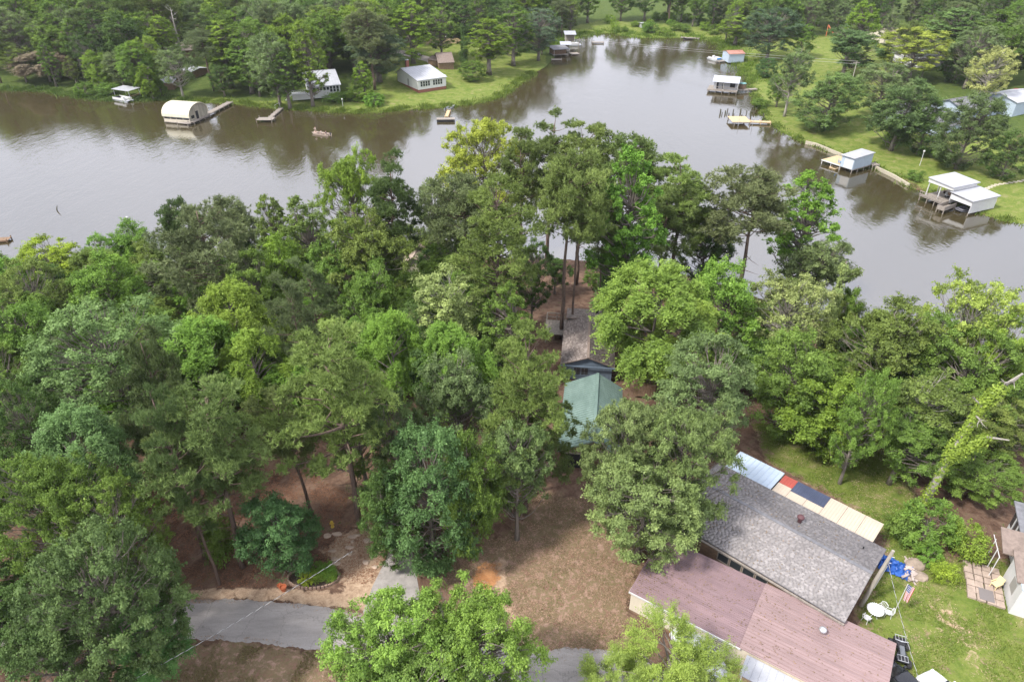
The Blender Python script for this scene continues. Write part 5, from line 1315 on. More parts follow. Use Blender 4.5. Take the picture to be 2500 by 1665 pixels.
# ------------------------------------------------------------------ trees of the near wood (crown top sighted at u, v; crown width; height in metres)
NEAR_TREES = [
 # along the near shore, from the left
 ('oak', 105, 545, 150, 11, 'lime', 'small rounded lime green tree at the water, leftmost on the near shore'),
 ('oak', 35, 610, 170, 13, 'olive', 'olive green tree at the left picture edge behind the lakeside lime tree'),
 ('dense', 205, 590, 170, 13, 'fresh', 'fresh green tree in the left wood just right of the lakeside lime tree'),
 ('dense', 285, 512, 110, 12, 'fresh', 'bright green tree at the shore beneath the white lamp post'),
 ('pine', 385, 462, 95, 17, 'pinedark', 'dark pine top rising left of the large many-stemmed pine by the lake'),
 ('bushpine', 450, 480, 250, 18, 'pinegrey', 'large broad grey green pine with many upright stems in the left wood', 0),
 ('oak', 525, 462, 120, 14, 'grey', 'pale grey green rounded tree at the shore behind the many-stemmed pine'),
 ('tall', 612, 455, 95, 16, 'olive', 'upright olive tree at the shore right of the many-stemmed pine'),
 ('tall', 690, 462, 110, 17, 'olive', 'second upright olive tree left of the tall bright sweetgum by the lake'),
 ('near', 795, 358, 150, 20, 'bright', 'tall bright green broadleaf with pale trunk standing over the lake, left of centre', 0),
 ('pine', 880, 353, 125, 23, 'pinedark', 'dark tiered pine at the shore just right of the tall bright broadleaf', 2),
 ('oak', 830, 500, 200, 17, 'olive', 'broad olive oak below the dark tiered shore pine'),
 ('oak', 865, 560, 110, 13, 'mid', 'green oak left of the beige lakeside roof'),
 ('dense', 645, 545, 120, 14, 'bright', 'yellow green rounded tree right of the many-stemmed pine'),
 ('bushpine', 700, 600, 150, 15, 'pinegrey', 'dull thin pine with pale twigs in the middle of the left wood', 1),
 ('oak', 760, 560, 150, 14, 'mid', 'dark green oak in the left wood below the tall bright broadleaf'),
 ('oak', 570, 590, 130, 13, 'mid', 'mid green tree hard against the right flank of the many-stemmed pine'),
 # rows behind, left half
 ('oak', 25, 690, 190, 14, 'mid', 'mid green oak at the left picture edge, second row from the lake'),
 ('oak', 215, 690, 320, 16, (.075, .125, .038), 'very broad green oak filling the middle of the left wood', 2),
 ('feather', 510, 665, 180, 14, 'bright', 'yellow green feathery tree in the left wood below the many-stemmed pine', 0),
 ('feather', 440, 740, 230, 13, 'fresh', 'spreading bright feathery tree in the left wood in front of the yellow green one', 1),
 ('feather', 570, 760, 170, 12, 'bright', 'bright feathery tree touching the left side of the tallest front pine', 2),
 ('bushpine', 320, 785, 170, 17, 'pinedark', 'dark bushy pine with rounded tufts in the left wood', 0),
 ('bushpine', 655, 640, 140, 17, 'pinegrey', 'grey pine peeping behind the tall sunlit front pine', 1),
 ('pine', 345, 900, 130, 19, 'pinedark', 'dark pine left of the leaning front pine'),
 ('feather', 135, 950, 200, 13, (.07, .125, .038), 'blue green feathery tree near the left picture edge', 0),
 ('oak', 20, 870, 150, 14, 'dark', 'dark oak at the left picture edge behind the blue green feathery tree'),
 ('near', 60, 1040, 240, 14, 'mid', 'green oak at the left picture edge in front of the blue green feathery tree', 0),
 ('oak', 215, 1090, 200, 13, 'mid', 'green oak left of the red needle slope'),
 ('near', 150, 1205, 330, 15, (.055, .092, .026), 'massive dark green oak in the lower left corner by the road', 1),
 ('oak', 300, 1300, 140, 9, 'dark', 'lower oak overhanging the road end at the left'),
 ('feather', 290, 1400, 150, 8, (.05, .12, .03), 'green feathery low tree overhanging the road at the left', 1),
 ('near', 60, 1380, 240, 11, (.052, .088, .024), 'oak in the lower left corner in front of the massive one', 2),
 ('dense', 615, 1120, 170, 8.5, 'blue', 'dense dark blue green small tree beside the oval planter', 1),
 ('bush', 480, 1170, 90, 5, 'mid', 'green bush under the leaning front pine'),
 ('oak', 850, 610, 150, 14, 'mid', 'green oak just left of the tree with bare pale limbs'),
 ('thin', 1030, 622, 190, 14, 'pale', 'yellow green tree with bare pale limbs showing through its crown', 0),
 ('feather', 895, 725, 150, 13, 'fresh', 'bright feathery tree below the tree with bare pale limbs', 1),
 ('feather', 1040, 745, 170, 12, 'fresh', 'bright green feathery tree left of the deck of the shingled house', 0),
 ('tall', 1165, 660, 120, 13, 'mid', 'rounded green tree at the left of the clearing by the lake', 0),
 ('oak', 800, 850, 150, 13, 'mid', 'oak behind the tall sunlit front pine on its right'),
 ('oak', 1040, 815, 190, 14, 'grey', 'grey green oak left of the crooked-stemmed pine by the house', 0),
 ('pine', 1215, 755, 190, 19, 'pinebright', 'pine with crooked stem covering the left of the shingled house', 3),
 ('bushpine', 1235, 885, 180, 12, 'pine', 'low pine with a russet patch left of the green metal roof', 1),
 ('dense', 970, 990, 220, 14, (.05, .1, .03), 'dark green broadleaf overhanging the concrete driveway', 0),
 ('dense', 1075, 1010, 150, 13, 'mid', 'green broadleaf with yellow tips left of the bare yard', 1),
 ('oak', 1190, 958, 175, 13, (.085, .125, .038), 'oak between the green metal roof and the bare front yard', 0),
 ('oak', 900, 900, 150, 14, 'pinedark', 'olive oak right of the tall sunlit pine trunk'),
 ('dense', 880, 1080, 140, 10, 'dark', 'dark tree directly behind the concrete driveway, right of the pine trunk'),
 # around and right of the house
 ('near', 1462, 912, 215, 13.5, (.095, .135, .042), 'large pale green oak over the right side of the green metal roof', 0),
 ('near', 1600, 930, 240, 14, (.09, .13, .04), 'large grey green oak overhanging the grey shingled roof', 2),
 ('oak', 1500, 1030, 250, 11, (.092, .13, .04), 'spreading oak above the corner of the maroon metal roof', 1),
 ('oak', 1590, 1105, 170, 8, (.09, .125, .04), 'small oak hanging over the left end of the grey shingled roof', 0),
 ('pine', 1335, 372, 110, 23, 'pine', 'pine close behind the large front pine of the central group', 4),
 ('feather', 1520, 612, 280, 15, (.10, .165, .025), 'big lime green feathery tree covering the right of the shingled house', 1),
 ('feather', 1600, 690, 190, 12, (.105, .155, .024), 'lower lime green feathery tree on the right flank of the big lime one', 2),
 ('dense', 1690, 615, 190, 14, 'fresh', 'vivid green rounded tree right of the big lime feathery tree', 0),
 ('oak', 1650, 785, 220, 13, 'grey', 'grey green oak below the lime feathery trees, with pale twigs', 1),
 ('thin', 1835, 630, 200, 14, 'pale', 'pale olive tree with bare limbs at the shore right of the vivid green tree', 1),
 ('vine', 1935, 612, 62, 14, 'pale', 'narrow pale snag wrapped in vines at the shore', 1),
 ('vine', 1972, 668, 40, 11, 'mid', 'thin leaning green vine-wrapped pole of a tree over the water', 1),
 ('dense', 1860, 775, 200, 12, 'mid', 'tall green tree in the middle of the right wood', 0),
 ('dense', 1945, 850, 215, 9.8, 'bright', 'green tree right of centre above the grass yard, light leaves at its top', 1),
 ('oak', 2080, 695, 230, 14, 'olive', 'olive oak with pale limbs at the right shore', 0),
 ('thin', 2275, 640, 200, 17, (.15, .19, .032), 'thin yellow green tree at the right shore near the picture edge', 1),
 ('oak', 2180, 722, 150, 13, 'mid', 'green oak at the right shore between the olive oak and the thin yellow tree', 2),
 ('oak', 2335, 740, 150, 14, 'bright', 'light green oak at the right picture edge beside the thin yellow tree', 1),
 ('oak', 2270, 770, 200, 13, 'mid', 'green oak at the right picture edge below the thin yellow tree', 1),
 ('thin', 2150, 850, 200, 11, 'olive', 'half dead tree with white bare limbs in the right wood', 0),
 ('oak', 2310, 905, 190, 8.5, 'olive', 'grey green oak at the right picture edge behind the vine-covered trunk', 2),
 ('oak', 2285, 1030, 170, 5, 'mid', 'dark green oak behind the right white house', 1),
 ('oak', 2110, 950, 170, 8, 'mid', 'green oak at the left of the vine-covered leaning trunk', 0),
 ('oak', 2020, 860, 120, 13, 'mid', 'mid green oak between the yard trees and the half dead tree'),
 ('bush', 2165, 1150, 130, 4.0, 'mid', 'loose green shrub at the foot of the vine-covered trunk', 2),
 ('bush', 2245, 1195, 95, 3.2, 'bright', 'green shrub beside the right white house', 0),
 ('bush', 2090, 1165, 80, 3.0, 'mid', 'round green shrub at the end of the grass yard'),
 ('bush', 2150, 1245, 60, 1.8, 'fresh', 'low bright shrub behind the blue tarpaulin'),
 ('bush', 2190, 1285, 60, 1.8, 'lime', 'low yellow green shrub by the boulders'),
 # the group on the point
 ('near', 1110, 266, 205, 22, (.17, .205, .024), 'tall rounded lime yellow tree on the shore, highest of the central group', 1),
 ('pine', 1200, 300, 110, 23, 'pinebright', 'olive pine pressed against the right of the lime yellow shore tree', 0),
 ('pine', 1265, 262, 130, 24, 'pine', 'slim pine top between the lime yellow tree and the central pines', 2),
 ('pine', 1345, 290, 175, 24, 'pinebright', 'rounded bright pine at the back of the central group', 0),
 ('pine', 1470, 312, 185, 23, 'pine', 'broad dark olive pine over the lake at the right of the central group', 1),
 ('pine', 1310, 350, 180, 24, 'pinebright', 'large front pine of the central group with bare trunks beneath', 1),
 ('pine', 1070, 400, 180, 20, 'pinegrey', 'wide grey pine on the left of the central group', 1),
 ('oak', 1000, 420, 110, 17, 'grey', 'silver grey oak at the left end of the central group over the water'),
 ('pine', 1140, 420, 200, 22, 'pinebright', 'bright layered pine at the front left of the central group', 3),
 ('pine', 1400, 400, 90, 21, 'pine', 'slim pine hidden between the front pine and the ivy-hung tree', 0),
 ('tall', 1455, 360, 170, 24, 'fresh', 'vivid green ivy-hung broadleaf in the central group', 0),
 ('vine', 1420, 490, 125, 16, (.07, .125, .03), 'column of dark green ivy below the vivid ivy-hung broadleaf', 0),
 ('pine', 1590, 360, 170, 22, 'pinebright', 'tiered pine with a straight bare trunk right of the ivy-hung tree', 2),
 ('pine', 1540, 420, 140, 19, 'pine', 'pine between the ivy-hung tree and the tiered pine'),
 ('pine', 1760, 385, 215, 22, 'pinegrey', 'grey green pine with visible trunk at the right end of the central group', 1),
 ('tall', 1870, 400, 160, 20, 'fresh', 'vivid green broadleaf behind the right end pine, over the lake', 2),
 ('oak', 1905, 548, 165, 13, 'grey', 'grey green oak leaning over the lake at the right of the central group', 0),
 ('oak', 1640, 480, 120, 14, 'dark', 'dark oak between the tiered pine and the right end pine'),
 ('vine', 1650, 520, 60, 12, 'dark', 'dark ivy column at the shore left of the right end pine', 0),
 ('oak', 1225, 560, 95, 12, 'dark', 'dark tree left of the three bare pine trunks'),
 ('oak', 1060, 530, 150, 12, 'mid', 'dark green oak under the layered front left pine'),
 ('oak', 1050, 565, 90, 10, 'grey', 'small grey oak right of the beige lakeside roof'),
 ('dense', 1130, 600, 110, 11, 'mid', 'green tree at the top end of the clearing on its left'),
 ('oak', 1278, 590, 75, 6, 'dark', 'small dark tree in the clearing left of the bare pine trunks'),
 ('dense', 1385, 585, 70, 6, 'mid', 'small rounded tree in the clearing right of the bare pine trunks'),
 # foreground
 ('near', 880, 1352, 340, 12, (.10, .17, .026), 'bright green tree in the foreground covering the road, left of the pair', 1),
 ('near', 1085, 1345, 310, 12, (.098, .165, .026), 'bright green tree in the foreground covering the road, right of the pair', 2),
 ('near', 920, 1450, 360, 11, (.085, .15, .028), 'green tree at the bottom edge in front of the bright pair', 0),
 ('wisp', 1560, 1400, 190, 9, (.13, .175, .03), 'thin yellow green tree at the bottom edge before the maroon roof', 1),
 ('wisp', 1430, 1480, 190, 7, (.125, .17, .03), 'small thin yellow green tree at the end of the yard, bottom edge', 1),
 ('wisp', 1640, 1470, 170, 7, (.12, .165, .03), 'yellow green tree in front of the white truck, bottom edge', 2),
]
for row in NEAR_TREES:
    kind, u, v, w, h, col, label = row[:7]
    plant_top(kind, u, v, w, h, col, label, var=row[7] if len(row) > 7 else None)

plant_based('pine', 592, 1384, 485, 905, 265, 'pine', 'leaning front pine with a long bare trunk above the mailbox bank', 5)
plant_based('pine', 882, 1288, 790, 765, 285, 'pinebright', 'tall sunlit pine with a clear brown trunk reaching down to the bare bank', 5)
plant_based('pine', 765, 1262, 670, 935, 170, 'pine', 'thin pine between the leaning front pine and the tall sunlit one', 0)
plant_based('pine', 500, 1362, 385, 960, 150, 'pine', 'second thin pine left of the leaning front pine', 2)

# ------------------------------------------------------------------ understorey of the near wood
def fill(poly, n, gap, label, group, kinds, hr, wr_, seed, cols):
    rg = random.Random(seed); Z = zone(poly); x0, y0 = Z.min(0); x1, y1 = Z.max(0); got = []
    for _ in range(n * 40):
        if len(got) >= n: break
        x, y = rg.uniform(x0, x1), rg.uniform(y0, y1)
        if not in_poly(np.array([x]), np.array([y]), Z)[0] or gz(x, y) < .15: continue
        if any((x - a) ** 2 + (y - b) ** 2 < gap * gap for a, b in got): continue
        got.append((x, y)); k = rg.choice(kinds); c = rg.choice(cols)
        h = rg.uniform(*hr)
        what = {'oak': 'spreading', 'dense': 'rounded', 'feather': 'feathery'}[k]; tone = {'mid': 'mid green', 'dark': 'dark green', 'fresh': 'fresh green', 'olive': 'olive'}[c]
        plant(k, x, y, rg.uniform(*wr_), h, c, f'{tone} {what} low tree ' + label, group)
fill([(-40, 690), (300, 680), (900, 650), (1040, 690), (1120, 790), (1180, 900), (1000, 1000), (850, 1000), (600, 990), (300, 1000), (-60, 1080)], 80, 5.0, 'filling a gap of the left wood', 'low trees of the left wood', ['oak', 'dense', 'dense', 'feather'], (7, 11), (5.5, 8), 1, ['mid', 'mid', 'dark', 'fresh', 'olive'])
fill([(1720, 760), (1900, 780), (2100, 850), (2300, 900), (2380, 960), (2230, 1060), (2110, 1080), (2060, 1010), (1800, 930), (1640, 900)], 34, 5.0, 'filling a gap of the right wood', 'low trees of the right wood', ['oak', 'dense', 'dense'], (5, 9), (5, 7.5), 2, ['mid', 'mid', 'dark', 'olive'])
fill([(-60, 1120), (230, 1150), (300, 1280), (200, 1500), (-80, 1500)], 14, 4.5, 'in the lower left corner thicket', 'low oaks of the lower left thicket', ['oak', 'dense'], (6, 9), (5, 7), 3, ['mid', 'dark'])
# ------------------------------------------------------------------ trees across the lake that can be told apart
FAR_TREES = [
 ('cypress', 332, 150, 48, 9.5, 'bright', 'bright green cone-shaped tree by the far left shore'),
 ('cypress', 362, 182, 34, 5, 'bright', 'smaller bright cone-shaped tree right of its taller twin on the far left shore'),
 ('bush', 187, 187, 46, 4.0, 'mid', 'round shrub at the water on the far left shore'),
 ('bush', 243, 188, 50, 3.6, 'mid', 'wide shrub at the far left shore left of the pontoon boat'),
 ('feather', 92, 118, 120, 9, 'tan', 'blossoming tan mimosa at the left end of the far shore', 1),
 ('feather', 160, 72, 90, 11, 'tan', 'tan-topped mimosa above the blossoming one at the far left', 0),
 ('feather', 255, 72, 100, 12, (.13, .13, .07), 'mimosa with tan blossom left of the dead pine', 2),
 ('tall', 500, 48, 105, 19, 'bright', 'very tall bright green tree on the far left shore', 0),
 ('tall', 555, 92, 85, 15, 'mid', 'green tree just right of the very tall bright one', 1),
 ('oak', 615, 80, 105, 19, 'grey', 'grey green tall tree behind the crooked small dock', 1),
 ('tall', 690, 52, 85, 22, 'bright', 'bright narrow tree left of the white cottage', 2),
 ('tall', 645, 120, 75, 15, 'mid', 'shaded tree at the left wall of the white cottage', 0),
 ('thin', 392, 108, 90, 14, 'grey', 'grey leaning tree over the hidden sheds on the far left shore', 1),
 ('oak', 300, 100, 85, 14, 'mid', 'round tree above the cone-shaped trees'),
 ('oak', 862, 60, 135, 16, (.07, .105, .05), 'big round grey green tree left of the slope-roofed white house', 0),
 ('bush', 822, 196, 60, 4.0, 'bright', 'bright shrub between the two white houses of the far shore'),
 ('bush', 770, 208, 60, 3, 'mid', 'low shrub in front of the white cottage'),
 ('bush', 860, 214, 55, 3, 'fresh', 'fresh green shrub at the left edge of the far lawn'),
 ('tall', 1122, 44, 105, 17, 'bright', 'tall bright tree standing on the far lawn', 0),
 ('vine', 1062, 60, 40, 13, 'dark', 'dark vine-wrapped stem behind the brown sheds', 0),
 ('dense', 1085, 140, 60, 6, 'mid', 'rounded low tree right of the brown sheds', 0),
 ('oak', 1240, 22, 110, 17, (.055, .085, .045), 'dark grey green tree over the end of the far lawn', 2),
 ('tall', 1180, 15, 90, 19, 'mid', 'tall green tree behind the bright lawn tree', 1),
 ('tall', 940, 5, 100, 19, 'bright', 'bright green tree behind the parked black car', 2),
 ('oak', 1010, 20, 90, 16, 'mid', 'green tree behind the wooden fence on the far side'),
 ('tall', 1060, 5, 80, 18, 'dark', 'dark tree behind the brown sheds'),
 ('tall', 740, 15, 110, 19, 'bright', 'bright tree behind the white cottage roof'),
 ('oak', 800, 40, 90, 16, 'mid', 'green tree behind the white cottage, right of the bright one'),
 # right bank
 ('tall', 1700, 36, 85, 11, 'bright', 'bright tree left of the far right lawn corner', 0),
 ('oak', 1785, 20, 120, 17, (.05, .085, .04), 'big dark tree at the top of the right lawn', 1),
 ('oak', 1850, 52, 70, 12, 'mid', 'tree at the right of the big dark one by the lawn top'),
 ('dense', 1768, 134, 46, 6, (.05, .1, .028), 'small round tree on the right lawn'),
 ('thin', 1838, 105, 85, 18, 'grey', 'tall thin grey tree with bare trunk on the right lawn', 0),
 ('oak', 1800, 170, 55, 9, 'mid', 'small tree hugging the left of the tall thin lawn tree'),
 ('dense', 1925, 165, 145, 14, (.065, .115, .03), 'dense rounded tree leaning to the water on the right bank', 0),
 ('oak', 1965, 62, 150, 15, (.065, .11, .035), 'broad green tree at the right end of the lawn', 0),
 ('tall', 1995, 5, 75, 20, 'bright', 'tall bright tree behind the broad lawn-end tree', 1),
 ('oak', 2045, 148, 120, 13, 'grey', 'grey green tree above the two dark bank trees', 1),
 ('oak', 2125, 62, 160, 15, (.165, .19, .03), 'yellow green broad tree in the right bank gardens', 2),
 ('dense', 2098, 180, 140, 16, (.06, .095, .03), 'dark dense tree above the white dock house', 1),
 ('dense', 2150, 230, 90, 12, 'dark', 'dark tree behind the dense one above the white dock house'),
 ('dense', 2262, 212, 135, 16, (.058, .088, .028), 'dark rounded tree in front of the blue gabled house', 0),
 ('dense', 2345, 300, 90, 10, 'dark', 'dark tree at the right picture edge above the flagstone path'),
 ('tall', 2215, 20, 150, 18, (.075, .125, .035), 'large tree behind the blue gabled house', 2),
 ('tall', 2310, 25, 120, 18, 'mid', 'large tree at the upper right picture edge', 0),
 ('thin', 2300, 105, 95, 16, (.2, .22, .07), 'pale leaning half-dead tree beside the blue gabled house', 1),
 ('bush', 2062, 284, 38, 4.5, 'bright', 'small light tree on the right lawn beside the dense bank tree'),
 ('bush', 1752, 224, 50, 2.4, 'mid', 'wide shrub at the shore of the right bank'),
 ('bush', 2110, 390, 40, 2.2, 'mid', 'shrub on the bank right of the grey dock house'),
 ('bush', 2170, 330, 60, 3.0, 'mid', 'shrub under the dark dense tree on the right bank'),
]
for row in FAR_TREES:
    kind, u, v, w, h, col, label = row[:7]
    plant_top(kind, u, v, w, h, col, label, var=row[7] if len(row) > 7 else None)

# ------------------------------------------------------------------ the woods behind them
CLEAR = [(ground(u * VS, v * VS), r) for u, v, r in ((735, 215, 13), (730, 225, 13), (980, 195, 14), (1005, 140, 10), (420, 185, 7), (960, 122, 7), (455, 130, 7), (2225, 280, 13), (2330, 250, 12), (2225, 300, 12),
                                             (2140, 100, 11), (2120, 195, 8), (1485, 66, 8), (2350, 235, 10), (2220, 130, 6))]
LUSH = [Z_LAWN_FARLEFT, Z_LAWN_RIGHT, Z_MARSH]
wood = []
wr = random.Random(9)
def try_wood(x, y, gap):
    if any((x - a) ** 2 + (y - b) ** 2 < gap * gap for a, b in wood): return False
    u = 1250 + FOC * x / (y * CP + CAM_Z * SP)
    if not -60 < u < 2560: return False
    X, Y = np.array([x]), np.array([y])
    if in_poly(X, Y, LAKE)[0] or seg_dist(X, Y, FARW)[0] < 5: return False
    for P in LUSH:
        if in_poly(X, Y, P)[0]: return False
    for p, r in CLEAR:
        dx, dy = p.x - x, p.y - y
        if dx * dx + dy * dy < r * r: return False
        L = math.hypot(p.x, p.y); s_ = (x * p.x + y * p.y) / L; off = abs(x * p.y - y * p.x) / L
        if 0 < L - s_ < 26 and off < r * .7: return False
    return True
tries = 0
while len(wood) < 290 and tries < 14000:
    tries += 1
    y = wr.uniform(200, 350); x = wr.uniform(-290, 260)
    if y > 330 and wr.random() < .4: continue
    if x > 55 and y < 300 and wr.random() < .88: continue
    if try_wood(x, y, 7.0 if y < 262 else 9.0):
        wood.append((x, y))
for _ in range(1500):                                          # close the wood behind the marsh
    x, y = wr.uniform(-30, 125), wr.uniform(300, 345)
    if len(wood) < 345 and try_wood(x, y, 6.0): wood.append((x, y))
for x, y in wood:
    d_ = seg_dist(np.array([x]), np.array([y]), FARW)[0]
    marsh = -5 < x < 75 and y > 285
    side = 'left' if x < 20 else ('end' if marsh else 'right')
    k = wr.choices(['oak', 'tall', 'dense', 'pine', 'thin'], [5, 5, 1.5, 2.5, .6])[0]
    h = wr.uniform(14, 21) if d_ > 14 else wr.uniform(9, 15)
    if marsh and y < 306: h *= .6
    if side == 'right': h *= .85
    if k == 'pine': h += 4
    w = h * wr.uniform(.6, .85) if k in ('oak', 'dense') else h * wr.uniform(.45, .62)
    c = wr.choices(['mid', 'bright', 'dark', 'grey', 'olive'], [5, 2.5, 3, 2, 1])[0] if k != 'pine' else wr.choice(['pinedark', 'pinegrey', 'pine'])
    what = {'oak': 'spreading tree', 'tall': 'tall tree', 'dense': 'rounded tree', 'pine': 'pine', 'thin': 'thin pale-limbed tree'}[k]
    u_ = 1250 + FOC * x / (y * CP + (CAM_Z - 8) * SP)
    marks = [(150, 'above the blossoming mimosas'), (300, 'above the boat canopy'), (440, 'behind the cone-shaped shore trees'), (560, 'behind the grey-roofed cabin'), (720, 'behind the crooked little dock'),
             (870, 'behind the white cottage'), (1000, 'behind the gravel drive'), (1130, 'behind the brown barn'), (1290, 'behind the far lawn'), (1420, 'behind the cove docks'), (1560, 'behind the marsh hut'), (1720, 'behind the marsh'),
             (1900, 'at the top of the right lawn'), (2060, 'behind the orange ramp'), (2220, 'behind the brown-roofed house'), (2380, 'behind the blue gabled house'), (9999, 'in the upper right corner')]
    place = [m for lim, m in marks if u_ < lim][0]
    tone = {'mid': 'mid green', 'bright': 'light green', 'dark': 'dark green', 'grey': 'grey green', 'olive': 'olive', 'pinedark': 'dark', 'pinegrey': 'greyish', 'pine': 'olive'}[c]
    plant(k, x, y, w, h, c, f'{tone} {what} {place}', f'trees {place}')

for i in range(34):                                            # bushes of the marsh
    u, v = wr.uniform(1330, 1700), wr.uniform(46, 84); q_ = ground(u * VS * .999, v * VS)
    if q_.z < .15: continue
    h = wr.uniform(1.5, 4.5); _k = wr.choice(['bright', 'fresh', 'mid']); _c = {'bright': 'light', 'fresh': 'fresh', 'mid': 'dull'}[_k] + (' tall' if h > 3 else ' low'); plant('bush', q_.x, q_.y, h * wr.uniform(1.1, 1.8), h, _k, f'{_c} green bush in the lake end marsh', 'bushes in the marsh')
# ------------------------------------------------------------------ vehicles
TYRE = mat('tyre rubber', (.025, .025, .026), .8); RIM = mat('wheel rim', (.4, .41, .42), .35, metal=.7)
LIGHTW = mat('headlight glass', (.6, .62, .62), .15); LIGHTR = mat('tail light', (.35, .02, .02), .3)
def ring_loft(stations, ringf, close=True):
    mb = MB(); n = None
    for s_ in stations:
        r = ringf(*s_); n = len(r); mb.v += [tuple(p) for p in r]
    for i in range(len(stations) - 1):
        for k in range(n):
            k2 = (k + 1) % n
            mb.f.append((i * n + k, i * n + k2, (i + 1) * n + k2, (i + 1) * n + k))
    mb.f.append(tuple(range(n))[::-1]); mb.f.append(tuple((len(stations) - 1) * n + k for k in range(n)))
    return mb
def car(label, loc, rz, paint, cab=(-1.75, -1.15, .45, 1.15), group=None, name='car', cat='car'):
    c = empty(name, loc, rz, label, cat, group)
    body = [(-2.25, .70, .42, .62), (-2.2, .80, .34, .82), (-1.9, .88, .26, .92), (-1.2, .90, .22, .95), (0, .91, .22, .94), (.9, .90, .22, .93), (1.5, .89, .24, .86), (2.0, .84, .28, .76), (2.22, .74, .36, .62), (2.27, .62, .44, .54)]
    rf = lambda x, w, a, b: [(x, -w * .9, a), (x, -w, a + (b - a) * .3), (x, -w * .985, a + (b - a) * .72), (x, -w * .86, b), (x, 0, b + .025), (x, w * .86, b), (x, w * .985, a + (b - a) * .72), (x, w, a + (b - a) * .3), (x, w * .9, a)]
    ring_loft(body, rf).build('body', paint, c, smooth=True)
    x0, x1, x2, x3 = cab
    gl = [(x0, .74, .90, .93), (x1, .66, .90, 1.36), ((x1 + x2) / 2, .66, .90, 1.42), (x2, .66, .90, 1.38), (x3, .76, .90, .93)]
    gf = lambda x, w, a, b: [(x, -w - .07, a), (x, -w, a + (b - a) * .95), (x, -w * .8, b), (x, w * .8, b), (x, w, a + (b - a) * .95), (x, w + .07, a)]
    ring_loft(gl, gf).build('windows', GLASS, c, smooth=False)
    rfl_ = [(x1 - .1, .6, 1.33, 1.40), (x1 + .15, .64, 1.375, 1.43), ((x1 + x2) / 2, .65, 1.415, 1.465), (x2 - .1, .64, 1.38, 1.435), (x2 + .12, .6, 1.33, 1.40)]
    ring_loft(rfl_, lambda x, w, a, b: [(x, -w, a), (x, -w, (a + b) / 2), (x, -w * .85, b), (x, w * .85, b), (x, w, (a + b) / 2), (x, w, a)]).build('roof', paint, c, smooth=True)
    for s_ in (-1, 1):
        for (xa, xb) in ((x0 + .1, x1), (x3 - .1, x2)): MB().tube([(xa, s_ * .76, .95), (xb, s_ * .64, 1.38)], .035, 4).build('pillar', paint, c)
        MB().tube([(-.35, s_ * .8, .95), (-.35, s_ * .66, 1.39)], .035, 4).build('pillar', paint, c)
        MB().box(2.0, 2.2, min(s_ * .45, s_ * .72), max(s_ * .45, s_ * .72), .58, .72).build('headlight', LIGHTW, c)
        MB().box(-2.26, -2.14, min(s_ * .45, s_ * .74), max(s_ * .45, s_ * .74), .66, .8).build('tail_light', LIGHTR, c)
        MB().box(.75, .9, min(s_ * .9, s_ * 1.08), max(s_ * .9, s_ * 1.08), .92, 1.04).build('mirror', paint, c)
        for x in (-1.4, 1.42):
            w = MB().tube([(x, s_ * .66, .33), (x, s_ * .92, .33)], .33, 14).build('wheel', TYRE, c)
            MB().tube([(x, s_ * .9, .33), (x, s_ * .935, .33)], .2, 10).build('rim', RIM, w)
    return c
BLACKP = mat('black car paint', (.012, .013, .018), .18, spec=.6); WHITEP = mat('white car paint', (.75, .76, .78), .25, spec=.5); SILVERP = mat('silver car paint', (.60, .62, .66), .25, spec=.5)
p = ground(1017, 138); car('black car parked on the gravel drive across the lake', p + Vector((0, 0, .1)), R(-28), BLACKP)
p = ground(2196, 1688); car('black car parked at the end of the mobile home', p + Vector((0, 0, .02)), R(112), BLACKP)
p = ground(2318, 1728); car('white car parked in the grass at the bottom edge', p + Vector((0, 0, .02)), R(112), WHITEP)
p = ground(1704, 1606); car('white car under the yellow green tree by the mobile home', p + Vector((0, 0, .06)), R(-58), SILVERP)
p = ground(1035, 88); car('dark car in the shade behind the tan plank fence', p + Vector((0, 2, .1)), R(10), BLACKP)
p = ground(1100, 95); car('white car glimpsed behind the trees of the far lawn', p + Vector((0, 0, .1)), R(20), WHITEP)
p = ground(2485, 232); car('red car behind the white garage on the right bank', p + Vector((0, 0, .1)), R(-20), mat('red car paint', (.4, .03, .02), .25))
# quad bike
p = ground(2192, 1600)
q = empty('quad_bike', p, R(70), 'black quad bike beside the pink end of the mobile home', 'quad bike')
BP = mat('black plastic', (.022, .022, .026), .45)
ring_loft([(-1.0, .38, .62, .74), (-.7, .46, .58, .82), (-.2, .24, .5, .86), (.3, .24, .5, .86), (.7, .46, .58, .84), (1.05, .36, .6, .74)], lambda x, w, a, b: [(x, -w, a), (x, -w * .9, b), (x, w * .9, b), (x, w, a)]).build('body', BP, q)
MB().box(-.6, .15, -.17, .17, .862, 1.0).build('seat', mat('grey vinyl', (.12, .13, .145), .5), q, bevel=.05)
MB().tube([(.45, -.42, 1.12), (.42, 0, 1.05), (.45, .42, 1.12)], .03, 6).build('handlebar', STEEL, q)
for x0, x1 in ((-1.05, -.6), (.6, 1.05)):
    rk = MB()
    for y in (-.32, -.11, .11, .32): rk.tube([(x0, y, .9), (x1, y, .9)], .02, 4)
    rk.tube([(x0, -.35, .9), (x0, .35, .9)], .02, 4); rk.tube([(x1, -.35, .9), (x1, .35, .9)], .02, 4); rk.build('rack', STEEL, q)
for x in (-.72, .72):
    for s_ in (-1, 1):
        w = MB().tube([(x, s_ * .38, .3), (x, s_ * .64, .3)], .3, 12).build('wheel', TYRE, q); MB().tube([(x, s_ * .62, .3), (x, s_ * .65, .3)], .15, 8).build('rim', RIM, w)

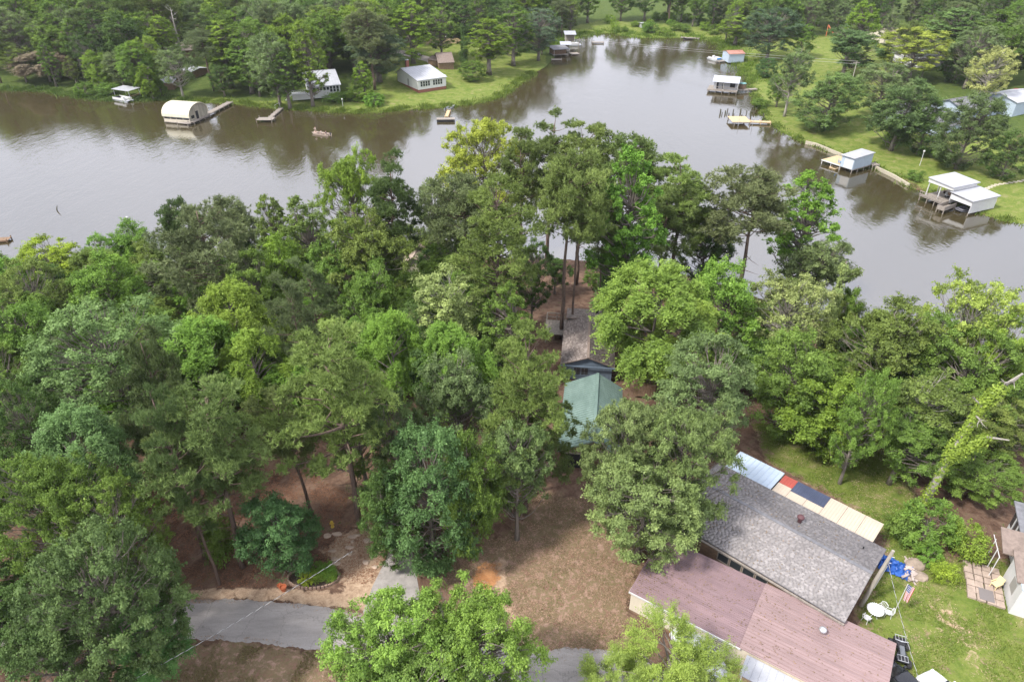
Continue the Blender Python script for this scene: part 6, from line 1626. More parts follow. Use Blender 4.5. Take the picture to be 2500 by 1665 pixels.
# ------------------------------------------------------------------ boats and people
def jon_boat(label, loc, rz, L=4.6, W=1.5, paint=None, name='jon_boat'):
    b = empty(name, loc, rz, label, 'boat')
    st = [(-L / 2, W * .46, 0, .5), (-L / 4, W * .5, -.02, .5), (L / 4, W * .48, 0, .52), (L / 2 - .4, W * .38, .12, .58), (L / 2, W * .3, .4, .64)]
    t = .05
    ring_loft(st, lambda x, w, a, c_: [(x, -w * .82, a), (x, -w, c_), (x, -w + t, c_), (x, -w * .8 + t, a + .06), (x, w * .8 - t, a + .06), (x, w - t, c_), (x, w, c_), (x, w * .82, a)]).build('hull', paint, b)
    for x in (-L * .28, 0, L * .3): MB().box(x - .15, x + .15, -W * .4, W * .4, .34, .4).build('bench', paint, b)
    m_ = MB().box(-L / 2 - .35, -L / 2 - .05, -.15, .15, .35, .95).build('motor', BLACKM, b, bevel=.04)
    MB().box(-L / 2 - .22, -L / 2 - .12, -.05, .05, -.5, .348).build('motor_leg', BLACKM, m_)
    return b
BOATP = mat('tan boat paint', (.45, .36, .30), .5); BOATG = mat('grey aluminium', (.40, .42, .43), .4, metal=.5)
SKIN = mat('skin', (.45, .28, .20), .6); SHIRT = mat('pale shirt', (.7, .62, .55), .8); SHIRT2 = mat('dark shirt', (.12, .09, .10), .8); SHORTS = mat('tan shorts', (.32, .25, .19), .85); HAIR = mat('dark hair', (.04, .028, .02), .8)
def person(label, loc, rz, pose, shirt):
    o = empty('person', loc, rz, label, 'person')
    if pose == 'stand':
        J = {'pel': (0, 0, .92, .15), 'sp': (0, 0, 1.15, .14), 'ch': (0, 0, 1.36, .17), 'nk': (0, 0, 1.5, .065), 'hd': (.02, 0, 1.62, .095), 'ht': (.02, 0, 1.72, .075)}
        for s_, nm in ((1, 'L'), (-1, 'R')):
            J.update({'hp' + nm: (0, s_ * .1, .88, .095), 'kn' + nm: (.04, s_ * .13, .48, .062), 'an' + nm: (0, s_ * .14, .08, .045), 'tt' + nm: (.17, s_ * .15, .04, .04),
                      'sh' + nm: (0, s_ * .2, 1.4, .065), 'el' + nm: (.16, s_ * .26, 1.16, .045), 'wr' + nm: (.38, s_ * .14, 1.2, .032), 'hn' + nm: (.46, s_ * .1, 1.22, .04)})
    else:
        J = {'pel': (0, 0, .5, .16), 'sp': (.02, 0, .72, .14), 'ch': (.05, 0, .93, .17), 'nk': (.07, 0, 1.07, .065), 'hd': (.1, 0, 1.19, .095), 'ht': (.1, 0, 1.29, .075)}
        for s_, nm in ((1, 'L'), (-1, 'R')):
            J.update({'hp' + nm: (.05, s_ * .1, .48, .095), 'kn' + nm: (.45, s_ * .14, .5, .065), 'an' + nm: (.5, s_ * .14, .1, .045), 'tt' + nm: (.66, s_ * .15, .06, .04),
                      'sh' + nm: (.04, s_ * .2, .97, .065), 'el' + nm: (.15, s_ * .25, .74, .045), 'wr' + nm: (.36, s_ * .16, .66, .032), 'hn' + nm: (.44, s_ * .13, .64, .04)})
    E_ = [('pel', 'sp'), ('sp', 'ch'), ('ch', 'nk'), ('nk', 'hd'), ('hd', 'ht')]
    for nm in 'LR': E_ += [('pel', 'hp' + nm), ('hp' + nm, 'kn' + nm), ('kn' + nm, 'an' + nm), ('an' + nm, 'tt' + nm), ('ch', 'sh' + nm), ('sh' + nm, 'el' + nm), ('el' + nm, 'wr' + nm), ('wr' + nm, 'hn' + nm)]
    def skin(name, keys, grow, m_):
        ks = [k for k in J if k in keys]; ix = {k: i for i, k in enumerate(ks)}
        me = bpy.data.meshes.new(name); me.from_pydata([J[k][:3] for k in ks], [(ix[a], ix[b]) for a, b in E_ if a in ix and b in ix], [])
        ob = link(bpy.data.objects.new(name, me), o); me.materials.append(m_)
        md_ = ob.modifiers.new('skin', 'SKIN')
        for i, k in enumerate(ks):
            v = me.skin_vertices[0].data[i]; v.radius = (J[k][3] + grow,) * 2; v.use_root = (i == 0)
        sb = ob.modifiers.new('sub', 'SUBSURF'); sb.levels = sb.render_levels = 1
        return ob
    skin('body', set(J), 0, SKIN)
    skin('shirt', {'pel', 'sp', 'ch', 'shL', 'shR', 'elL', 'elR'}, .018, shirt)
    skin('shorts', {'pel', 'hpL', 'hpR', 'knL', 'knR'}, .024, SHORTS)
    h = J['ht']; MB().lathe([(.105, -.06), (.11, 0), (.09, .06), (.03, .1)], (h[0] - .02, 0, h[2] - .01), 10).build('hair', HAIR, o, smooth=True)
    return o
bp = at(785, 329, 0)
fb = jon_boat('tan fishing boat with three people on the open lake', bp + Vector((0, 0, -.12)), R(155), 5.2, 1.7, BOATP, 'fishing_boat')
fm_ = fb.matrix_basis
person('person standing in pale shirt at the bow of the fishing boat', fm_ @ Vector((1.75, 0, .2)), R(150), 'stand', SHIRT)
person('person in pale shirt sitting amidships in the fishing boat', fm_ @ Vector((.0, .1, -.05)), R(155), 'sit', SHIRT)
person('person in dark shirt sitting at the stern of the fishing boat', fm_ @ Vector((-1.4, -.1, -.05)), R(155), 'sit', SHIRT2)
rod = tag(MB().tube([(0, 0, 0), (.9, .3, .6), (1.9, .5, .8)], [.02, .015, .006], 4).build('fishing_rod', BLACKM), 'thin fishing rod held by the standing person', 'fishing rod'); rod.location = fm_ @ Vector((2.15, 0, 1.4)); rod.rotation_euler.z = R(20)
jon_boat('grey boat moored at the short jetty of the far lawn', at(1098, 265, 0) + Vector((0, 0, -.1)), R(70), 4.8, 1.6, BOATG, 'moored_boat')
def pontoon(label, loc, rz, L=6.0, cover=None):
    b = empty('pontoon_boat', loc, rz, label, 'boat')
    for s_ in (-1, 1): MB().tube([(-L / 2, s_ * .85, .1), (L / 2 - .5, s_ * .85, .1), (L / 2, s_ * .85, .3)], [.3, .3, .08], 8).build('float_tube', BOATG, b, smooth=True)
    MB().box(-L / 2, L / 2 - .1, -1.2, 1.2, .42, .5).build('deck', METAL_W, b)
    for s_ in (-1, 1): MB().box(-L / 2 + .2, L / 2 - .9, s_ * 1.15 - .03, s_ * 1.15 + .03, .502, 1.1).build('side_panel', WHITE, b)
    MB().box(-L / 2 + .2, -L / 2 + .9, -1.0, 1.0, .502, .95).build('bench', cover or BLACKM, b, bevel=.05); MB().box(.6, 1.4, -1.0, -.3, .502, 1.3).build('console', WHITE, b, bevel=.05)
    return b
pontoon('pontoon boat with dark covers under the white boat canopy', at(302, 247, 0), R(-28), 6.5, mat('dark boat cover', (.05, .045, .07), .7))
pontoon('white boat with blue cover at the dock of the red-edged boathouse', at(1743, 147, 0), R(120), 5.5, BLUEP)
pontoon('white pontoon boat in the cove before the covered dock', at(1400, 112, 0), R(0), 6.0, METAL_G)
jon_boat('dark boat moored at the low landing by the lake end', at(1686, 97, 0), R(5), 5.5, 1.8, BLACKM, 'moored_boat')
jon_boat('boat covered in grey inside the double boathouse', db.matrix_basis @ Vector((2.6, 2.2, 0)), bdir + R(180), 5.2, 1.9, mat('grey tarp', (.28, .28, .32), .8), 'covered_boat')

# ------------------------------------------------------------------ the grass yard on the right
def ray_y(u, v, y):
    dx, dy = (u - 1250) / FOC, (v - 832.5) / FOC
    d = Vector((dx, CP - dy * SP, -SP - dy * CP)); return Vector((0, 0, CAM_Z)) + d * (y / d.y)
pb = ground(2101, 1478); ptop = ray_y(2181, 1344, pb.y + .25)
up_ = empty('utility_pole', pb, 0, 'weathered wooden utility pole beside the grey shingled building', 'utility pole')
dv = ptop - pb
MB().tube([(0, 0, -.3), dv * .5, dv], [.17, .145, .115], 10).build('pole', mat('grey pole wood', (.36, .33, .28), .9, noise=.3, scale=4.0, stretch=(1, 1, .15)), up_)
MB().tube([dv * .35 + Vector((.13, -.1, 0)), dv * .75 + Vector((.13, -.1, 0))], .03, 5).build('conduit', STEEL, up_)
for k in (.8, .9): MB().tube([dv * k, dv * k + Vector((.28, -.12, .04))], .03, 5).build('bracket', STEEL, up_)
def twisted(label, A, B, sag, turns, r=.013):
    A, B = Vector(A), Vector(B); root = empty('service_cable', A, 0, label, 'cable')
    L = (B - A).length; n = int(turns * 6)
    for ph, m_ in ((0, mat('bare cable strand', (.45, .45, .44), .5)), (math.pi, mat('black cable strand', (.03, .03, .03), .6))):
        pts = []
        for i in range(n + 1):
            t = i / n; a = ph + t * turns * 2 * math.pi
            side = (B - A).cross(Vector((0, 0, 1))).normalized()
            pts.append((B - A) * t + Vector((0, 0, -4 * sag * t * (1 - t))) + side * r * math.cos(a) + Vector((0, 0, r * math.sin(a))))
        MB().tube(pts, r, 4).build('strand', m_, root)
twisted('twisted service cable from the utility pole over the grass yard', ray_y(2169, 1374, pb.y + .2), at(2290, 1790, 9.5), .5, 16)
twisted('twisted power cable over the road at the left', at(240, 1705, 11.0), at(860, 1345, 11.5), .3, 26)
# flag
fl0 = ground(2186, 1488)
fg = empty('flag', fl0, R(-30), 'limp american flag on a short staff in the grass yard', 'flag')
MB().tube([(0, 0, -.1), (0, 0, 3.0)], .025, 6).build('staff', WHITE, fg)
RED = mat('flag red', (.45, .03, .05), .8); FW = mat('flag white', (.75, .73, .72), .8); FB = mat('flag blue', (.04, .06, .2), .8)
nu, nv = 18, 13
def fpt(u, v):                                            # u along the fly (hanging down), v across
    fold = .07 * math.sin(v * 9 + u * 2.5) * (.4 + u)
    return (.03 + v * .48 * (1 - .35 * u) + .12 * u, fold, 2.95 - u * 1.6 - v * .12)
fm2 = bpy.data.meshes.new('flag cloth')
fv, ff, fi = [], [], []
for i in range(nu + 1):
    for j in range(nv + 1): fv.append(fpt(i / nu, j / nv))
for i in range(nu):
    for j in range(nv):
        a = i * (nv + 1) + j; ff.append((a, a + 1, a + nv + 2, a + nv + 1))
        canton = i < nu * .42 and j < 7
        fi.append(2 if canton and not (i % 2 == 1 and j % 2 == 1) else (1 if canton else (0 if j % 2 == 0 else 1)))
fm2.from_pydata(fv, [], ff)
for m_ in (RED, FW, FB): fm2.materials.append(m_)
fm2.polygons.foreach_set('material_index', fi)
fo = link(bpy.data.objects.new('cloth', fm2), fg); sd_ = fo.modifiers.new('solid', 'SOLIDIFY'); sd_.thickness = .012
# garden table and chairs
tp = ground(2131, 1502)
gt = empty('garden_table', tp, 0, 'round white cast metal garden table in the grass yard', 'table')
CAST = mat('white cast metal', (.66, .67, .68), .5, noise=.15, scale=6.0)
tt_ = MB()
tt_.lathe([(.56, .70), (.57, .715), (.56, .73)], (0, 0, 0), 32)
for k in range(24):
    a = k * math.pi / 12; tt_.lathe([(.05, .695), (.05, .735)], (math.cos(a) * .56, math.sin(a) * .56, 0), 6)
tt_.build('tabletop', CAST, gt)
for k in range(4):
    a = k * math.pi / 2 + .5; MB().tube([(math.cos(a) * .3, math.sin(a) * .3, .7), (math.cos(a) * .12, math.sin(a) * .12, .38), (math.cos(a) * .34, math.sin(a) * .34, 0)], .025, 5).build('leg', CAST, gt)
def garden_chair(label, loc, rz):
    c = empty('garden_chair', loc, rz, label, 'chair', 'white garden chairs around the table')
    s_ = MB().lathe([(.06, .42), (.24, .42), (.24, .45), (.06, .45)], (0, 0, 0), 16)
    for k in range(6): s_.box(-.22 + k * .08, -.19 + k * .08, -.2, .2, .425, .446)
    s_.build('seat', CAST, c)
    b_ = MB().tube([(-.24, -.22, .45), (-.3, -.24, .8), (-.32, 0, .92), (-.3, .24, .8), (-.24, .22, .45)], .025, 5)
    for k in (-.14, -.05, .05, .14): b_.tube([(-.25, k, .46), (-.31, k, .87)], .014, 4)
    b_.build('backrest', CAST, c)
    for s2 in (-1, 1): MB().tube([(-.26, s2 * .24, .62), (.1, s2 * .27, .62), (.16, s2 * .24, .42)], .02, 5).build('armrest', CAST, c)
    for x in (-.18, .18):
        for y in (-.18, .18): MB().tube([(x, y, .43), (x * 1.25, y * 1.25, 0)], .02, 5).build('leg', CAST, c)
garden_chair('white garden chair nearest the mobile home', ground(2113, 1516), R(30))
garden_chair('white garden chair pushed against the far side of the garden table', ground(2148, 1493), R(210))
garden_chair('white garden chair lying away from the table towards the flag', ground(2165, 1503), R(160))
yc = empty('yellow_chair', rw_.matrix_basis @ Vector((-.75, 2.0, .1)), R(200), 'yellow lawn chair on the stone patio', 'chair')
YEL = mat('pale yellow plastic', (.68, .56, .30), .5)
MB().box(-.25, .25, -.25, .25, .36, .42).build('seat', YEL, yc); MB().hexa([(-.32, -.25, .42), (-.25, -.25, .42), (-.25, .25, .42), (-.32, .25, .42), (-.45, -.25, .95), (-.39, -.25, .95), (-.39, .25, .95), (-.45, .25, .95)]).build('backrest', YEL, yc)
for y in (-.3, .26): MB().box(-.3, .3, y, y + .05, .55, .6).build('armrest', YEL, yc)
for x in (-.24, .2):
    for y in (-.24, .2): MB().box(x, x + .05, y, y + .05, 0, .358).build('leg', YEL, yc)
# blue tarpaulin over a pile of debris
rgt = np.random.default_rng(12)
tA, tB, tC = ground(2140, 1386), ground(2206, 1416), ground(2152, 1362)
tv_, tf_ = [], []
n1, n2 = 22, 10
e1, e2 = (tB - tA) * 1.1, (tC - tA) * 1.25
for i in range(n1 + 1):
    for j in range(n2 + 1):
        q_ = tA + e1 * (i / n1) + e2 * (j / n2)
        hgt = .12 + .32 * math.sin(math.pi * j / n2) * (.6 + .4 * math.sin(i * .9)) + .08 * rgt.normal()
        tv_.append((q_.x + .06 * rgt.normal(), q_.y + .06 * rgt.normal(), gz(q_.x, q_.y) + max(.04, hgt)))
for i in range(n1):
    for j in range(n2):
        a = i * (n2 + 1) + j; tf_.append((a, a + n2 + 1, a + n2 + 2, a + 1))
tm_ = MB().add(tv_, tf_).build('tarpaulin', mat('blue tarpaulin', (.025, .11, .42), .45, noise=.4, scale=2.5), None, smooth=False)
sd_ = tm_.modifiers.new('solid', 'SOLIDIFY'); sd_.thickness = .015
tag(tm_, 'crumpled bright blue tarpaulin on the ground behind the utility pole', 'tarpaulin')
dbm = MB(); dr_ = random.Random(3)
for i in range(70):
    q_ = ground(2215 + dr_.uniform(-7, 16), 1392 + dr_.uniform(-22, 26)); a = dr_.uniform(0, 3.1); l_, w_ = dr_.uniform(.1, .45), dr_.uniform(.04, .12); z_ = q_.z + dr_.uniform(.02, .35)
    c_, s_ = math.cos(a), math.sin(a)
    P_ = [(q_.x + c_ * x - s_ * y, q_.y + s_ * x + c_ * y) for x, y in ((-l_, -w_), (l_, -w_), (l_, w_), (-l_, w_))]
    dbm.hexa([(x, y, z_ - .05) for x, y in P_] + [(x, y, z_ + dr_.uniform(-.01, .05)) for x, y in P_])
tag(dbm.build('debris', mat('pale debris', (.52, .43, .38), .9, noise=.5, scale=2.0)), 'heap of pale broken debris beside the blue tarpaulin', 'debris', kind='stuff')
def rock(label, loc, sx, sy, sz, seed, m_, group=None):
    rg = np.random.default_rng(seed); bm = bmesh.new(); bmesh.ops.create_icosphere(bm, subdivisions=2, radius=1)
    D_ = rg.normal(size=(6, 3))
    for v in bm.verts:
        k = 1 + .16 * sum(math.sin(3 * (v.co.x * d[0] + v.co.y * d[1] + v.co.z * d[2])) for d in D_) / 3
        v.co = Vector((v.co.x * sx * k, v.co.y * sy * k, v.co.z * sz * k))
    me = bpy.data.meshes.new('rock'); bm.to_mesh(me); bm.free(); me.materials.append(m_)
    o = link(bpy.data.objects.new('boulder', me)); o.location = loc
    return tag(o, label, 'boulder', group)
ROCK = mat('tan rock', (.34, .27, .21), .95, noise=.4, scale=2.0, bump=.5, bscale=5)
rock('large tan boulder in the shrubs behind the blue tarpaulin', ground(2232, 1382) + Vector((0, 0, .1)), .85, .6, .5, 1, ROCK)
rock('flat tan boulder nearest the grass by the yellow shrub', ground(2246, 1408) + Vector((0, 0, .05)), .7, .5, .3, 2, ROCK)
# ------------------------------------------------------------------ along the road
pc_ = ground(766, 1410); pe_ = (ground(828, 1410) - ground(704, 1410)).length / 2; pn_ = (ground(766, 1385) - ground(766, 1438)).length / 2
pl_ = empty('oval_planter', pc_, 0, 'oval brick-edged planter full of green plants by the road', 'planter')
EB = mat('edging brick', (.36, .25, .19), .9, noise=.4, scale=5.0)
bme = MB().hexa([(-.11, -.07, -.1), (.11, -.07, -.1), (.11, .07, -.1), (-.11, .07, -.1), (-.105, -.065, .2), (.105, -.065, .2), (.105, .065, .2), (-.105, .065, .2)]).mesh('brick', EB)
nb = int(2 * math.pi * math.sqrt((pe_ ** 2 + pn_ ** 2) / 2) / .25)
for k in range(nb):
    a = 2 * math.pi * k / nb; o = link(bpy.data.objects.new('brick', bme), pl_); x, y = math.cos(a) * pe_, math.sin(a) * pn_
    o.location = (x, y, gz(pc_.x + x, pc_.y + y) - pc_.z + .02 * ((k * 7) % 5 - 2) / 2); o.rotation_euler.z = math.atan2(math.cos(a) * pn_, -math.sin(a) * pe_)
MB().lathe([(1.0, .02), (.9, .06), (0.3, .1)], (0, 0, 0), 24).build('soil', mat('dark soil', (.05, .035, .025), .95), pl_).scale = (pe_ * .93, pn_ * .9, 1)
for k, (u, v, w, h, c_) in enumerate(((800, 1400, 52, 1.0, 'fresh'), (778, 1412, 44, .9, 'bright'), (750, 1418, 40, .8, 'lime'), (745, 1396, 34, .9, 'mid'), (812, 1412, 34, .8, 'bright'), (778, 1395, 40, .9, 'mid'))):
    q_ = ground(u, v); plant('bush', q_.x, q_.y, w * .031, h, c_, 'leafy green plant growing in the oval planter', 'plants in the oval planter', var=k)
def pot(label, loc, s_):
    o = MB().lathe([(.12 * s_, 0), (.2 * s_, .3 * s_), (.22 * s_, .3 * s_), (.22 * s_, .36 * s_), (.17 * s_, .36 * s_), (.15 * s_, .28 * s_)], (0, 0, 0), 12).build('flower_pot', mat('terracotta', (.42, .12, .05), .8)); o.location = loc
    tag(o, label, 'flower pot')
pot('larger terracotta pot at the end of the oval planter', ground(693, 1441), 1.3); pot('smaller terracotta pot left of the larger one by the planter', ground(684, 1434), .9)
q_ = ground(427, 1402); mbx = empty('mailbox', q_, R(20), 'black mailbox on a post beside the road at the left', 'mailbox')
MB().box(-.05, .05, -.05, .05, 0, 1.05).build('post', BLACKM, mbx); MB().prism([(-.12, 1.052), (.12, 1.052), (.12, 1.2), (.08, 1.28), (-.08, 1.28), (-.12, 1.2)], -.28, .28).build('box', BLACKM, mbx); MB().box(.05, .09, .122, .14, 1.15, 1.3).build('signal_flag', LIGHTR, mbx)
q_ = ground(812, 1286); hy = empty('fire_hydrant', q_, 0, 'small yellow hydrant under the tall sunlit pine', 'hydrant')
YH = mat('hydrant yellow', (.62, .42, .06), .5)
MB().lathe([(.16, 0), (.16, .06), (.11, .08), (.11, .5), (.14, .52), (.14, .57), (.1, .68), (.03, .74)], (0, 0, 0), 12).build('barrel', YH, hy, smooth=True)
for a in (0, math.pi / 2, math.pi): MB().tube([(0, 0, .4), (math.cos(a) * .2, math.sin(a) * .2, .4)], .055, 8).build('outlet', YH, hy)
sr2 = random.Random(21)
for k in range(16):
    u, v = sr2.uniform(795, 925), sr2.uniform(1300, 1395)
    rock('pale flat stone in the bare bank beside the driveway', ground(u, v) + Vector((0, 0, .02)), sr2.uniform(.15, .4), sr2.uniform(.12, .3), .1, 50 + k, mat('pale bank stone', (.52, .40, .31), .95, noise=.3, scale=3.0), 'pale stones in the bare bank')
# ------------------------------------------------------------------ lamps, poles and wires by the lake
def lamp(label, top, h, base=None):
    o = empty('lamp_post', (top.x, top.y, top.z - h), 0, label, 'lamp post')
    MB().tube([(0, 0, -1.0), (0, 0, h - .2)], .06, 6).build('post', WHITE, o); MB().lathe([(.06, h - .25), (.2, h - .12), (.22, h + .05), (.15, h + .2), (.04, h + .25)], (0, 0, 0), 12).build('globe', WHITE, o, smooth=True)
lamp('lamp post with white globe over the water at the left near shore', at(310, 532, 5.0), 5.0)
lamp('white globe lamp on the bank below the white cottage', at(835, 243, 2.6), 2.0)
g_ = ground(2245, 405); lamp('white lamp post on the right bank above the retaining wall', Vector((g_.x, g_.y, g_.z + 3.2)), 3.2)
tag(MB().tube([(0, 0, -.8), (.1, .1, .3), (.35, .2, 1.0)], [.12, .1, .05], 6).build('driftwood', STUMP), 'dark stick of driftwood poking from the open water at the left', 'driftwood').location = at(138, 515, 0)
for i, ((u0, v0), (u1, v1)) in enumerate((((1414, 96), (2090, 150)), ((1414, 99), (2090, 157)))):
    A, B = at(u0, v0, 2.6), at(u1, v1, 9.0)
    pts = [A + (B - A) * (k / 30) + Vector((0, 0, -.35 * 4 * (k / 30) * (1 - k / 30))) for k in range(31)]
    tag(MB().tube(pts, .026, 4).build('power_line', mat('wire', (.4, .4, .4), .5)), ('upper' if i == 0 else 'lower') + ' power line strung across the far end of the lake', 'power line')
for lb, (u, v), h in (('short pole at the cove docks carrying the lake power lines', (1414, 96), 2.8), ('utility pole in the right bank trees carrying the lake power lines', (2092, 152), 9.5), ('leaning grey utility pole behind the yellow green tree on the right bank', (2262, 150), 8.0)):
    p_ = at(u, v, h); z_ = max(0.0, gz(p_.x, p_.y)); o = empty('utility_pole', (p_.x, p_.y, z_), 0, lb, 'utility pole')
    MB().tube([(0, 0, -1), (0, 0, h - z_ + .3)], [.17, .12], 8).build('pole', MATS['grey pole wood'], o); MB().box(-1.0, 1.0, -.06, .06, h - z_ - .3, h - z_ - .15).build('crossarm', MATS['grey pole wood'], o)
ex = empty('orange_slide', ground(2040, 92), R(60), 'orange wooden ramp tower at the top of the right lawn', 'slide')
OR = mat('orange paint', (.55, .16, .07), .7)
MB().hexa([(0, 0, 0), (1.2, 0, 0), (1.2, .3, 0), (0, .3, 0), (0, 3.6, 4.2), (1.2, 3.6, 4.2), (1.2, 3.9, 4.2), (0, 3.9, 4.2)]).build('ramp', OR, ex)
for x in (0, 1.1): MB().box(x, x + .12, 3.7, 3.82, 0, 4.1).build('leg', OR, ex)
# ------------------------------------------------------------------ dead and vine-hung trees
def bare(label, pts, r0, m_, seed, twigs=8, name='dead_tree', tl=2.0):
    rg = np.random.default_rng(seed); o = empty(name, pts[0], 0, label, 'tree')
    P = [np.array(q_ - pts[0]) for q_ in pts]; mb = MB(); n = len(P)
    mb.tube(P, [r0 * (1.1 - .85 * i / (n - 1)) for i in range(n)], 8); mb.build('trunk', m_, o, smooth=True)
    bb = MB()
    for _ in range(twigs):
        t = rg.uniform(.45, 1.0) * (n - 1); k = int(min(t, n - 2)); a = P[k] + (P[k + 1] - P[k]) * (t - k); d = rg.normal(size=3); d[2] = abs(d[2]) * .6 + .2; d /= np.linalg.norm(d); L = tl * rg.uniform(.4, 1)
        m2 = a + d * L * .5 + rg.normal(0, .12, 3); e = a + d * L + np.array([0, 0, .15 * L]); bb.tube([a, m2, e], [r0 * .3, r0 * .18, r0 * .05], 5, cap=False)
        for _ in range(3):
            f = m2 + rg.normal(0, .35, 3) * L * .5 + d * L * .3; bb.tube([m2, (m2 + f) / 2 + rg.normal(0, .05, 3), f], [r0 * .12, r0 * .08, r0 * .03], 4, cap=False)
    bb.build('branches', m_, o)['kind'] = 'stuff'
    return o, P
vb = ground(2246, 1246); vy = vb.y
vp = [vb - Vector((0, 0, .2)), ray_y(2290, 1165, vy + .3), ray_y(2325, 1100, vy + .5), ray_y(2367, 1035, vy + .8), ray_y(2398, 985, vy + 1.0), ray_y(2446, 945, vy + 1.2), ray_y(2497, 912, vy + 1.4)]
vo, VP = bare('tall leaning trunk wrapped in bright yellow green vine at the right edge', vp, .34, BARK_PALE, 5, 7, 'vine_wrapped_trunk', 2.4)
vsb = MB(); b1 = np.array(ray_y(2345, 1095, vy + .4) - vb); b2 = np.array(ray_y(2410, 1062, vy + .2) - vb); b3 = np.array(ray_y(2466, 1070, vy) - vb)
vsb.tube([VP[2], b1, b2, b3], [.2, .17, .12, .05], 6).build('side_limb', BARK_PALE, vo)
rgv = np.random.default_rng(3); cs = []
for a, b in list(zip(VP[:5], VP[1:6]))[:5] + [(VP[2], b1), (b1, b2)]:
    t_ = rgv.random((1500, 1)); cs.append(a + (b - a) * t_)
cs = np.vstack(cs); off = rgv.normal(size=cs.shape); off /= np.linalg.norm(off, axis=1, keepdims=True)
Pv = cs + off * rgv.uniform(.12, .5, (len(cs), 1)) * (1.1 + .25 * np.sin(cs[:, 2:3] * 1.1)) - np.array([0, 0, 1.0]) * (rgv.exponential(.35, (len(cs), 1)) * (rgv.random((len(cs), 1)) < .4)); nv_ = unit(off + np.array([0, 0, .4]) + rgv.normal(0, .3, cs.shape)); av = unit(np.cross(nv_, rgv.normal(size=cs.shape)) - np.array([0, 0, .5]))
ln_ = rgv.uniform(.14, .28, len(cs))
vc = link(bpy.data.objects.new('vine', leaf_cards('vine leaves', Pv, av, nv_, ln_, ln_ * .75, rgv.normal(.5, .15, len(cs)), LEAF)), vo); vc.color = (.235, .33, .05, 1)
WB = BARK_PALE
for lb, (u, v), (ut, vt), r_, s_ in (('white bare snag standing in the right wood', (2275, 1040), (2262, 905), .2, 1), ('second white snag right of the taller one in the right wood', (2345, 965), (2352, 895), .2, 2),
                                ('pale dead trunk behind the cabin on the far left', (446, 150), (416, 20), .42, 3), ('pale leaning dead trunk beside the blue gabled house', (2392, 232), (2452, 128), .4, 4)):
    b_ = ground(u, v); y_ = b_.y; t0 = ray_y(ut, vt, y_)
    bare(lb, [b_, b_ + (t0 - b_) * .35 + Vector((.15, 0, 0)), b_ + (t0 - b_) * .7, t0], r_, WB, s_, 9, tl=3.0 if r_ > .3 else 1.6)
# ------------------------------------------------------------------ rank growth along the far shore
def shore_growth(name, label, line, n, hmin, hmax, width, col, seed, base=.0):
    rg = np.random.default_rng(seed); P = resample([at(u, v, 0) for u, v in line], 400)
    i = rg.integers(0, 399, n); t = rg.random((n, 1)); c = P[i] + (P[i + 1] - P[i]) * t
    d = unit2(P[i + 1] - P[i]); nn = np.stack([-d[:, 1], d[:, 0]], 1)
    c = c + nn * rg.normal(base, width, (n, 1)) + rg.normal(0, .2, (n, 2))
    z = np.maximum(0, [gz(q[0], q[1]) for q in c])
    clump = .55 + .45 * np.sin(c[:, 0] * .9 + 2 * np.sin(c[:, 1] * .5)); hh = (hmin + (hmax - hmin) * rg.random(n)) * np.clip(clump, .25, 1)
    ax = unit(rg.normal(0, .45, (n, 3)) + np.array([0, 0, 1.0])); nr_ = unit(np.cross(ax, rg.normal(size=(n, 3))))
    me = leaf_cards(name, np.column_stack([c, z - .05]), ax, nr_, hh, rg.uniform(.12, .3, n), rg.normal(.5, .18, n), LEAF, tri=True)
    o = link(bpy.data.objects.new(name, me)); o.color = (*col, 1)
    return tag(o, label, 'grass', kind='stuff')
shore_growth('shore_grass', 'tall grass and weeds along the left and middle far shore', FAR_SHORE[8:24], 15000, .4, 1.5, 1.0, (.14, .2, .035), 1, .8)
shore_growth('shore_weeds', 'rank weeds along the far left shore', FAR_SHORE[2:9], 8000, .5, 1.6, 1.2, (.10, .16, .035), 2, .8)
shore_growth('marsh_plants', 'rank marsh plants at the far end of the lake', FAR_SHORE[26:40], 14000, .5, 2.0, 3.0, (.13, .21, .03), 3, 3.0)
shore_growth('bank_grass', 'tall grass along the right bank', FAR_SHORE[34:56], 12000, .3, 1.1, .8, (.13, .19, .035), 4, .5)

# ------------------------------------------------------------------ grass tufts and needle litter on the near ground
def ground_bits(name, label, poly, n, hr, wr_, lay, col, seed, cat, patch=.0, dz=.01):
    rg = np.random.default_rng(seed); Z = zone(poly); lo, hi = Z.min(0), Z.max(0)
    c = rg.uniform(lo, hi, (int(n * 2.5), 2)); c = c[in_poly(c[:, 0], c[:, 1], Z)]
    K = rg.normal(0, 1.4, (10, 2)); pn = np.sin(c @ K.T + rg.uniform(0, 6.28, 10)).sum(1) * .32
    c = c[pn + rg.normal(0, .35, len(c)) > patch][:n]; n = len(c)
    z = np.array([gz(q[0], q[1]) for q in c]) + dz
    ax = unit(rg.normal(0, 1, (n, 3)) * np.array([1, 1, .25]) * (1.0 if lay else .5) + np.array([0, 0, .12 if lay else 1.0])); nr_ = unit(np.cross(ax, rg.normal(size=(n, 3))) + (np.array([0, 0, 1.5]) if lay else 0))
    me = leaf_cards(name, np.column_stack([c, z]), ax, nr_, rg.uniform(*hr, n), rg.uniform(*wr_, n), rg.normal(.5, .2, n), LEAF, tri=True)
    o = link(bpy.data.objects.new(name, me)); o.color = (*col, 1)
    return tag(o, label, cat, kind='stuff')
YR = [(1720, 960), (1900, 1010), (2080, 1050), (2110, 1160), (2180, 1280), (2420, 1290), (2500, 1640), (2040, 1640), (1960, 1420), (2040, 1240), (1930, 1150), (1760, 1060)]
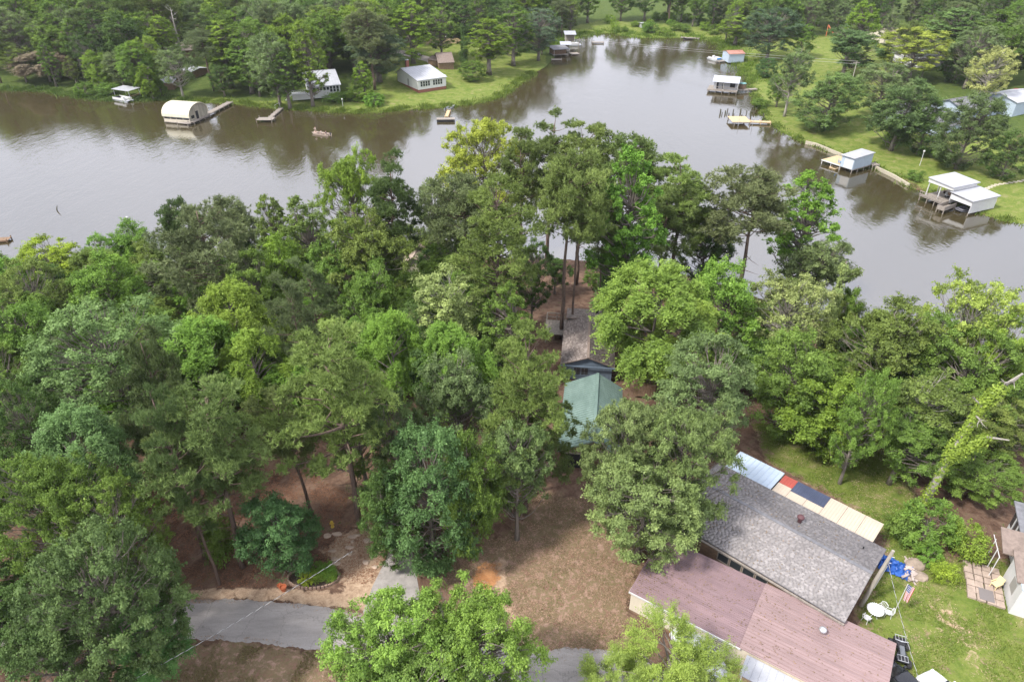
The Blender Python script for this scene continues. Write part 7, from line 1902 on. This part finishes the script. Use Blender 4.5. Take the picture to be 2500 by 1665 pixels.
YF = [(1000, 1330), (1060, 1270), (1170, 1225), (1240, 1130), (1400, 1160), (1480, 1230), (1450, 1400), (1420, 1480), (1330, 1560), (1220, 1500), (1140, 1400)]
ground_bits('lawn_tufts', 'green grass tufts of the yard beside the mobile home', YR, 42000, (.06, .2), (.03, .07), False, (.17, .23, .045), 1, 'grass', -.25)
ground_bits('dry_straw', 'straw-coloured dead grass in the yard beside the mobile home', YR, 14000, (.08, .22), (.025, .05), True, (.42, .33, .2), 2, 'straw', .1)
ground_bits('yard_tufts', 'thin green grass tufts of the bare front yard', YF, 12000, (.05, .14), (.025, .05), False, (.15, .18, .05), 3, 'grass', .35)
ground_bits('yard_litter', 'dead leaves and straw lying on the bare front yard', YF, 22000, (.06, .2), (.03, .07), True, (.36, .25, .17), 4, 'leaf litter', -.3)
ground_bits('needle_litter', 'russet pine needles lying under the front pines', [(240, 1180), (420, 1080), (700, 1080), (880, 1180), (890, 1340), (640, 1350), (380, 1350)], 26000, (.08, .26), (.025, .05), True, (.27, .135, .075), 5, 'needles', -.5)
ground_bits('verge_tufts', 'dry grass tufts on the verge below the road', [(280, 1600), (380, 1478), (560, 1484), (760, 1502), (760, 1640)], 16000, (.06, .18), (.025, .05), False, (.22, .2, .085), 6, 'grass', -.2)

ground_bits('road_litter', 'leaves and grit scattered along the road edges', [(u / VS, v / VS) for u, v in ROAD_UP[3:8]] + [(u / VS, (v + 14) / VS) for u, v in ROAD_UP[3:8]][::-1], 2200, (.06, .18), (.03, .07), True, (.4, .28, .19), 7, 'leaf litter', -.2, .065)
ground_bits('road_edge_litter', 'leaves and soil along the lower road edge', [(u / VS, (v - 12) / VS) for u, v in ROAD_LO[3:8]] + [(u / VS, v / VS) for u, v in ROAD_LO[3:8]][::-1], 1800, (.06, .18), (.03, .07), True, (.33, .24, .17), 8, 'leaf litter', -.1, .065)
def roof_leaves(root, n, x0, x1, y0, y1, zf, seed, bias):
    rg = np.random.default_rng(seed); x = x0 + (x1 - x0) * rg.random(n) ** bias; y = rg.uniform(y0, y1, n); z = np.array([zf(b) for b in y]) + .055
    ax = unit(np.column_stack([rg.normal(size=n), rg.normal(size=n), rg.normal(0, .15, n)])); nr_ = unit(np.column_stack([rg.normal(0, .2, n), rg.normal(0, .2, n), np.ones(n)]))
    o = link(bpy.data.objects.new('fallen_leaves', leaf_cards('fallen leaves', np.column_stack([x, y, z]), ax, nr_, rg.uniform(.06, .18, n), rg.uniform(.04, .09, n), rg.normal(.5, .2, n), LEAF)), root)
    o.color = (.24, .17, .09, 1); o['kind'] = 'stuff'
roof_leaves(mH, 520, 0, 8.0, 0, mD, lambda y: 2.41 + .26 * (1 - abs(y - mD / 2) / (mD / 2)), 1, 1.6)
roof_leaves(mH, 260, 8.2, 16.5, 0, mD, lambda y: 2.50 + .26 * (1 - abs(y - mD / 2) / (mD / 2)), 2, 1.2)
roof_leaves(kH, 420, 0, 13.3, 0, 7.8, lambda y: 2.87 + .4 * min(y / 4.74, (7.9 - y) / 3.16), 3, 1.8)

# ------------------------------------------------------------------ trees and stones alike but for their place: say which one it is (ORDINAL from the left)
ORDINAL = ['leftmost', 'second from the left', 'third from the left', 'fourth from the left', 'fifth from the left', 'sixth from the left', 'seventh from the left', 'eighth from the left', 'ninth from the left', 'tenth from the left']
same = {}
for o in list(COL.objects):
    if o.parent is None and o.get('label') and o.get('group'): same.setdefault(o['label'], []).append(o)
for lb, os_ in same.items():
    if len(os_) > 1:
        os_.sort(key=lambda o: o.location.x / max(1.0, o.location.y))
        n_ = len(os_)
        for i, o in enumerate(os_):
            w_ = ORDINAL[i] if i < min(10, (n_ + 1) // 2) else (ORDINAL[n_ - 1 - i].replace('left', 'right') if n_ - 1 - i < 10 else None)
            if w_: o['label'] = lb + ', ' + w_
# ------------------------------------------------------------------ the damp air over the lake
hm = bpy.data.materials.new('thin haze'); hm.use_nodes = True
hn, hl = hm.node_tree.nodes, hm.node_tree.links
hn.clear()
ho = hn.new('ShaderNodeOutputMaterial'); hv_ = hn.new('ShaderNodeVolumePrincipled')
hv_.inputs['Color'].default_value = (.88, .93, 1.0, 1); hv_.inputs['Density'].default_value = .00008; hv_.inputs['Anisotropy'].default_value = .1
hl.new(hv_.outputs[0], ho.inputs['Volume'])
tag(MB().box(-1500, 1500, -40, 1650, -4, 80).build('haze', hm), 'thin pale haze over the lake and woods', 'haze', kind='stuff')
